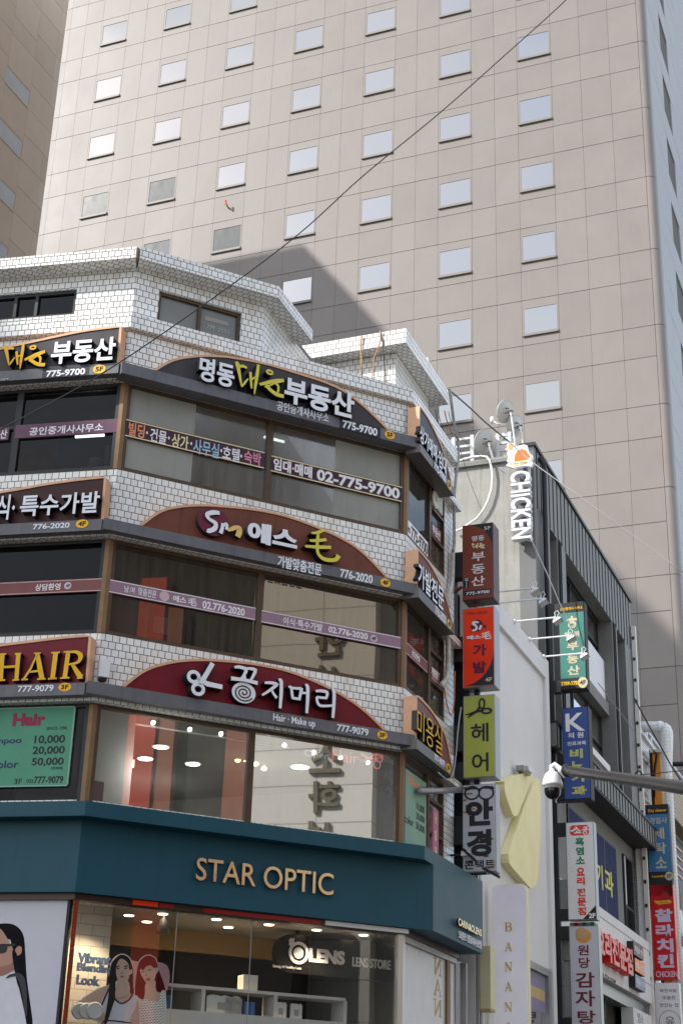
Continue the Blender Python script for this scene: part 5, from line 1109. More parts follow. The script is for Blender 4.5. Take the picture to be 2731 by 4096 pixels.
b = MB(); q = FL.px(A(605, 1440), -.35); b.lathe(FL.P(q[0], zS5 + .06, -.35), (0, 0, 1), [(.10, 0), (.12, .14), (.16, .2), (.15, .3), (.08, .33)], mat('grey_bag', (.3, .3, .3), .5), 12); tag(b.build('plastic_tub', smooth=True), 'grey tub on the sill of the left fifth floor window', 'tub')
b = MB(); q = FL.px(A(675, 1430), -.3); b.lathe(FL.P(q[0], zS5 + .06, -.3), (0, 0, 1), [(.06, 0), (.065, .5), (.05, .55)], mat('sand_roll', (.3, .27, .22), .6), 12); tag(b.build('paper_roll', smooth=True), 'standing paper roll on the left fifth floor sill', 'roll')

# ------------------------------------------------------------------ white two-tone building next door (yellow ornaments)
s0 = 4.45; s1 = FR.u(Q2(1208, 775)); zt = FR.z(Q2(1205, 772)); zr = FR.z(Q2(1198, 965)); ur_ = FR.u(Q2(1193, 1500)); zo = FR.z(Q4(1240, 1785))
wb = thing('white_building', 'smooth white building with slanting parapet line and yellow wall ornaments', 'building', FR.P((s0 + s1) / 2, 0, -3))
b = MB(); b.box(FR, s0 + .4, ur_, zo, zr, -.3, -.09, WPAINT); b.box(FR, ur_, s1, 0, zr, -.3, 0, WPAINT); b.box(FR, s0, s1, zr, zt, -.35, 0, WPAINT); b.box(FR, s0, s0 + .4, 0, zr, -.3, 0, WPAINT)
uo0 = FR.u(Q4(1012, 1655)); b.box(FR, s0 + .4, uo0 - .3, 0, zo, -.3, -.09, WPAINT); b.box(FR, s0, s0 + .02, 0, zt - .01, -7, -.36, CONC)
b.box(FR, s0, s1, zt - .3, zt - .12, -7, -.36, CONC); b.box(FR, s1 - .02, s1, 0, zt - .3, -7, -.36, WPAINT); b.build('wall', wb)
b = MB(); b.box(FR, s0 + .02, s0 + .10, 0, zr - .1, 0, .06, GREYMETAL); b.box(FR, s0 + .22, s0 + .34, 0, zr - .1, 0, .05, GREYMETAL); b.build('pilaster_trim', wb)
f = MB(); f.box(FR, ur_ - .22, ur_ - .002, 0, zo, -.2, -.05, GREYMETAL); f.box(FR, uo0 - .3, ur_ - .22, zo - .16, zo, -.2, -.05, GREYMETAL); fo = f.build('window_frame', wb)
p = MB(); p.sheet(FR, [(uo0 - .3, .3), (ur_ - .22, .3), (ur_ - .22, zo - .16), (uo0 - .3, zo - .16)], -.14, GLASS); p.box(FR, uo0 - .2, ur_ - .25, zo - 1.0, zo - .17, -.139, -.13, mat('lilac_film', (.22, .20, .32), .5)); p.box(FR, uo0 - .2, ur_ - .32, zo - .75, zo - .5, -.13, -.125, mat('ochre_film', (.5, .36, .16), .5)); sub(p, 'pane', fo)
b = MB(); q = FR.u(Q4(1050, 2100), -.2); b.box(FR, q - .04, q + .04, .3, zo - 1.0, -.5, -.45, TUBE); b.build('light_tube', wb)
YEL = mat('lemon_ornament', (.84, .78, .43), .6, 0, .06, 1.5); YELS = mat('pale_lemon', (.70, .66, .42), .5, 0, .05)
def orn(label, conv, pts):
    q = smooth_loop([FR.px(conv(*p), .10) for p in pts], 3); b = MB(); b.prism(FR, q, -.085, .10, YEL); o = b.build('wall_ornament'); tag(o, label, 'ornament', 'lemon ornaments on the white wall')
orn('upper lemon yellow triangular ornament on the white wall', Q2, [(762, 2015), (985, 1922), (1010, 1915), (1030, 1925), (1040, 1950), (1036, 1985), (1010, 2070), (900, 2350), (872, 2388), (848, 2390), (825, 2350), (765, 2180), (750, 2100), (750, 2040)])
orn('larger lemon yellow boomerang ornament with a pointed foot', Q4, [(1085, -215), (1112, -205), (1128, -100), (1124, 300), (1112, 600), (1098, 820), (1072, 900), (1035, 930), (1000, 912), (820, 700), (796, 645), (791, 585), (805, 520), (960, 60), (1050, -160)])
b = MB(); q = FR.px(Q2(945, 1915), .1); b.box(FR, q[0] - .3, q[0] + .3, q[1] - .06, q[1] + .06, 0, .2, GREYMETAL); b.box(FR, q[0] - .1, q[0] + .25, q[1] - .02, q[1] + .09, .0, .26, WHITEMETAL); tag(b.build('lamp_box', bevel=.01), 'small white lamp box above the upper lemon ornament', 'lamp')
# light box sign with serif letters
FX = Face((FR.P(5.5, 0).x, FR.P(5.5, 0).y), -22.1)
a, c = FX.px(Q4(615, 892)), FX.px(Q4(975, 888))
lb = thing('light_box_sign', 'tall milky light box with rounded top and gold serif letters', 'sign', FX.P(a[0], 1.5))
zb_ = 1.6
b = MB(); b.prism(FX, rrect(a[0], zb_, c[0], a[1], .14, 8), -.22, -.02, YELS); b.build('frame', lb, bevel=.02)
b = MB(); b.prism(FX, rrect(a[0] + .015, zb_ + .02, c[0] - .015, a[1] - .02, .125, 8), -.03, .0, mat('milky_acrylic', (.78, .76, .82), .35, 0, .07, 1.2, emit=(.9, .86, 1), estr=.05)); b.build('light_panel', lb)
LG = mat('gold_print', (.62, .42, .06), .4)
def serif(mb, F, ch, u0, z0_, u1, z1_, o0, o1, m):
    w, h = u1 - u0, z1_ - z0_; f = lambda x, y: (u0 + x * w, z0_ + y * h); T, t = .17 * w, .06 * w
    def s_(pts, ww): stroke(mb, F, [f(*p) for p in pts], ww, o0, o1, m)
    if ch == 'A':
        s_([(.5, 1), (.86, .02)], [T * .8, T]); s_([(.5, 1), (.12, .02)], t); s_([(.25, .36), (.72, .36)], t); s_([(0, .02), (.25, .02)], t); s_([(.70, .02), (1, .02)], t)
    if ch == 'N':
        s_([(.14, .02), (.14, .98)], t); s_([(.14, .98), (.86, .02)], T); s_([(.86, .02), (.86, .98)], t); s_([(0, .98), (.2, .98)], t); s_([(0, .02), (.27, .02)], t); s_([(.72, .98), (1, .98)], t)
    if ch == 'B':
        s_([(.2, .02), (.2, .98)], T); s_([(.05, .98), (.5, .98), (.78, .92), (.82, .75), (.7, .58), (.45, .53), (.2, .53)], [t, t, T * .7, T, T * .7, t, t]); s_([(.2, .53), (.55, .52), (.88, .44), (.94, .26), (.8, .08), (.5, .02), (.05, .02)], [t, t, T * .7, T, T * .7, t, t])
b = MB()
for ch, y0, y1 in (('B', 1290, 1384), ('A', 1500, 1592), ('N', 1705, 1800), ('A', 1915, 2010), ('N', 2125, 2222), ('A', 2335, 2430)):
    p0, p1 = FX.px(Q4(752, y1)), FX.px(Q4(828, y0)); serif(b, FX, ch, p0[0], p0[1], p1[0], p1[1], 0, .012, LG)
b.build('lettering', lb)
# reflection of the same letters, painted on the shop's milky lane pane
b = MB()
for ch, y in zip('ANAN', (1640, 1815, 2010, 2200)):
    ua_, ub_ = FR.u(V5(418, y)), FR.u(V5(487, y)); zc = FR.z(V5(452, y)); serif(b, FR, ch, ub_, zc - .14, ua_, zc + .14, -.01, -.006, mat('gold_reflection', (.45, .36, .18), .5))
sub(b, 'lettering', sh) if False else b.build('lettering', sh)
pq = FX.px(Q4(488, 1535), .12); pr_ = FX.px(Q4(606, 2190), .12)
FX2 = Face((FR.P(4.6, 0).x, FR.P(4.6, 0).y), -22.1); pq = FX2.px(Q4(488, 1535)); pr_ = FX2.px(Q4(608, 2190))
b = MB(); b.box(FX2, pq[0], pr_[0], pr_[1], pq[1], -.3, 0, YELS); b.box(FX2, pq[0] - .01, pr_[0], pr_[1] - .05, pr_[1], -.3, .03, MATS['ochre_film']); tag(b.build('shutter_box', bevel=.01), 'pale yellow upright box beside the milky light box sign', 'box')
# flood lamps on arms along the parapet
fp = None
def flood():
    t = thing('flood_lamp', 'x', 'lamp', (0, 0, 0), 'flood lamps on the white parapet')
    b = MB(); b.tube([(0, 0, 0), FR.N * 1.0 + Vector((0, 0, .0))], .022, WHITEMETAL); b.lathe((0, 0, 0), FR.N, [(.06, 0), (.06, .03), (.03, .05)], WHITEMETAL, 10); b.build('arm', t)
    n = FR.N; p = n * 1.0; dn = (n * .55 - Vector((0, 0, 1))).normalized()
    b = MB(); hu = FR.U
    for s_ in (-1, 1): b.tube([p + hu * .0, p + hu * .13 * s_ + Vector((0, 0, -.02)), p + hu * .13 * s_ + dn * .12], .014, WHITEMETAL, 6)
    b.build('yoke', t)
    b = MB(); c = p + dn * .10; x = hu; y = dn.cross(hu)
    def ringq(d, a_, b_): return [c + dn * d + x * sx * a_ + y * sy * b_ for sx, sy in ((-1, -1), (1, -1), (1, 1), (-1, 1))]
    v = ringq(-.07, .06, .05) + ringq(0, .13, .10) + ringq(.035, .14, .11)
    b.add(v, [[3, 2, 1, 0], [0, 1, 5, 4], [1, 2, 6, 5], [2, 3, 7, 6], [3, 0, 4, 7], [4, 5, 9, 8], [5, 6, 10, 9], [6, 7, 11, 10], [7, 4, 8, 11]], WHITEMETAL); b.add(ringq(.036, .125, .095), [[0, 1, 2, 3]], mat('lamp_glass', (.55, .56, .56), .1)); b.build('head', t, bevel=.006)
    b = MB(); b.tube([p + Vector((0, 0, .0)), p + Vector((0, 0, .13)) - n * .02, p + Vector((0, 0, .17)) + n * .05, p + Vector((0, 0, .1)) + n * .09, p + Vector((0, 0, .02)) + n * .04], .009, CABLEW, 6); b.build('loop_cable', t)
    return t
bases = [(Q2(1155, 706), 'lowest flood lamp of the row, in front of the green sign'), (Q2(1005, 533), 'second flood lamp from the bottom of the white parapet'), (Q2(850, 346), 'middle flood lamp of the five on the white parapet'), (Q2(690, 160), 'fourth flood lamp up, over the grey painted wall'), (Q1(600, 2038), 'highest flood lamp, its arm starting behind the brown projecting sign')]
for i, (p, lab) in enumerate(bases):
    w = FR.px(p, 0); 
    if i == 0: t = flood(); fp = t; kids = list(t.children)
    else:
        t = fp.copy(); COL.objects.link(t)
        for ch in kids: c = ch.copy(); COL.objects.link(c); c.parent = t
    t['label'] = lab; t.location = FR.P(w[0], min(w[1], zt - .03) if i < 4 else zt - .03, 0)

# ------------------------------------------------------------------ dark seam-clad building
PG = FR.P(11.35, 0, -.32); FG = Face((PG.x, PG.y), -22.1); FD = Face((PG.x, PG.y), 67.93)
zR = FD.z(Q1(1050, 606)); ue = FD.u(Q3(1010, 160)); zS0 = (FD.z(Q1(1215, 1450)) + FD.z(Q3(958, 565))) / 2
db = thing('dark_building', 'tall charcoal metal clad building with standing seams and cream plaster gable', 'building', (PG.x, PG.y, 0))
uP = FG.u(Q1(735, 900)); uG = FG.u(Q1(905, 1800)); zPl = FG.z(Q1(750, 718))
b = MB(); b.box(FG, -7.5, uP, 0, zPl, -.3, 0, PLASTER); b.box(FG, uP, uG, 0, zPl + .05, -.3, -.004, PLASTER); b.build('gable_wall', db)
b = MB(); b.box(FG, uG, -.002, 0, zR - 1.0, -.3, .004, GPAINT); b.box(FG, uP + .25, -.002, zPl + .06, zR, -.3, 0, mat('slate_paint', (.09, .10, .11), .7)); b.box(FG, uG + .02, -.002, zR - 1.0, zPl + .06, -.3, .002, GPAINT) if zR - 1.0 < zPl else None; b.build('painted_wall', db)
# facade
bt0 = FD.z(Q5(1188, 382)); bt1 = FD.z(Q5(1185, 555))
J1, J2, J3, J4 = FD.u(Q1(1225, 1700)), FD.u(Q1(1300, 1700)), FD.u(Q1(1388, 1800)), FD.u(Q3(820, 365))
J5, J6 = FD.u(Q3(880, 620)), FD.u(Q3(960, 620))
b = MB(); b.box(FD, .006, ue, zS0, zR, -.4, 0, SEAM); b.box(FD, -.04, ue + .02, zR, zR + .10, -.4, .06, SEAMD)
for (a, c) in ((.006, J1), (J2, J3), (J4, J5), (J6, ue)): b.box(FD, a, c, bt0, zS0, -.9, -.004, SEAM)
b.build('seam_cladding', db)
b = MB(); u = .25
while u < ue:
    b.box(FD, u - .016, u + .016, zS0 + .002, zR, 0, .022, SEAMD); u += .46
for x in (J2 + .12, J2 + .3, J4 + .15, J4 + .34): b.box(FD, x - .015, x + .015, bt0, zS0, -.004, .05, SEAMD)
b.build('seam_rib', db)
b = MB(); b.box(FD, .31, ue, bt0 - 4.5, zS0, -1.1, -.95, DARKW); b.build('recess_wall', db)
b = MB(); b.box(FD, .006, ue + .4, bt1, bt0, -.9, .42, SEAM); b.box(FD, .006, ue + .42, bt0, bt0 + .07, -.1, .46, SEAMD); b.box(FD, .006, ue + .4, bt1 - .05, bt1, -.9, .40, SEAMD)
u = .05
while u < ue + .4: b.box(FD, u - .018, u + .018, bt1, bt0, .42, .442, SEAMD); u += .42
b.build('balcony_band', db)
GLASSG = glassmat('clear_green_glass', (.22, .30, .30), .30, dirt=.12)
IN_ = -.45
za = [FD.z(Q3(*p), IN_) for p in ((768, 880), (776, 1310), (786, 1440), (800, 1925))]
def dwin(name, a, c, z0_, z1_, mull, tr, o=IN_):
    f = MB(); w = .07
    f.box(FD, a, c, z0_, z0_ + w, o - .1, o, DKFRAME); f.box(FD, a, c, z1_ - w, z1_, o - .1, o, DKFRAME); f.box(FD, a, a + w, z0_ + w, z1_ - w, o - .1, o, DKFRAME); f.box(FD, c - w, c, z0_ + w, z1_ - w, o - .1, o, DKFRAME)
    for x in mull: f.box(FD, x - w / 2, x + w / 2, z0_ + w, z1_ - w, o - .1, o + .004, DKFRAME)
    for x in tr: f.box(FD, a + w, c - w, x - w / 2, x + w / 2, o - .1, o + .008, DKFRAME)
    fo = f.build(name, db); p = MB(); p.sheet(FD, [(a + w, z0_ + w), (c - w, z0_ + w), (c - w, z1_ - w), (a + w, z1_ - w)], o - .06, GLASSG); sub(p, 'pane', fo); return fo
mu = [J3 + (J4 - J3) * t for t in (.38, .7)]
dwin('window', J3 + .05, J4 - .05, za[0] + .02, zS0 - .02, mu, [za[0] + (zS0 - za[0]) * .34]); dwin('window', J3 + .05, J4 - .05, za[3], za[2], mu, [za[3] + (za[2] - za[3]) * .34])
b = MB(); b.box(FD, J3, J4 - .02, za[1], za[0], -.94, -.30, WPAINT); b.build('white_spandrel', db); b = MB(); b.box(FD, J3, J4 - .02, za[2], za[1] - .004, -.94, -.20, CONC); b.build('floor_slab', db)
b = MB(); b.box(FD, J3, J4 - .02, bt0 - .1, za[3] - .02, -.94, -.36, SEAM); b.box(FD, J3 + .6, J4 - .3, za[3] - .35, za[3] - .14, -.4, -.18, WPAINT); b.build('sill', db)
b = MB(); b.box(FD, ue - .14, ue + .03, .1, zS0 + .9, .02, .16, PIPEW); b.box(FD, ue - .05, ue + .03, .1, zS0, -.2, .015, WPAINT)
for i in range(16): b.box(FD, ue - .17, ue - .14, zS0 + .4 - i * .75, zS0 + .5 - i * .75, .04, .12, SEAMD)
tag(b.build('drain_pipe'), 'cream square drain pipe at the far end of the charcoal facade', 'pipe')
b = MB(); px0 = FD.px(Q1(1178, 760), .1); b.tube([FD.P(.52, zR - .15, .02), FD.P(.55, zR - .35, .14), FD.P(.55, .2, .14)], .07, CABLE, 10); tag(b.build('drain_pipe', smooth=True), 'black round drain pipe running down the near edge of the charcoal facade', 'pipe')
b = MB(); b.box(FD, .76, .84, .2, zR - 1.6, .03, .12, WHITEMETAL)
for i in range(14): b.box(FD, .72, .76, zR - 2.0 - i * 1.1, zR - 1.88 - i * 1.1, .03, .1, SEAMD)
tag(b.build('drain_pipe'), 'thin white pipe beside the black drain pipe', 'pipe')
# second floor and restaurant front
zf1 = FD.z(Q5(1135, 1450), .1); zf0_ = FD.z(Q5(1180, 2112), .1); W0 = -.30
b = MB(); b.box(FD, -.05, ue, zf1 - .05, bt1 - .06, -.55, W0, CONC); b.build('second_floor_wall', db); b = MB(); b.box(FD, -.05, ue, 0, .5, -.5, -.1, CONC); b.build('base_wall', db)
BLF = mat('indigo_film', (.018, .024, .085), .7, 0, .25, 1.5, spec=.12)
p0, p1 = FD.px(Q5(848, 512), W0), FD.px(Q5(880, 1248), W0); w0_ = FD.u(Q5(350, 300), W0)
f = MB(); zt2_ = p0[1]; zb2 = zf1 + .05
f.box(FD, w0_, p0[0], zb2, zt2_, W0 - .02, W0 + .05, DKFRAME); fo = f.build('window', db)
p = MB(); um = FD.u(Q5(738, 800), W0)
for a, c in ((w0_ + .08, um - .05), (um + .05, p0[0] - .08)): p.sheet(FD, [(a, zb2 + .06), (c, zb2 + .06), (c, zt2_ - .08), (a, zt2_ - .08)], W0 + .054, BLF)
sub(p, 'pane', fo)
t = MB(); tx(t, FD, '기', Q5(662, 900), Q5(722, 700), W0 + .055, W0 + .062, mat('lemon_print', (.58, .52, .10), .5), .02); tx(t, FD, '과', Q5(755, 975), Q5(832, 780), W0 + .055, W0 + .062, MATS['lemon_print'], .02); tx(t, FD, '비뇨', Q5(440, 700), Q5(600, 610), W0 + .055, W0 + .062, MATS['lemon_print'], .02); sub(t, 'lettering', fo)
a, c = FD.px(Q5(922, 560), W0), FD.px(Q5(1000, 640), W0)
f = MB(); f.box(FD, a[0], c[0] + .25, zb2, c[1], W0 - .02, W0 + .06, DKFRAME); fo = f.build('window', db); p = MB(); p.sheet(FD, [(a[0] + .08, zb2 + .9), (c[0] + .17, zb2 + .9), (c[0] + .17, c[1] - .08), (a[0] + .08, c[1] - .08)], W0 + .064, GLASSK); p.sheet(FD, [(a[0] + .08, zb2 + .06), (c[0] + .17, zb2 + .06), (c[0] + .17, zb2 + .8), (a[0] + .08, zb2 + .8)], W0 + .064, GLASSK); p.box(FD, a[0] + .08, a[0] + .2, zb2 + .9, c[1] - .08, W0 + .06, W0 + .07, WPAINT); sub(p, 'pane', fo)
ff = thing('shop_fascia', 'white restaurant fascia with thick red Korean letters', 'shopfront', FD.P(4, zf0_))
b = MB(); b.box(FD, -.05, ue - .02, zf0_, zf1, -.5, .1, WPAINT); b.box(FD, -.05, ue, zf1 - .28, zf1 - .26, .1, .106, CONC); b.box(FD, -.05, ue - .02, zf0_ + .55, zf0_ + .57, .1, .106, CONC); b.build('board', ff)
b = MB(); tx(b, FD, '요리전문점', Q5(672, 1625), Q5(1036, 1575), .1, .38, mat('coral_letter', (.60, .085, .06), .4, 0, .05), .045, RED); b.build('lettering', ff)
b = MB(); tx(b, FD, '02-754-2228', Q5(708, 1840), Q5(862, 1895), .1, .112, BLACK, .0); b.build('lettering', ff)
for lab, col, y0, y1, x0, x1, txt in (('small brown menu plate, top of the three beside the red letters', (.13, .055, .045), 1482, 1600, 1045, 1150, '흑염소 탕'), ('small orange menu plate, middle of the three beside the red letters', (.80, .20, .015), 1655, 1765, 1060, 1165, '흑염소 전골'), ('small slate blue menu plate, lowest of the three beside the red letters', (.13, .16, .24), 1825, 1940, 1064, 1170, '흑염소 수육')):
    a = FD.px(Q5(x0, y0), .3); c = FD.px(Q5(x1, (y0 + y1) / 2 + 75), .3); zlo = FD.z(Q5(x0, y0 + 135), .3)
    t = thing('menu_plate', lab, 'sign', FD.P(a[0], zlo)); b = MB(); b.box(FD, a[0], c[0], zlo, a[1], .1, .3, mat('plate_%d' % y0, col, .45), BLACK); b.build('box', t)
    b = MB(); h = a[1] - zlo; put_text(b, FD, txt, (a[0] + .15, zlo + h * .25, c[0] - .15, zlo + h * .75), .3, .306, WHITEP, .01); b.build('lettering', t)
gf = MB(); gf.box(FD, 0, ue - .1, .5, zf0_ - .35, -.6, -.5, INTDARK)
for i in range(9): gf.box(FD, 1.5 + i * .8, 1.56 + i * .8, .5, zf0_ - .35, -.5, -.3, DKFRAME)
gf.box(FD, 0, ue - .05, zf0_ - .35, zf0_ - .02, -.5, -.1, GREYMETAL); gf.build('ground_floor_front', db)
b = MB(); q = FD.u(Q5(985, 2150), -.1); b.box(FD, q, ue - .05, .5, zf0_ - .36, -.3, .06, WPAINT); tx(b, FD, '염소', Q5(1095, 2330), Q5(1150, 2260), .06, .07, mat('grey_print', (.3, .3, .32), .6), 0); b.build('door_panel', db)
b = MB(); b.box(FD, -.1, ue, zR - .4, zR - .3, -7, -.41, CONC); b.box(FD, ue - .03, ue, 0, zR - .4, -7, -.41, CONC); b.box(FG, -7.5, -7.4, 0, zPl - .1, -7, -.31, CONC); b.box(FG, -7.4, uP, zPl - .3, zPl - .2, -7, -.31, CONC); b.build('roof_slab', db)
# CHICKEN letters running down the gable
def put_text_rot(mb, F, body, box, o0, o1, m, bold, side):
    v, f, bb = glyphs(body, bold); u0, zz0, u1, zz1 = box; vs = []
    for x, y, z in v: vs.append(F.P(u0 + (y - bb[2]) / (bb[3] - bb[2]) * (u1 - u0), zz1 - (x - bb[0]) / (bb[1] - bb[0]) * (zz1 - zz0), o1 if z > 0 else o0))
    front = [q for q in f if all(v[i][2] > 0 for i in q)]; rest = [q for q in f if not all(v[i][2] > 0 for i in q)]
    mb.add(vs, front, m); b_ = len(mb.v) - len(vs); k = mb.mi(side)
    for q in rest: mb.f.append([b_ + i for i in q]); mb.m.append(k)
OL = .42
a, c = FG.px(Q1(820, 1590), OL), FG.px(Q1(1012, 858), OL)
ck = thing('vertical_sign', 'thick white letters spelling CHICKEN running down the gable corner', 'sign', FG.P(a[0], a[1], .2))
b = MB(); put_text_rot(b, FG, 'CHICKEN', (a[0], a[1], c[0], c[1]), .2, OL, WHITEL, .022, mat('white_return', (.62, .62, .64), .45)); b.build('lettering', ck)
b = MB(); um_ = a[0] + .12
for x in (a[0] + .12, a[0] + .42): b.box(FG, x, x + .07, a[1], c[1] + .3, .12, .19, WHITEMETAL)
for i in range(9): zc = a[1] + .1 + i * (c[1] - a[1]) / 8.4; b.box(FG, a[0] + .05, a[0] + .12, zc, zc + .05, .004, .14, BLACK)
b.build('rail', ck)
mbd = thing('sign_plate', 'white edged cut-out plate with orange field and cream ribbon above the CHICKEN letters', 'sign', FG.P(*FG.px(Q1(900, 820), OL), OL))
outl = [(762, 815), (800, 780), (770, 770), (790, 720), (772, 690), (790, 650), (770, 620), (775, 590), (810, 572), (850, 590), (850, 620), (910, 605), (950, 595), (985, 605), (990, 650), (1015, 690), (1045, 715), (1025, 760), (1045, 790), (1025, 825), (960, 815), (835, 838)]
b = MB(); b.prism(FG, [FG.px(Q1(*p), OL) for p in outl], .30, OL, WHITEP); b.build('board', mbd)
b = MB(); b.prism(FG, [FG.px(Q1(*p), OL + .006) for p in ((850, 775), (860, 700), (885, 660), (930, 640), (975, 660), (1000, 700), (1020, 720), (985, 755))], OL, OL + .006, mat('orange_print', (.80, .16, .02), .5)); b.prism(FG, [FG.px(Q1(*p), OL + .006) for p in ((786, 600), (810, 584), (838, 600), (838, 640), (812, 655), (788, 640))], OL, OL + .006, mat('tan_print', (.70, .36, .12), .5)); b.build('orange_field', mbd)
b = MB(); b.prism(FG, [FG.px(Q1(*p), OL + .01) for p in ((822, 785), (900, 778), (985, 755), (990, 785), (905, 810), (830, 820))], OL, OL + .012, CREAMP); b.prism(FG, [FG.px(Q1(*p), OL + .008) for p in ((782, 795), (822, 785), (830, 812), (790, 812))], OL, OL + .008, CREAMP); tx(b, FG, 'CHALLA CHICKEN', Q1(838, 806), Q1(980, 772), OL + .012, OL + .016, mat('olive_print', (.2, .16, .03), .6), .01); b.build('ribbon', mbd)
# roof rails and satellite dishes
def rail(label, conv, x0, x1, y0, y1, o):
    a, c = FG.px(conv(x0, y1), o), FG.px(conv(x1, y0), o); b = MB()
    for u in (a[0] + .03, c[0] - .1): b.box(FG, u, u + .1, zPl - .4, c[1], o - .1, o, mat('zinc_paint', (.45, .46, .47), .5, .1))
    for t in (.18, .52, .88): z = a[1] + (c[1] - a[1]) * t; b.box(FG, a[0], c[0], z - .035, z + .035, o - .08, o - .02, MATS['zinc_paint'])
    tag(b.build('roof_rail'), label, 'rail', 'zinc rails on the plaster roof edge')
rail('zinc roof rail on the left, behind the tiled building corner', Q1, 185, 425, 490, 740, -.6); rail('zinc roof rail on the right, below the upper satellite dishes', Q1, 650, 815, 458, 700, -.6)
def dish(label, c_px, ry, o, lnb):
    c = FG.px(c_px, o); P = FG.P(c[0], c[1], o); r = ry * z6 / FPX * 39.5; ax = Vector((-.66, .62, .42)).normalized()
    t = thing('satellite_dish', label, 'dish', P, 'satellite dishes on the plaster roof')
    DM = mat('dish_grey', (.50, .50, .47), .5, .1, .12, 6)
    b = MB(); n = 6; prof = [(max(.01, r * i / n), .28 * r * (i / n) ** 2) for i in range(n + 1)]; prof2 = [(r * i / n * .995 + .001, .28 * r * (i / n) ** 2 + .02) for i in range(n, -1, -1)]
    b.lathe(P - ax * .28 * r * .5, ax, prof + [(r * 1.03, .28 * r - .005), (r * 1.03, .28 * r + .02)] + prof2, DM, 28); b.build('reflector', t, smooth=True)
    back = P - ax * (.28 * r * .5 + .1); b = MB(); x = ax.cross(Vector((0, 0, 1))).normalized()
    for dx, dz_ in ((-.1, .08), (.1, .08), (-.1, -.08), (.1, -.08), (0, 0)): q = back + x * dx + Vector((0, 0, dz_)); b.tube([q + ax * .12, q - ax * .02], .02, mat('rusty_bolt', (.12, .09, .06), .6, .3), 6)
    b.tube([back, back - Vector((0, 0, .15)) - ax * .05, Vector((P.x + x.x * .35, P.y + x.y * .35, zPl - .1)) - ax * .2], .028, WHITEMETAL); b.build('mount', t)
    if lnb:
        q = [FG.P(*FG.px(p, o + .2), o + .2) for p in lnb]; b = MB(); b.tube(q, .022, WHITEMETAL); b.tube([q[-1] - Vector((0, 0, .08)), q[-1] + Vector((0, 0, .1))], .055, WHITEMETAL); b.build('receiver_arm', t, smooth=True)
dish('lowest satellite dish, standing at the plaster roof edge left of the cut-out plate', Q1(540, 572), 140, -.35, None)
dish('topmost satellite dish with a receiver arm to the left', Q1(768, 252), 132, -.9, (Q1(730, 392), Q1(660, 372), Q1(620, 345)))
dish('rear satellite dish half hidden behind the topmost one', Q1(868, 405), 132, -1.3, (Q1(850, 520), Q1(790, 535), Q1(740, 515)))
cable('roof_hose', 'fat white hose looping over the cream plaster gable', [FG.P(*FG.px(Q1(*p), .12), .12) for p in ((285, 765), (330, 748), (420, 728), (500, 718), (560, 722), (590, 755), (610, 820), (625, 920), (615, 1060), (580, 1180), (530, 1280), (460, 1370), (380, 1425), (300, 1480), (230, 1505))], .034, CABLEW, 'hose')

# ------------------------------------------------------------------ projecting box signs
def box_sign(F, conv, label, poly, depth, m, sidem, group, nm='projecting_sign'):
    """poly: tl, tr, br, bl pixels of the front; the box runs `depth` back from the plane"""
    q = [F.px(conv(*p)) for p in poly]; u0 = (q[0][0] + q[3][0]) / 2; u1 = (q[1][0] + q[2][0]) / 2; za = (q[2][1] + q[3][1]) / 2; zb_ = (q[0][1] + q[1][1]) / 2
    t = thing(nm, label, 'sign', F.P(u0, za, 0), group)
    b = MB(); b.box(F, u0, u1, za, zb_, -depth, -.012, sidem); b.build('box', t, bevel=.012)
    b = MB(); b.box(F, u0 + .02, u1 - .02, za + .02, zb_ - .02, -.02, .0, m); b.build('face_panel', t)
    return t, (u0, u1, za, zb_)
G1 = 'projecting signs stacked at the lane end of the tiled building'
q = FR.P(2.95, 0, 0); FS0 = Face((q.x, q.y), -22.1)
ALU = mat('aluminium_edge', (.32, .32, .33), .4, .5, .08); NAVYP = mat('navy_print_panel', (.013, .017, .028), .45, 0, .05)
BRK = mat('brick_red_panel', (.20, .040, .020), .45, 0, .06)
t, bx = box_sign(FS0, Q1, 'brick red projecting sign with white Korean letters, topmost of the stack on the tiled building', ((308, 1440), (630, 1405), (632, 2197), (305, 2230)), .45, BRK, mat('red_brown_side', (.10, .05, .045), .5), G1)
u0, u1, za, zb_ = bx; w, h = u1 - u0, zb_ - za
b = MB(); b.prism(FS0, [(u1 - .02, zb_ - .02)] + [(u0 + .2 * w, zb_ - .02)] + [(u0 + .2 * w + .78 * w * math.sin(R(a)), zb_ - .02 - .36 * h * (1 - math.cos(R(a)))) for a in range(8, 91, 8)], 0, .003, NAVYP); tx(b, FS0, '5F', Q1(535, 1490), Q1(602, 1447), .003, .006, CREAMP, .01); b.build('corner_field', t)
b = MB()
for body, ll, ur, mm, bd in (('명동', (408, 1610), (537, 1540), WHITEP, .01), ('부', (406, 1820), (542, 1712), WHITEP, .01), ('동', (404, 1952), (542, 1838), WHITEP, .01), ('산', (402, 2078), (543, 1965), WHITEP, .01)): tx(b, FS0, body, Q1(*ll), Q1(*ur), 0, .005, mm, bd)
b.build('lettering', t)
b = MB(); dae_un(b, FS0, Q1, 0, .005, CREAMP, CREAMP, lambda x, y: (405 + 138 * x, 1690 - 62 * y - 8 * x), .20); b.build('brush_lettering', t)
b = MB(); a, c = FS0.px(Q1(330, 2183)), FS0.px(Q1(605, 2100)); b.box(FS0, a[0], c[0], a[1], c[1], 0, .004, NAVYP); tx(b, FS0, '775-9700', Q1(347, 2172), Q1(592, 2115), .004, .008, WHITEP, .02); a, c = FS0.px(Q1(325, 2100)), FS0.px(Q1(380, 1993)); b.box(FS0, a[0], c[0], a[1], c[1], 0, .004, NAVYP)
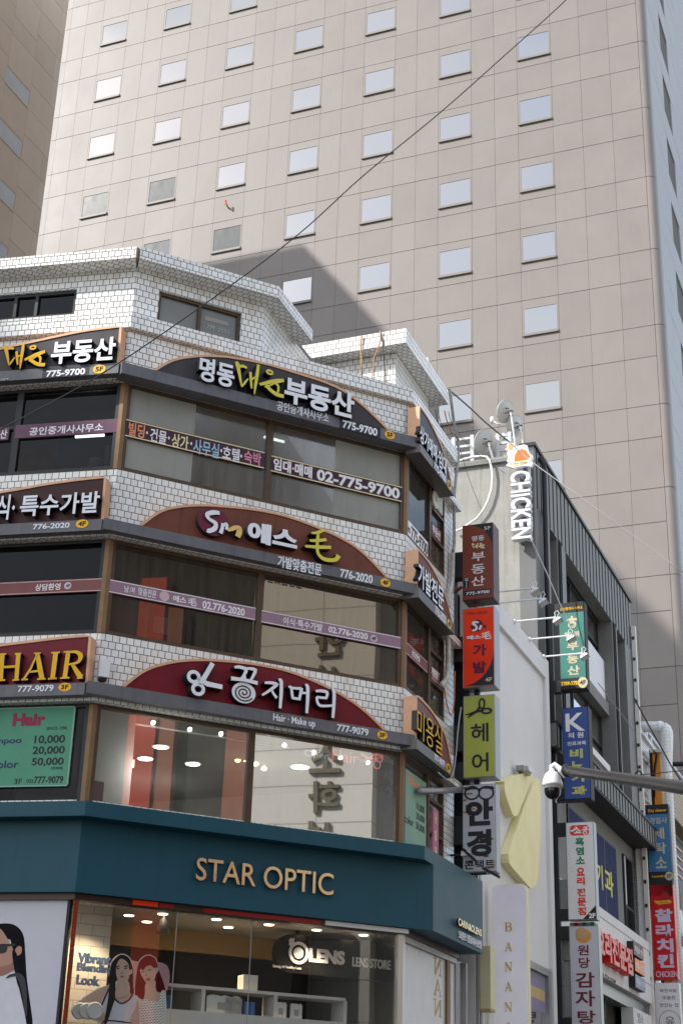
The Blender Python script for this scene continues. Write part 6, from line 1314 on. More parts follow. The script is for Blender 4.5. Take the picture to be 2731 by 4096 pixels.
for i, ch in enumerate(('대표', '김', '윤', '희')): zc = c[1] - (c[1] - a[1]) * (.14 + .24 * i); put_text(b, FS0, ch, (a[0] + .05 if i else a[0] + .02, zc - .035, c[0] - .05 if i else c[0] - .02, zc + .035), .004, .008, WHITEP, 0)
b.build('number_plate', t)
t, bx = box_sign(FS0, Q2, 'bright scarlet projecting sign, second of the stack, with dark quarter at the foot', ((306, 222), (637, 185), (650, 1022), (312, 1050)), .40, REDO, ALU, G1)
u0, u1, za, zb_ = bx; w, h = u1 - u0, zb_ - za
b = MB(); b.prism(FS0, [(u1 - .02, za + .02), (u1 - .02, za + .45 * h)] + [(u1 - .02 - .96 * w * (1 - math.cos(R(a))) , za + .45 * h - .43 * h * math.sin(R(a))) for a in range(10, 91, 8)], 0, .003, NAVYP); tx(b, FS0, '4F', Q2(547, 985), Q2(617, 937), .003, .006, CREAMP, .01); b.build('corner_field', t)
WINE = mat('wine_print', (.12, .006, .03), .5)
b = MB(); tx(b, FS0, '776-2020', Q2(360, 290), Q2(570, 242), 0, .005, NAVYP, 0); tx(b, FS0, '에스', Q2(355, 548), Q2(500, 492), 0, .005, WHITEP, .04); tx(b, FS0, '毛', Q2(508, 545), Q2(610, 455), 0, .005, WHITEP, .02); tx(b, FS0, '가', Q2(420, 720), Q2(557, 585), 0, .005, WINE, .035); tx(b, FS0, '발', Q2(418, 900), Q2(558, 765), 0, .005, WINE, .035); b.build('lettering', t)
b = MB(); c = FS0.px(Q2(461, 400)); b.prism(FS0, ellipse(c, .13, .13), 0, .004, WINE)
pstroke(b, FS0, Q2, [(480, 365), (440, 362), (420, 378), (455, 405), (450, 440), (415, 450)], [.03, .05, .05, .04, .05, .04], .004, .007, WHITEP, None, 4); pstroke(b, FS0, Q2, [(505, 395), (500, 415), (485, 440)], [.05, .05, .05], .004, .007, WHITEP, None, 3); pstroke(b, FS0, Q2, [(510, 425), (530, 405), (548, 400), (550, 428)], [.02, .035, .035, .025], .0, .007, WINE, None, 3); b.build('logo', t)
OLIVE = mat('olive_yellow_panel', (.40, .43, .075), .5, 0, .06, 3)
t, bx = box_sign(FS0, Q2, 'yellow-green projecting sign with black scissors, third of the stack', ((312, 1140), (645, 1105), (655, 1975), (318, 2000)), .38, OLIVE, ALU, G1)
b = MB()
def sg(pts, w): pstroke(b, FS0, Q2, pts, w, 0, .006, BLACK, None, 3)
sg([(340, 1330), (400, 1318), (470, 1292), (530, 1290)], [.015, .045, .055, .04]); sg([(362, 1365), (410, 1325), (465, 1285), (490, 1245)], [.015, .05, .05, .04])
ring(b, FS0, FS0.px(Q2(513, 1215)), .055, .10, .035, 0, .006, BLACK); ring(b, FS0, FS0.px(Q2(562, 1290)), .10, .05, .035, 0, .006, BLACK); sg([(580, 1275), (608, 1280), (608, 1302)], [.03, .04, .02]); b.build('scissors_print', t)
b = MB(); tx(b, FS0, '헤', Q2(398, 1620), Q2(580, 1412), 0, .006, BLACK, .015); tx(b, FS0, '어', Q2(408, 1930), Q2(580, 1722), 0, .006, BLACK, .015); b.build('lettering', t)
GREYP = mat('pale_grey_panel', (.48, .49, .53), .5, 0, .05)
t, bx = box_sign(FS0, Q4, 'pale grey projecting sign with black spectacles, lowest of the stack', ((303, -142), (652, -170), (667, 760), (313, 770)), .30, GREYP, ALU, G1)
b = MB(); o = .006
Q2p = lambda x, y: Q2(x, y)
for cx0 in (410, 558):
    c = FS0.px(Q2(cx0, 2148)); ring(b, FS0, c, .145, .125, .035, 0, o, BLACK)
pstroke(b, FS0, Q2, [(470, 2115), (488, 2105), (502, 2115)], [.03, .03, .03], 0, o, BLACK); pstroke(b, FS0, Q2, [(338, 2118), (355, 2105), (400, 2096), (460, 2098)], [.06, .06, .05, .03], 0, o, BLACK); pstroke(b, FS0, Q2, [(508, 2092), (570, 2088), (620, 2092), (634, 2105)], [.03, .05, .06, .06], 0, o, BLACK); b.build('spectacles_print', t)
b = MB(); tx(b, FS0, '안', Q4(343, 285), Q4(625, 0), 0, o, BLACK, .05); tx(b, FS0, '경', Q4(350, 605), Q4(612, 312), 0, o, BLACK, .05); tx(b, FS0, '콘택트', Q4(330, 738), Q4(645, 628), 0, o, BLACK, .02); b.build('lettering', t)
b = MB(); rnd = random.Random(3); ochres = [mat('print_ochre', (.30, .15, .05), .6), mat('print_tan', (.42, .28, .13), .6), mat('print_umber', (.15, .07, .03), .6)]
u0, u1, za, zb_ = bx
for i in range(26):
    if i < 13: uu, zc = u0 + .03 + rnd.random() * .18, zb_ - .08 - rnd.randint(0, 8) * .06
    else: uu, zc = u1 - .05 - rnd.random() * .25, za + .06 + rnd.randint(0, 10) * .055
    k = rnd.uniform(.07, .16); b.box(FS0, max(u0 + .02, uu - k / 2), min(u1 - .02, uu + k / 2), zc, zc + .035, 0, .0025 + i * .00004, ochres[i % 3])
b.build('brick_print', t)
# black brackets and mast behind the stack
bk_ = thing('sign_mast', 'black steel mast and brackets carrying the stack of projecting signs', 'mast', FS0.P(FS0.u(Q2(260, 1400), -.3), 4))
def brk(conv, x0, x1, y0, y1, o0=-.40, o1=-.16):
    a, c = FS0.px(conv(x0, y1), o1), FS0.px(conv(x1, y0), o1); b = MB(); b.box(FS0, a[0], c[0], a[1], c[1], o0, o1, DARKW); b.build('bracket', bk_)
brk(V3, 608, 770, 1570, 1905); brk(V4, 612, 775, 450, 778); brk(V4, 612, 780, 1540, 1882); brk(V5, 553, 690, 385, 660); brk(V5, 600, 690, -120, 60)
b = MB(); a, c = FS0.px(Q2(212, 2300), -.5), FS0.px(Q2(330, 770), -.5); b.box(FS0, a[0], c[0], 5.8, c[1], -.72, -.5, BLACK); b.build('mast', bk_)
b = MB()
for y0, y1 in ((2235, 2285),): pass
for (x, ya, yb) in ((430, 2240, 2290),): a = FS0.px(Q1(x, yb), -.2); c = FS0.px(Q1(x + 28, ya), -.2); b.box(FS0, a[0], c[0], a[1] - .1, c[1] + .1, -.25, -.2, BRK)
for x in (330, 430): a = FS0.u(Q2(x, 1080), -.2); b.build('link_bar', bk_); b = MB(); b.box(FS0, a, a + .1, FS0.z(Q2(x, 1130), -.2), FS0.z(Q2(x, 1040), -.2), -.3, -.2, BLACK); a = FS0.u(Q2(x, 2030), -.2); b.box(FS0, a, a + .1, FS0.z(Q2(x, 2070), -.2), FS0.z(Q2(x, 1990), -.2), -.3, -.2, BLACK)
b.build('link_bar', bk_)
b = MB(); a = FS0.px(V3(655, 2085), -.2); c = FS0.px(V3(765, 2005), -.2); b.tube([FS0.P(a[0], a[1], -.2), FS0.P(c[0], c[1], -.2)], .035, BRK); b.build('stay', bk_)
# dark wall standing in for the shade between the tiled and the white building
b = MB(); b.box(FR, LR + .05, s0 - .02, 0, FR.z(Q2(250, 790), -.8), -3, -1.2, INTDARK); tag(b.build('gap_shade_wall'), 'dark wall added for the shade in the gap beside the tiled building', 'wall')
b = MB(); a, c = FR.px(V5(395, 145), .35), FS0.px(V5(675, 140), -.1); b.tube([FR.P(a[0], a[1], .1), FS0.P(c[0], c[1], -.1)], .06, GREYMETAL, 12); tag(b.build('arm_pipe', smooth=True), 'grey steel tube reaching from the wall to the spectacles sign', 'pipe')
b = MB(); a, c = FS0.px(V5(490, 765), .05), FS0.px(V5(690, 762), .05); b.tube([FS0.P(a[0], a[1], .1), FS0.P(c[0], c[1], .12)], .022, BLACK); P = FS0.P(c[0] + .05, c[1], .14); b.box(FS0, c[0], c[0] + .16, c[1] - .03, c[1] + .06, .08, .2, WHITEMETAL); b.prism(FS0, [(c[0], c[1] + .10), (c[0] + .05, c[1] + .12), (c[0] + .28, c[1] - .10), (c[0] + .24, c[1] - .13)], .1, .22, BLACK); tag(b.build('sign_lamp'), 'small black arm lamp in front of the spectacles sign', 'lamp')
b = MB(); u0, u1 = FS0.u(Q4(360, 780), .1), FS0.u(Q4(690, 790), .1); zc = FS0.z(Q4(500, 782), .1); b.tube([FS0.P(u0, zc, .1), FS0.P(u1 - .25, zc, .1)], .022, BLACK); b.prism(FS0, [(u1 - .32, zc + .08), (u1 - .25, zc + .1), (u1 + .02, zc - .05), (u1, zc - .1)], .05, .2, BLACK); tag(b.build('sign_lamp'), 'black arm lamp under the foot of the spectacles sign', 'lamp')

# second group: on the dark building
G2 = 'projecting signs on the near corner of the charcoal building'
q = FD.P(.25, 0, .1); FS1 = Face((q.x, q.y), -22.1)
JADE = mat('jade_panel', (.045, .185, .15), .45, 0, .05); SANDP = mat('sand_print', (.52, .46, .32), .5, 0, .03)
t, bx = box_sign(FS1, Q3, 'jade green projecting sign with black ends and a smiling letter', ((262, 165), (530, 140), (562, 1055), (282, 1072)), .35, BLACK, BLACK, G2)
b = MB(); a = [FS1.px(Q3(*p)) for p in ((265, 275), (530, 250), (552, 935), (281, 957))]; b.box(FS1, bx[0] + .02, bx[1] - .02, (a[2][1] + a[3][1]) / 2, (a[0][1] + a[1][1]) / 2, 0, .004, JADE); b.build('field', t)
b = MB(); tx(b, FS1, '공인중개사 사무소', Q3(280, 245), Q3(515, 190), .0, .006, GOLDY, .02)
for body, ll, ur in (('ㅎ', (350, 432), (460, 292)), ('행', (325, 530), (388, 462)), ('복', (412, 520), (488, 450)), ('부', (352, 660), (472, 562)), ('동', (355, 798), (470, 692)), ('산', (358, 918), (484, 812))): tx(b, FS1, body, Q3(*ll), Q3(*ur), .004, .009, SANDP, .03)
tx(b, FS1, '3789-2783', Q3(292, 1032), Q3(483, 972), .0, .006, GOLDY, .03); c = FS1.px(Q3(518, 992)); b.prism(FS1, ellipse(c, .125, .15), 0, .004, SANDP); put_text(b, FS1, '4F', (c[0] - .08, c[1] - .06, c[0] + .08, c[1] + .06), .004, .008, BLACK, .02)
b.build('lettering', t)
b = MB(); c = FS1.px(Q3(405, 385))
for s_ in (-1, 1): b.prism(FS1, ellipse((c[0] + s_ * .055, c[1] + .03), .018, .022, 10), .004, .011, SANDP)
stroke(b, FS1, [(c[0] + .07 * math.cos(R(a)), c[1] + .06 * math.sin(R(a))) for a in range(200, 341, 20)], .02, .004, .01, SANDP); b.build('smile_print', t)
KBL = mat('royal_blue_panel', (.035, .075, .25), .45, 0, .05); LIME = mat('lime_print', (.50, .50, .12), .5, 0, .03)
t, bx = box_sign(FS1, Q3, 'royal blue projecting sign with a big white K, below the jade one', ((285, 1262), (565, 1238), (612, 2200), (330, 2225)), .40, KBL, BLACK, G2)
b = MB()
for body, ll, ur, mm, bd in (('K', (340, 1508), (535, 1305), WHITEP, .02), ('의 원', (365, 1578), (523, 1508), WHITEP, .02), ('진료과목', (356, 1655), (550, 1600), WHITEP, .015), ('비', (383, 1790), (517, 1682), LIME, .05), ('뇨', (395, 1905), (520, 1810), LIME, .05), ('기', (400, 2035), (530, 1930), LIME, .05), ('과', (404, 2180), (555, 2068), LIME, .05)): tx(b, FS1, body, Q3(*ll), Q3(*ur), 0, .006, mm, bd)
b.build('lettering', t)
WPAN = mat('white_sign_panel', (.74, .72, .74), .45, 0, .03); GREENPR = mat('green_print', (.03, .22, .11), .5, 0, .03); REDPR = mat('red_print', (.66, .06, .035), .5, 0, .03)
t, bx = box_sign(FS1, Q5, 'white projecting sign with green and red letters and black 2F corner', ((337, 248), (627, 230), (665, 1258), (362, 1266)), .32, WPAN, GREYMETAL, G2)
b = MB(); a, c = FS1.px(Q5(385, 385)), FS1.px(Q5(580, 268)); b.prism(FS1, rrect(a[0], a[1], c[0], c[1], .08), 0, .004, REDPR)
def so_(pts, w): pstroke(b, FS1, Q5, pts, w, .004, .008, WHITEP, None, 4)
so_([(455, 290), (440, 310), (405, 335), (388, 325)], [.03, .045, .04, .02]); so_([(450, 305), (475, 325), (492, 338)], [.03, .04, .03]); so_([(452, 330), (452, 350)], [.03, .03]); so_([(425, 358), (460, 350), (500, 352)], [.02, .04, .03])
so_([(520, 300), (560, 292), (552, 312)], [.02, .035, .02]); so_([(505, 325), (540, 318), (578, 320)], [.02, .035, .03]); so_([(542, 320), (540, 340)], [.03, .03]); ring(b, FS1, FS1.px(Q5(540, 352)), .045, .035, .022, .004, .008, WHITEP, n=14)
b.build('logo', t)
b = MB()
for body, ll, ur, mm in (('흑', (443, 490), (527, 400), GREENPR), ('염', (447, 588), (528, 500), GREENPR), ('소', (448, 682), (536, 598), GREENPR), ('요', (453, 805), (536, 715), REDPR), ('리', (457, 900), (538, 815), REDPR), ('전', (458, 1020), (542, 932), REDPR), ('문', (463, 1118), (550, 1030), REDPR), ('점', (466, 1215), (550, 1130), REDPR)): tx(b, FS1, body, Q5(*ll), Q5(*ur), 0, .006, mm, .045)
b.build('lettering', t)
b = MB(); b.prism(FS1, [FS1.px(Q5(*p)) for p in ((522, 1255), (655, 1108), (662, 1250))], 0, .004, BLACK); tx(b, FS1, '2F', Q5(580, 1245), Q5(650, 1192), .004, .008, WHITEP, .04); b.build('corner_field', t)
GPAN = mat('grey_lilac_panel', (.53, .53, .58), .45, 0, .05); MARO = mat('maroon_print', (.14, .012, .03), .5, 0, .05)
t, bx = box_sign(FS1, Q5, 'pale grey projecting sign with maroon brush letters and tan emblem, lowest in its column', ((370, 1330), (680, 1325), (712, 2420), (400, 2420)), .32, GPAN, GREYMETAL, G2)
b = MB(); c = FS1.px(Q5(523, 1432)); b.prism(FS1, ellipse(c, .19, .165), 0, .004, mat('amber_print', (.70, .28, .05), .5, 0, .04)); c2 = FS1.px(Q5(503, 1400)); b.prism(FS1, ellipse(c2, .145, .125), .004, .014, mat('potato_print', (.52, .33, .14), .6, 0, .15, 12)); b.prism(FS1, ellipse((c2[0] + .03, c2[1] - .04), .15, .11), .004, .0125, mat('potato_print', (.5, .3, .1))); b.build('emblem', t)
b = MB()
for body, ll, ur in (('원', (465, 1635), (578, 1525)), ('당', (478, 1768), (590, 1655)), ('감', (445, 1972), (638, 1810)), ('자', (442, 2170), (643, 2000)), ('탕', (465, 2350), (650, 2210))): tx(b, FS1, body, Q5(*ll), Q5(*ur), 0, .006, MARO, .02)
b.build('lettering', t)
fr = thing('sign_mast', 'black steel mast and stubs at the near corner of the charcoal building', 'mast', FS1.P(FS1.u(Q5(255, 1400), -.1), 2))
u0, u1 = FS1.u(Q5(243, 1400), -.1), FS1.u(Q5(285, 1400), -.1); b = MB(); b.box(FS1, u0, u1, .13, FS1.z(Q3(200, 165), -.1), -.22, -.1, DARKW); b.build('mast', fr)
for (conv, x0, x1, y0, y1) in ((Q3, 172, 268, 172, 300), (Q3, 203, 285, 968, 1100), (Q5, 250, 345, 246, 384), (Q5, 262, 370, 1146, 1270), (Q5, 270, 380, 1328, 1470), (Q5, 300, 400, 2285, 2400), (Q3, 240, 330, 2100, 2240)):
    a, c = FS1.px(conv(x0, y1), -.1), FS1.px(conv(x1, y0), -.1); b = MB(); b.box(FS1, a[0], c[0], a[1], c[1], -.3, -.095, DARKW); b.build('stub', fr)
for lab, y0, y1, x0, x1 in (('upper white metal cabinet behind the sign mast', 840, 1140, 275, 355), ('middle white metal cabinet behind the sign mast', 1475, 1680, 290, 375), ('long grey metal cabinet at the foot of the sign mast', 1700, 2275, 300, 390)):
    a, c = FS1.px(Q5(x0, y1), -.5), FS1.px(Q5(x1, y0), -.5); b = MB(); b.box(FS1, a[0], c[0], a[1], c[1], -1.0, -.5, mat('cabinet_white', (.55, .54, .52), .5, .1, .06)); b.box(FS1, a[0], c[0], a[1] + (c[1] - a[1]) * .55, a[1] + (c[1] - a[1]) * .56, -.5, -.496, GREYMETAL); tag(b.build('meter_cabinet', bevel=.01), lab, 'cabinet')
b = MB(); a, c = FS1.px(Q5(380, 1325), -.5), FS1.px(Q5(640, 1285), -.5); n = 6; cols_ = [WHITEP, RED, PINKP, GREENPR, mat('pale_mint', (.3, .45, .38), .6), GREENPR]
for i in range(n): b.box(FS1, a[0] + (c[0] - a[0]) * i / n, a[0] + (c[0] - a[0]) * (i + 1) / n - .004, a[1], c[1], -.9, -.5, cols_[i])
tag(b.build('small_awning'), 'narrow striped red white and green awning edge between two projecting signs', 'awning')

# third group: far end
G3 = 'projecting signs at the far end of the charcoal building'
q = FD.P(ue + .5, 0, .3); FS2 = Face((q.x, q.y), -22.1)
BLUES = mat('steel_blue_panel', (.05, .16, .32), .45, 0, .05)
t, bx = box_sign(FS2, V6, 'steel blue laundry sign with black ends reading Dry cleaner and Laundry', ((395, 1415), (800, 1395), (870, 2640), (455, 2660)), .35, BLACK, BLACK, G3)
b = MB(); zt_s, zb_s = FS2.z(V6(650, 1535)), FS2.z(V6(700, 2305)); ul_, ur2 = FS2.u(V6(530, 1900)), FS2.u(V6(832, 1900)); b.box(FS2, ul_, ur2, zb_s, zt_s, 0, .004, BLUES); b.build('field', t)
b = MB()
for body, ll, ur, mm, bd in (('Dry cleaner', (535, 1520), (782, 1455), GOLDY, .02), ('경일사', (555, 1668), (785, 1570), SANDP, .01), ('세', (605, 1872), (745, 1712), SANDP, .02), ('탁', (625, 2070), (775, 1910), SANDP, .02), ('소', (640, 2262), (780, 2105), SANDP, .02)): tx(b, FS2, body, V6(*ll), V6(*ur), .0 if mm is GOLDY else .004, .009, mm, bd)
tx(b, FS2, 'Laundry', V7(695, 50), V7(903, -5), 0, .009, GOLDY, .02); c = FS2.px(V7(958, 15)); b.prism(FS2, ellipse(c, .13, .14), 0, .004, SANDP); put_text(b, FS2, '3F', (c[0] - .08, c[1] - .06, c[0] + .08, c[1] + .06), .004, .008, BLACK, .02); b.build('lettering', t)
REDP = mat('crimson_panel', (.52, .006, .012), .4, 0, .05)
t, bx = box_sign(FS2, V7, 'crimson projecting sign with lilac Korean letters and CHICKEN at the foot', ((655, 155), (1020, 140), (1100, 1650), (725, 1650)), .32, REDP, mat('coral_side', (.66, .10, .08), .4, 0, .2, 3), G3)
LILP = mat('lilac_print', (.58, .50, .62), .5, 0, .03)
b = MB()
for body, ll, ur in (('찰', (735, 745), (1008, 530)), ('라', (752, 980), (1022, 775)), ('치', (765, 1225), (1022, 1000)), ('킨', (780, 1465), (1030, 1245))): tx(b, FS2, body, V7(*ll), V7(*ur), 0, .006, LILP, .045)
tx(b, FS2, 'CHICKEN', V7(755, 1615), V7(1088, 1515), 0, .006, LILP, .02); b.build('lettering', t)
b = MB(); b.prism(FS2, [FS2.px(V7(*p)) for p in ((720, 400), (790, 410), (900, 400), (965, 392), (1010, 430), (960, 450), (880, 455), (800, 470), (740, 440))], 0, .006, mat('ribbon_gold', (.7, .4, .03), .5)); b.prism(FS2, [FS2.px(V7(*p)) for p in ((815, 395), (840, 300), (900, 255), (950, 300), (985, 360), (960, 390), (880, 400))], 0, .004, mat('deep_red_print', (.36, .01, .01), .5)); tx(b, FS2, 'CHALLA CHICKEN', V7(795, 445), V7(950, 420), .006, .008, WINE, 0); b.build('emblem', t)
t, bx = box_sign(FS2, V7, 'white box sign with thin grey letters and round outline, lowest at the far end', ((725, 1705), (1110, 1695), (1150, 2420), (752, 2420)), .35, WPAN, mat('white_side', (.6, .6, .62), .4), G3)
b = MB()
INK = mat('ink_print', (.10, .11, .13), .5)
for body, ll, ur in (('육전국밥', (812, 1855), (1075, 1795)), ('모둠전', (855, 1965), (1050, 1905)), ('맛있는 집', (812, 2085), (1100, 2022)), ('육', (900, 2400), (1045, 2235))): tx(b, FS2, body, V7(*ll), V7(*ur), 0, .006, INK, 0)
c = FS2.px(V7(970, 2320)); ring(b, FS2, c, .33, .34, .012, 0, .006, INK, n=36); b.build('lettering', t)
fr = thing('sign_mast', 'dark mast with red and black stubs at the far end of the charcoal building', 'mast', FS2.P(FS2.u(V7(590, 1000), -.15), 2))
for (x0, x1, y0, y1, m_) in ((553, 672, 380, 540, REDP), (605, 735, 1495, 1655, REDP), (612, 735, 1725, 1820, DARKW)):
    a, c = FS2.px(V7(x0, y1), -.1), FS2.px(V7(x1, y0), -.1); b = MB(); b.box(FS2, a[0], c[0], a[1], c[1], -.3, -.1, m_); b.build('stub', fr)
for x, w, m_ in ((570, .09, PIPEW), (605, .11, PIPEW), (640, .07, BROWNPOST), (690, .1, WPAINT)):
    u = FS2.u(V7(x, 1000), -.6); b = MB(); b.box(FS2, u - w / 2, u + w / 2, .13, FS2.z(V7(x, 120), -.6), -.7, -.6, m_); b.build('conduit', fr)

# ------------------------------------------------------------------ beyond: cream tiled house, orange strip, duct, sided house
q = FD.P(ue + .15, 0, -.15); FE = Face((q.x, q.y), 67.93)
zE = FE.z(V6(560, 640)); ueE = FE.u(V6(582, 1000))
eb = thing('tiled_house', 'low cream tiled building squeezed between the charcoal building and an orange strip', 'building', FE.P(1, 0))
b = MB(); b.box(FE, 0.0, ueE, 0, zE, -6, 0, TILE2); b.box(FE, -.0, ueE + .05, zE, zE + .12, -6, .1, WPAINT); b.build('wall', eb)
for p0, p1 in (((405, 610), (555, 830)), ((415, 930), (525, 1060)), ((430, 1170), (530, 1290))):
    a, c = FE.px(V6(*p0)), FE.px(V6(*p1)); zt_w, zb_w = a[1], FE.z(V6(p0[0], p0[1] + 95)); b = MB(); b.box(FE, a[0], c[0], zb_w, zt_w, -.1, .01, mat('tan_window', (.20, .16, .11), .3)); b.box(FE, a[0] - .03, c[0] + .03, zb_w - .05, zb_w, -.1, .06, WPAINT); b.build('window', eb)
def vert(F, conv, x0, x1, y0, y1, o0, o1, m, name, lab, cat, zlow=None):
    a, c = F.px(conv(x0, y1), o1), F.px(conv(x1, y0), o1); b = MB(); b.box(F, a[0], c[0], zlow if zlow is not None else a[1], c[1], o0, o1, m); return tag(b.build(name), lab, cat)
q = FD.P(ue + 2.2, 0, .2); FS3 = Face((q.x, q.y), -22.1)
ORG = mat('orange_vinyl', (.75, .25, .01), .5, 0, .1, 2)
vert(FS3, V6, 632, 690, 700, 1500, -.3, 0, ORG, 'vertical_banner', 'bright orange vertical strip sign beside the white lagged duct', 'banner', 3)
vert(FS3, V6, 702, 722, 710, 1500, -.2, -.02, PIPEW, 'conduit', 'pale conduit right of the orange strip', 'conduit', 3)
vert(FS3, V6, 722, 760, 712, 1500, -.3, -.1, mat('rust_brown', (.12, .03, .015), .7, 0, .2), 'rust_post', 'rust brown post between the orange strip and the white duct', 'post', 3)
vert(FS3, V6, 590, 632, 660, 1500, -.3, -.05, BLACK, 'cable_tray', 'black cable tray left of the orange strip', 'tray', 3)
b = MB(); a, c = FS3.px(V6(560, 705), .1), FS3.px(V6(735, 655), .1); b.box(FS3, a[0], c[0], a[1], c[1], -.4, .1, WPAINT); tag(b.build('cap_board'), 'white capping board over the top of the orange strip', 'board')
for i, (x0, x1) in enumerate(((610, 640), (622, 655), (630, 650))):
    cable('cable_bundle', ('left', 'middle', 'right')[i] + ' strand of black cables sagging over the orange strip', [FS3.P(*FS3.px(V6(*p), .05 + .03 * i), .05 + .03 * i) for p in ((x0 - 30, 650 + i * 12), (x1 - 20, 690 + i * 8), (x1, 730), (x1 - 5, 800), (x1 - 22, 880 + 10 * i), (x1 - 30, 1000), (x1 - 32, 1300))], .022, CABLE)
q = FD.P(ue + 1.7, 0, .3); FSD = Face((q.x, q.y), -22.1)
dp = lambda x, y: FSD.P(*FSD.px(V6(x, y)), 0)
rD = (FSD.px(V6(850, 1000))[0] - FSD.px(V6(735, 1000))[0]) / 2
b = MB(); pts = [dp(330, 362), dp(690, 362), dp(735, 368), dp(770, 390), dp(783, 430), dp(786, 480), dp(800, 1000), dp(835, 1700), dp(870, 2352)]; e = pts[-1]; pts.append(Vector((e.x, e.y, e.z - 5.5)))
b.tube(pts[:3], .19, WRAP, 16); b.tube(pts[2:], [.19, .20, .21, .22, rD, rD * 1.02, rD * 1.02, rD * 1.02], WRAP, 16)
for p in (pts[1],): b.lathe(p, pts[1] - pts[0], [(.2, -.05), (.21, -.03), (.21, .05), (.2, .07)], WHITEMETAL, 16)
tag(b.build('lagged_duct', smooth=True), 'white lagged ventilation duct turning down past the orange strip', 'duct')
b = MB(); a = FSD.px(V7(1150, 960), -.4); P = FSD.P(a[0], a[1], -.4); b.tube([P + FSD.U * 1.2 + Vector((0, 0, -.6)), P + FSD.U * .5 + Vector((0, 0, -.35)), P + Vector((0, 0, .05)), P - FSD.U * .1 + Vector((0, 0, .8))], .17, WHITEMETAL, 14); tag(b.build('duct_elbow', smooth=True), 'grey metal duct elbow at the right edge beside the crimson sign', 'duct')
# house with tan siding at the right edge
q = FD.P(ue + 3.6, 0, -.4); FH = Face((q.x, q.y), 67.93); FHg = Face((q.x, q.y), -22.1)
SIDING = tilemat('tan_siding', 30, .16, .012, (.36, .29, .19), (.33, .26, .17), (.14, .10, .06), offset=0, rough=.6, bump=.8, dirt=.3)
zH = FH.z(V6(900, 980)); 
hb_ = thing('sided_house', 'old house with tan siding and pale trim at the right edge', 'building', FH.P(2, 0))
b = MB(); b.box(FH, 0, 9, 0, zH, -5, 0, WPAINT); b.build('wall', hb_)
b = MB(); zt_h, zb_h = FH.z(V6(885, 960), .5), FH.z(V6(910, 1600), .5); b.box(FH, -.1, 9, zb_h, zt_h, .02, .5, SIDING); b.build('siding_bay', hb_)
b = MB(); b.box(FH, 0, 9, zH, zH + .12, -5, .1, GREYMETAL); b.box(FH, .0, .12, zt_h, zH, .01, .12, WPAINT); b.box(FH, .9, 1.05, zt_h, zH, .01, .1, WPAINT); b.build('trim', hb_)
b = MB(); b.box(FH, .0, 9, zb_h - 3.2, zb_h - .1, .004, .04, DARKW); 
for i in range(5): b.box(FH, .1 + i * .5, .3 + i * .5, zb_h - 3.0, zb_h - .3, .04, .06, mat('pale_pane', (.35, .38, .38), .1))
b.build('window', hb_)
b = MB(); zr0 = FH.z(V6(960, 2000), .6)
for i in range(4): b.box(FH, -.1, 3, zr0 - .1 - i * .33, zr0 - .03 - i * .33, .55, .62, COPPER)
b.box(FH, -.1, -.02, zr0 - 1.5, zr0, .55, .62, COPPER); b.build('balcony_rail', hb_)
b = MB(); b.box(FH, -.2, 3, zr0 - 3.4, zr0 - 1.6, .1, .5, mat('timber_boards', (.16, .08, .04), .7, 0, .3, 3)); b.build('timber_band', hb_)
b = MB(); b.tube([dp(480, 630) - FSD.N * 2.5, dp(860, 622) - FSD.N * 2.5, dp(1100, 600) - FSD.N * 2.5], .09, CABLE); tag(b.build('gutter', smooth=True), 'dark gutter pipe crossing behind the white duct', 'pipe')
vert(FSD, V6, 355, 408, 118, 222, -.4, -.1, GREYMETAL, 'meter_box', 'small grey box on top of a pale post by the duct', 'box')
vert(FSD, V6, 364, 388, 215, 1400, -.35, -.15, PIPEW, 'pale_post', 'slim pale post below the small grey box', 'post', 3)

# ------------------------------------------------------------------ surveillance camera on its arm
d0, d1 = 17.6, 13.4
p0 = at_d(Q3(352, 1912), d0); p1 = at_d(Q3(1568, 2092), d1); pe_ = p1 + (p1 - p0) * 1.6
pa = thing('camera_pole', 'dark grey street pole arm reaching in from the right with eye bolts', 'pole', pe_)
b = MB(); b.tube([p0, p1, pe_], [.056, .062, .07], mat('gunmetal_paint', (.035, .036, .038), .35, .3, .1), 20); b.tube([pe_ - Vector((0, 0, pe_.z)), pe_ + Vector((0, 0, .5))], .12, MATS['gunmetal_paint'], 16); b.build('arm', pa, smooth=True)
b = MB(); b.lathe(p0, p0 - p1, [(.058, -.05), (.075, -.04), (.075, .02), (.06, .03)], MATS['gunmetal_paint'], 16); b.build('end_cap', pa)
b = MB(); q = at_d(V6(405, 1010), 16.2); ringp = [q + RIGHT * .035 * math.cos(t * .5) + UP * .045 * math.sin(t * .5) for t in range(14)]; b.tube(ringp, .009, BLACK, 6); b.tube([q - UP * .04, q - UP * .1], .012, BLACK, 6); b.build('eye_bolt', pa)
cc = thing('dome_camera', 'white surveillance dome camera with black globe hanging from the pole arm', 'camera', at_d(Q2(1245, 2080), d0))
WH = mat('camera_white', (.66, .66, .67), .3, 0, .03); BG = mat('camera_globe', (.006, .007, .008), .06, 0, 0)
ct = at_d(Q2(1245, 1920), d0); cb = at_d(Q2(1250, 2070), d0); ax = Vector((0, 0, -1)); ct = Vector((ct.x, ct.y, ct.z)); hh = ct.z - cb.z
b = MB(); b.lathe(ct, ax, [(.03, -.03), (.034, 0), (.062, .015), (.088, hh * .3), (.108, hh * .62), (.118, hh * .9), (.119, hh), (.098, hh * 1.03), (.094, hh * 1.25)], WH, 28); b.build('housing', cc, smooth=True)
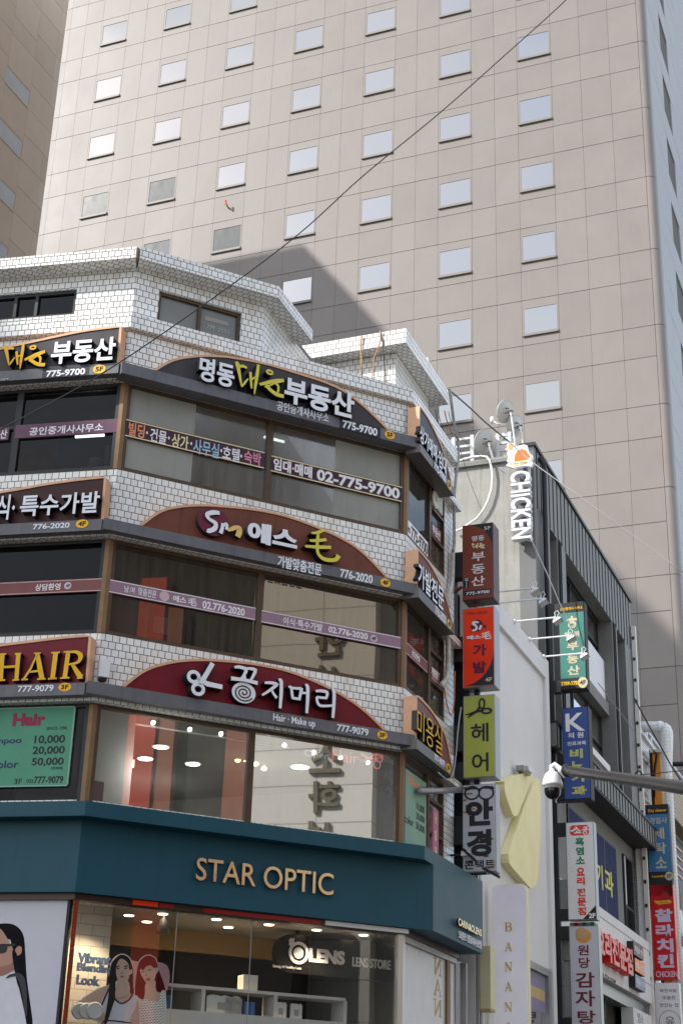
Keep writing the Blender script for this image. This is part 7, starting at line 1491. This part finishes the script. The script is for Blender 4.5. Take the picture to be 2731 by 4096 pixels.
b = MB(); c0 = ct + ax * (hh * 1.2); r = .094; b.lathe(c0, ax, [(.097, -.03), (r, 0), (r * 1.02, .03)] + [(r * 1.02 * math.cos(R(a)), .03 + r * 1.05 * math.sin(R(a))) for a in range(12, 89, 12)], BG, 28); b.build('globe', cc, smooth=True)
b = MB(); e0 = at_d(Q2(1228, 1880), d0); e1 = at_d(Q2(1305, 1880), d0); e2 = at_d(Q2(1375, 1935), d0); e0z = ct + Vector((0, 0, .02))
b.tube([e0z, e0z + Vector((0, 0, .03)), e0z + RIGHT * .03 + Vector((0, 0, .055)), e1, (e1 + e2) / 2 + UP * .005, e2], [.03, .034, .036, .034, .034, .04], WH, 12); b.build('bracket', cc, smooth=True)
b = MB(); b.lathe(at_d(Q2(1368, 1925), d0) , p1 - p0, [(.05, 0), (.075, .005), (.075, .02), (.05, .025)], WH, 4); b.build('mount_plate', cc)
cable('camera_cable', 'white cable tail curling beside the black camera globe', [at_d(Q2(*p), d0 + .02) for p in ((1330, 2100), (1325, 2150), (1305, 2190), (1285, 2225), (1290, 2250))], .008, CABLEW)

# ------------------------------------------------------------------ overhead cables
def dcable(name, lab, pts, r, m=CABLE):
    cable(name, lab, [at_d(p, d) for p, d in pts], r, m)
def spl(pts, n=6):
    out = []
    for i in range(len(pts) - 1):
        p0_, p1_, p2_, p3_ = pts[max(0, i - 1)], pts[i], pts[i + 1], pts[min(len(pts) - 1, i + 2)]
        for k in range(n):
            t = k / n; out.append(tuple(.5 * (2 * p1_[j] + (-p0_[j] + p2_[j]) * t + (2 * p0_[j] - 5 * p1_[j] + 4 * p2_[j] - p3_[j]) * t * t + (-p0_[j] + 3 * p1_[j] - 3 * p2_[j] + p3_[j]) * t ** 3) for j in (0, 1)))
    out.append(pts[-1]); return out
raw = spl([(-260, 1850), (0, 1719), (400, 1500), (800, 1230), (1178, 950), (1450, 705), (1760, 450), (2030, 210), (2262, 0), (2600, -330)])
pts = [at_d(p, 15.0 + 5.0 * i / (len(raw) - 1)) for i, p in enumerate(raw)]
b = MB(); b.tube(pts, .0085, CABLE, 8); tag(b.build('overhead_cable', smooth=True), 'long black cable rising diagonally across the whole view', 'cable')
THIN = mat('thin_grey_wire', (.30, .30, .29), .5, .2, 0)
def wire(lab, pts, d0_, d1_, r, m=THIN):
    pts = spl(pts, 5); n = len(pts) - 1; b = MB(); b.tube([at_d(p, d0_ + (d1_ - d0_) * i / n) for i, p in enumerate(pts)], r, m, 6); tag(b.build('overhead_wire', smooth=True), lab, 'wire')
wire('black wire sloping from the tiled roof block down over the dishes', [Q1(165, 20), Q1(380, 205), Q1(550, 365), Q1(800, 570)], 29.5, 36, .018, CABLE)
wire('grey wire running on from the cut-out plate across the lit tower', [Q1(800, 570), Q1(1040, 780), Q1(1568, 1165), (2731, 2290)], 36, 34, .012)
wire('pale guy wire slanting down from the last CHICKEN letter', [Q1(1020, 1570), Q1(1200, 1960), Q1(1370, 2352), Q3(560, 740)], 37.4, 37.9, .014)
wire('pale guy wire continuing below the jade sign', [Q3(680, 1000), Q3(860, 1240), Q3(1050, 1500)], 40, 40.6, .012)
wire('dark wire slanting past the white duct to the right edge', [V6(350, -20), V6(560, 370), V6(740, 690), V6(880, 945), V6(1008, 1130)], 42, 40, .020, CABLE)
wire('thin span wire tied to the eye bolt of the pole arm', [V6(425, 1005), V6(600, 990), V6(820, 965), V6(1008, 950)], 16.2, 17, .006, CABLE)
for i, (a, c) in enumerate((((240, 440), (560, 720)), ((245, 480), (760, 900)), ((250, 520), (500, 1260)))):
    wire(('upper', 'middle', 'steepest')[i] + ' hair thin black wire spreading from the cable bundle over the plaster gable', [Q1(*a), Q1((a[0] + c[0]) / 2 - 10, (a[1] + c[1]) / 2 + 25), Q1(*c)], 29.6, 37, .006, CABLE)
# bundle at the lane end of the tiled wall
def rp_tube(lab, pts, r, m, o=.12, F=FR, name='cable_bundle', cat='cable'):
    b = MB(); b.tube([F.P(*F.px(p, o), o) for p in spl(pts, 4)], r, m, 8); tag(b.build(name, smooth=True), lab, cat)
rp_tube('grey wrapped cable bundle running down the end of the upper tiled wall', [H2(1450, 620), V3(665, -30), V3(690, 120), V3(716, 200), V3(718, 400), V3(695, 600), V3(668, 880), V3(668, 1200), V3(668, 1450), V3(652, 1560)], .032, mat('wrapped_grey', (.30, .30, .29), .7, 0, .3, 12))
rp_tube('white taped pipe on the end pier between fifth and fourth floor', [V3(652, 1560), V3(648, 1800), V3(640, 1950), V3(605, 2120), V3(600, 2250)], .045, mat('taped_white', (.50, .48, .45), .7, 0, .35, 14), .1)
rp_tube('white taped pipe bending into the fourth floor side window', [V4(578, 440), V4(592, 560), V4(592, 760), V4(582, 930), V4(555, 1000), V4(505, 1060)], .055, MATS['taped_white'], .1)
rp_tube('thin orange cable looping beside the fourth floor pier', [V4(545, 1090), V4(565, 1230), V4(600, 1380), V4(640, 1420), V4(668, 1250), V4(672, 1050), V4(678, 880)], .012, mat('orange_cable', (.55, .13, .03), .6), .14)
rp_tube('pale cable drooping in front of the rust coloured lane sign', [V4(470, 2140), V4(560, 2215), V4(610, 2225), V4(660, 2120), V4(690, 1900), V4(715, 1600), V4(752, 1330)], .014, THIN, .45)
for i, x in enumerate((1320, 1345, 1405, 1440)):
    rp_tube(('first', 'second', 'third', 'fourth')[i] + ' thin black cable hanging under the roof block corner', [H2(x, 800 + i * 6), H2(x + 20, 900), H2(x + 55 + 10 * i, 1040)], .007 if i != 2 else .012, CABLE if i != 2 else MATS['orange_cable'], -.1)
for i, p in enumerate(((V3(185, 385), V3(250, 380)), (V3(420, 720), V3(490, 715)), (V3(520, 855), V3(590, 850)))):
    a, c = FR.px(p[0], .2), FR.px(p[1], .2); b = MB(); b.box(FR, a[0], a[0] + .05, zT5 + .02, zT5 + .06, .02, .3, mat('rust_iron', (.10, .03, .015), .8)); tag(b.build('rusty_bracket'), ('first', 'middle', 'last')[i] + ' rusty iron bracket under the top lane side sign', 'bracket')
b = MB(); c = FR.px(V3(432, 925), .02); b.lathe(FR.P(c[0], c[1], .01), FR.N, [(.20, 0), (.20, .03), (.17, .035), (.05, .04), (.05, .06)], mat('fan_cream', (.50, .47, .40), .5), 20)
for k in range(10): a = k * math.pi / 5; b.box(FR, c[0] + .11 * math.cos(a) - .02, c[0] + .11 * math.cos(a) + .02, c[1] + .11 * math.sin(a) - .03, c[1] + .11 * math.sin(a) + .03, .036, .045, BLACK)
tag(b.build('vent_fan'), 'round cream ventilator fan set in the fifth floor lane window', 'fan')
a, c = FR.px(V3(468, 1060), .0), FR.px(V3(520, 960), .0); b = MB(); b.box(FR, a[0], c[0], a[1], c[1] + .25, -.05, .01, INTLIGHT); tag(b.build('white_board'), 'white board beside the round ventilator fan', 'board')

for o in bpy.data.objects:
    if '_base' in o.keys(): del o['_base']
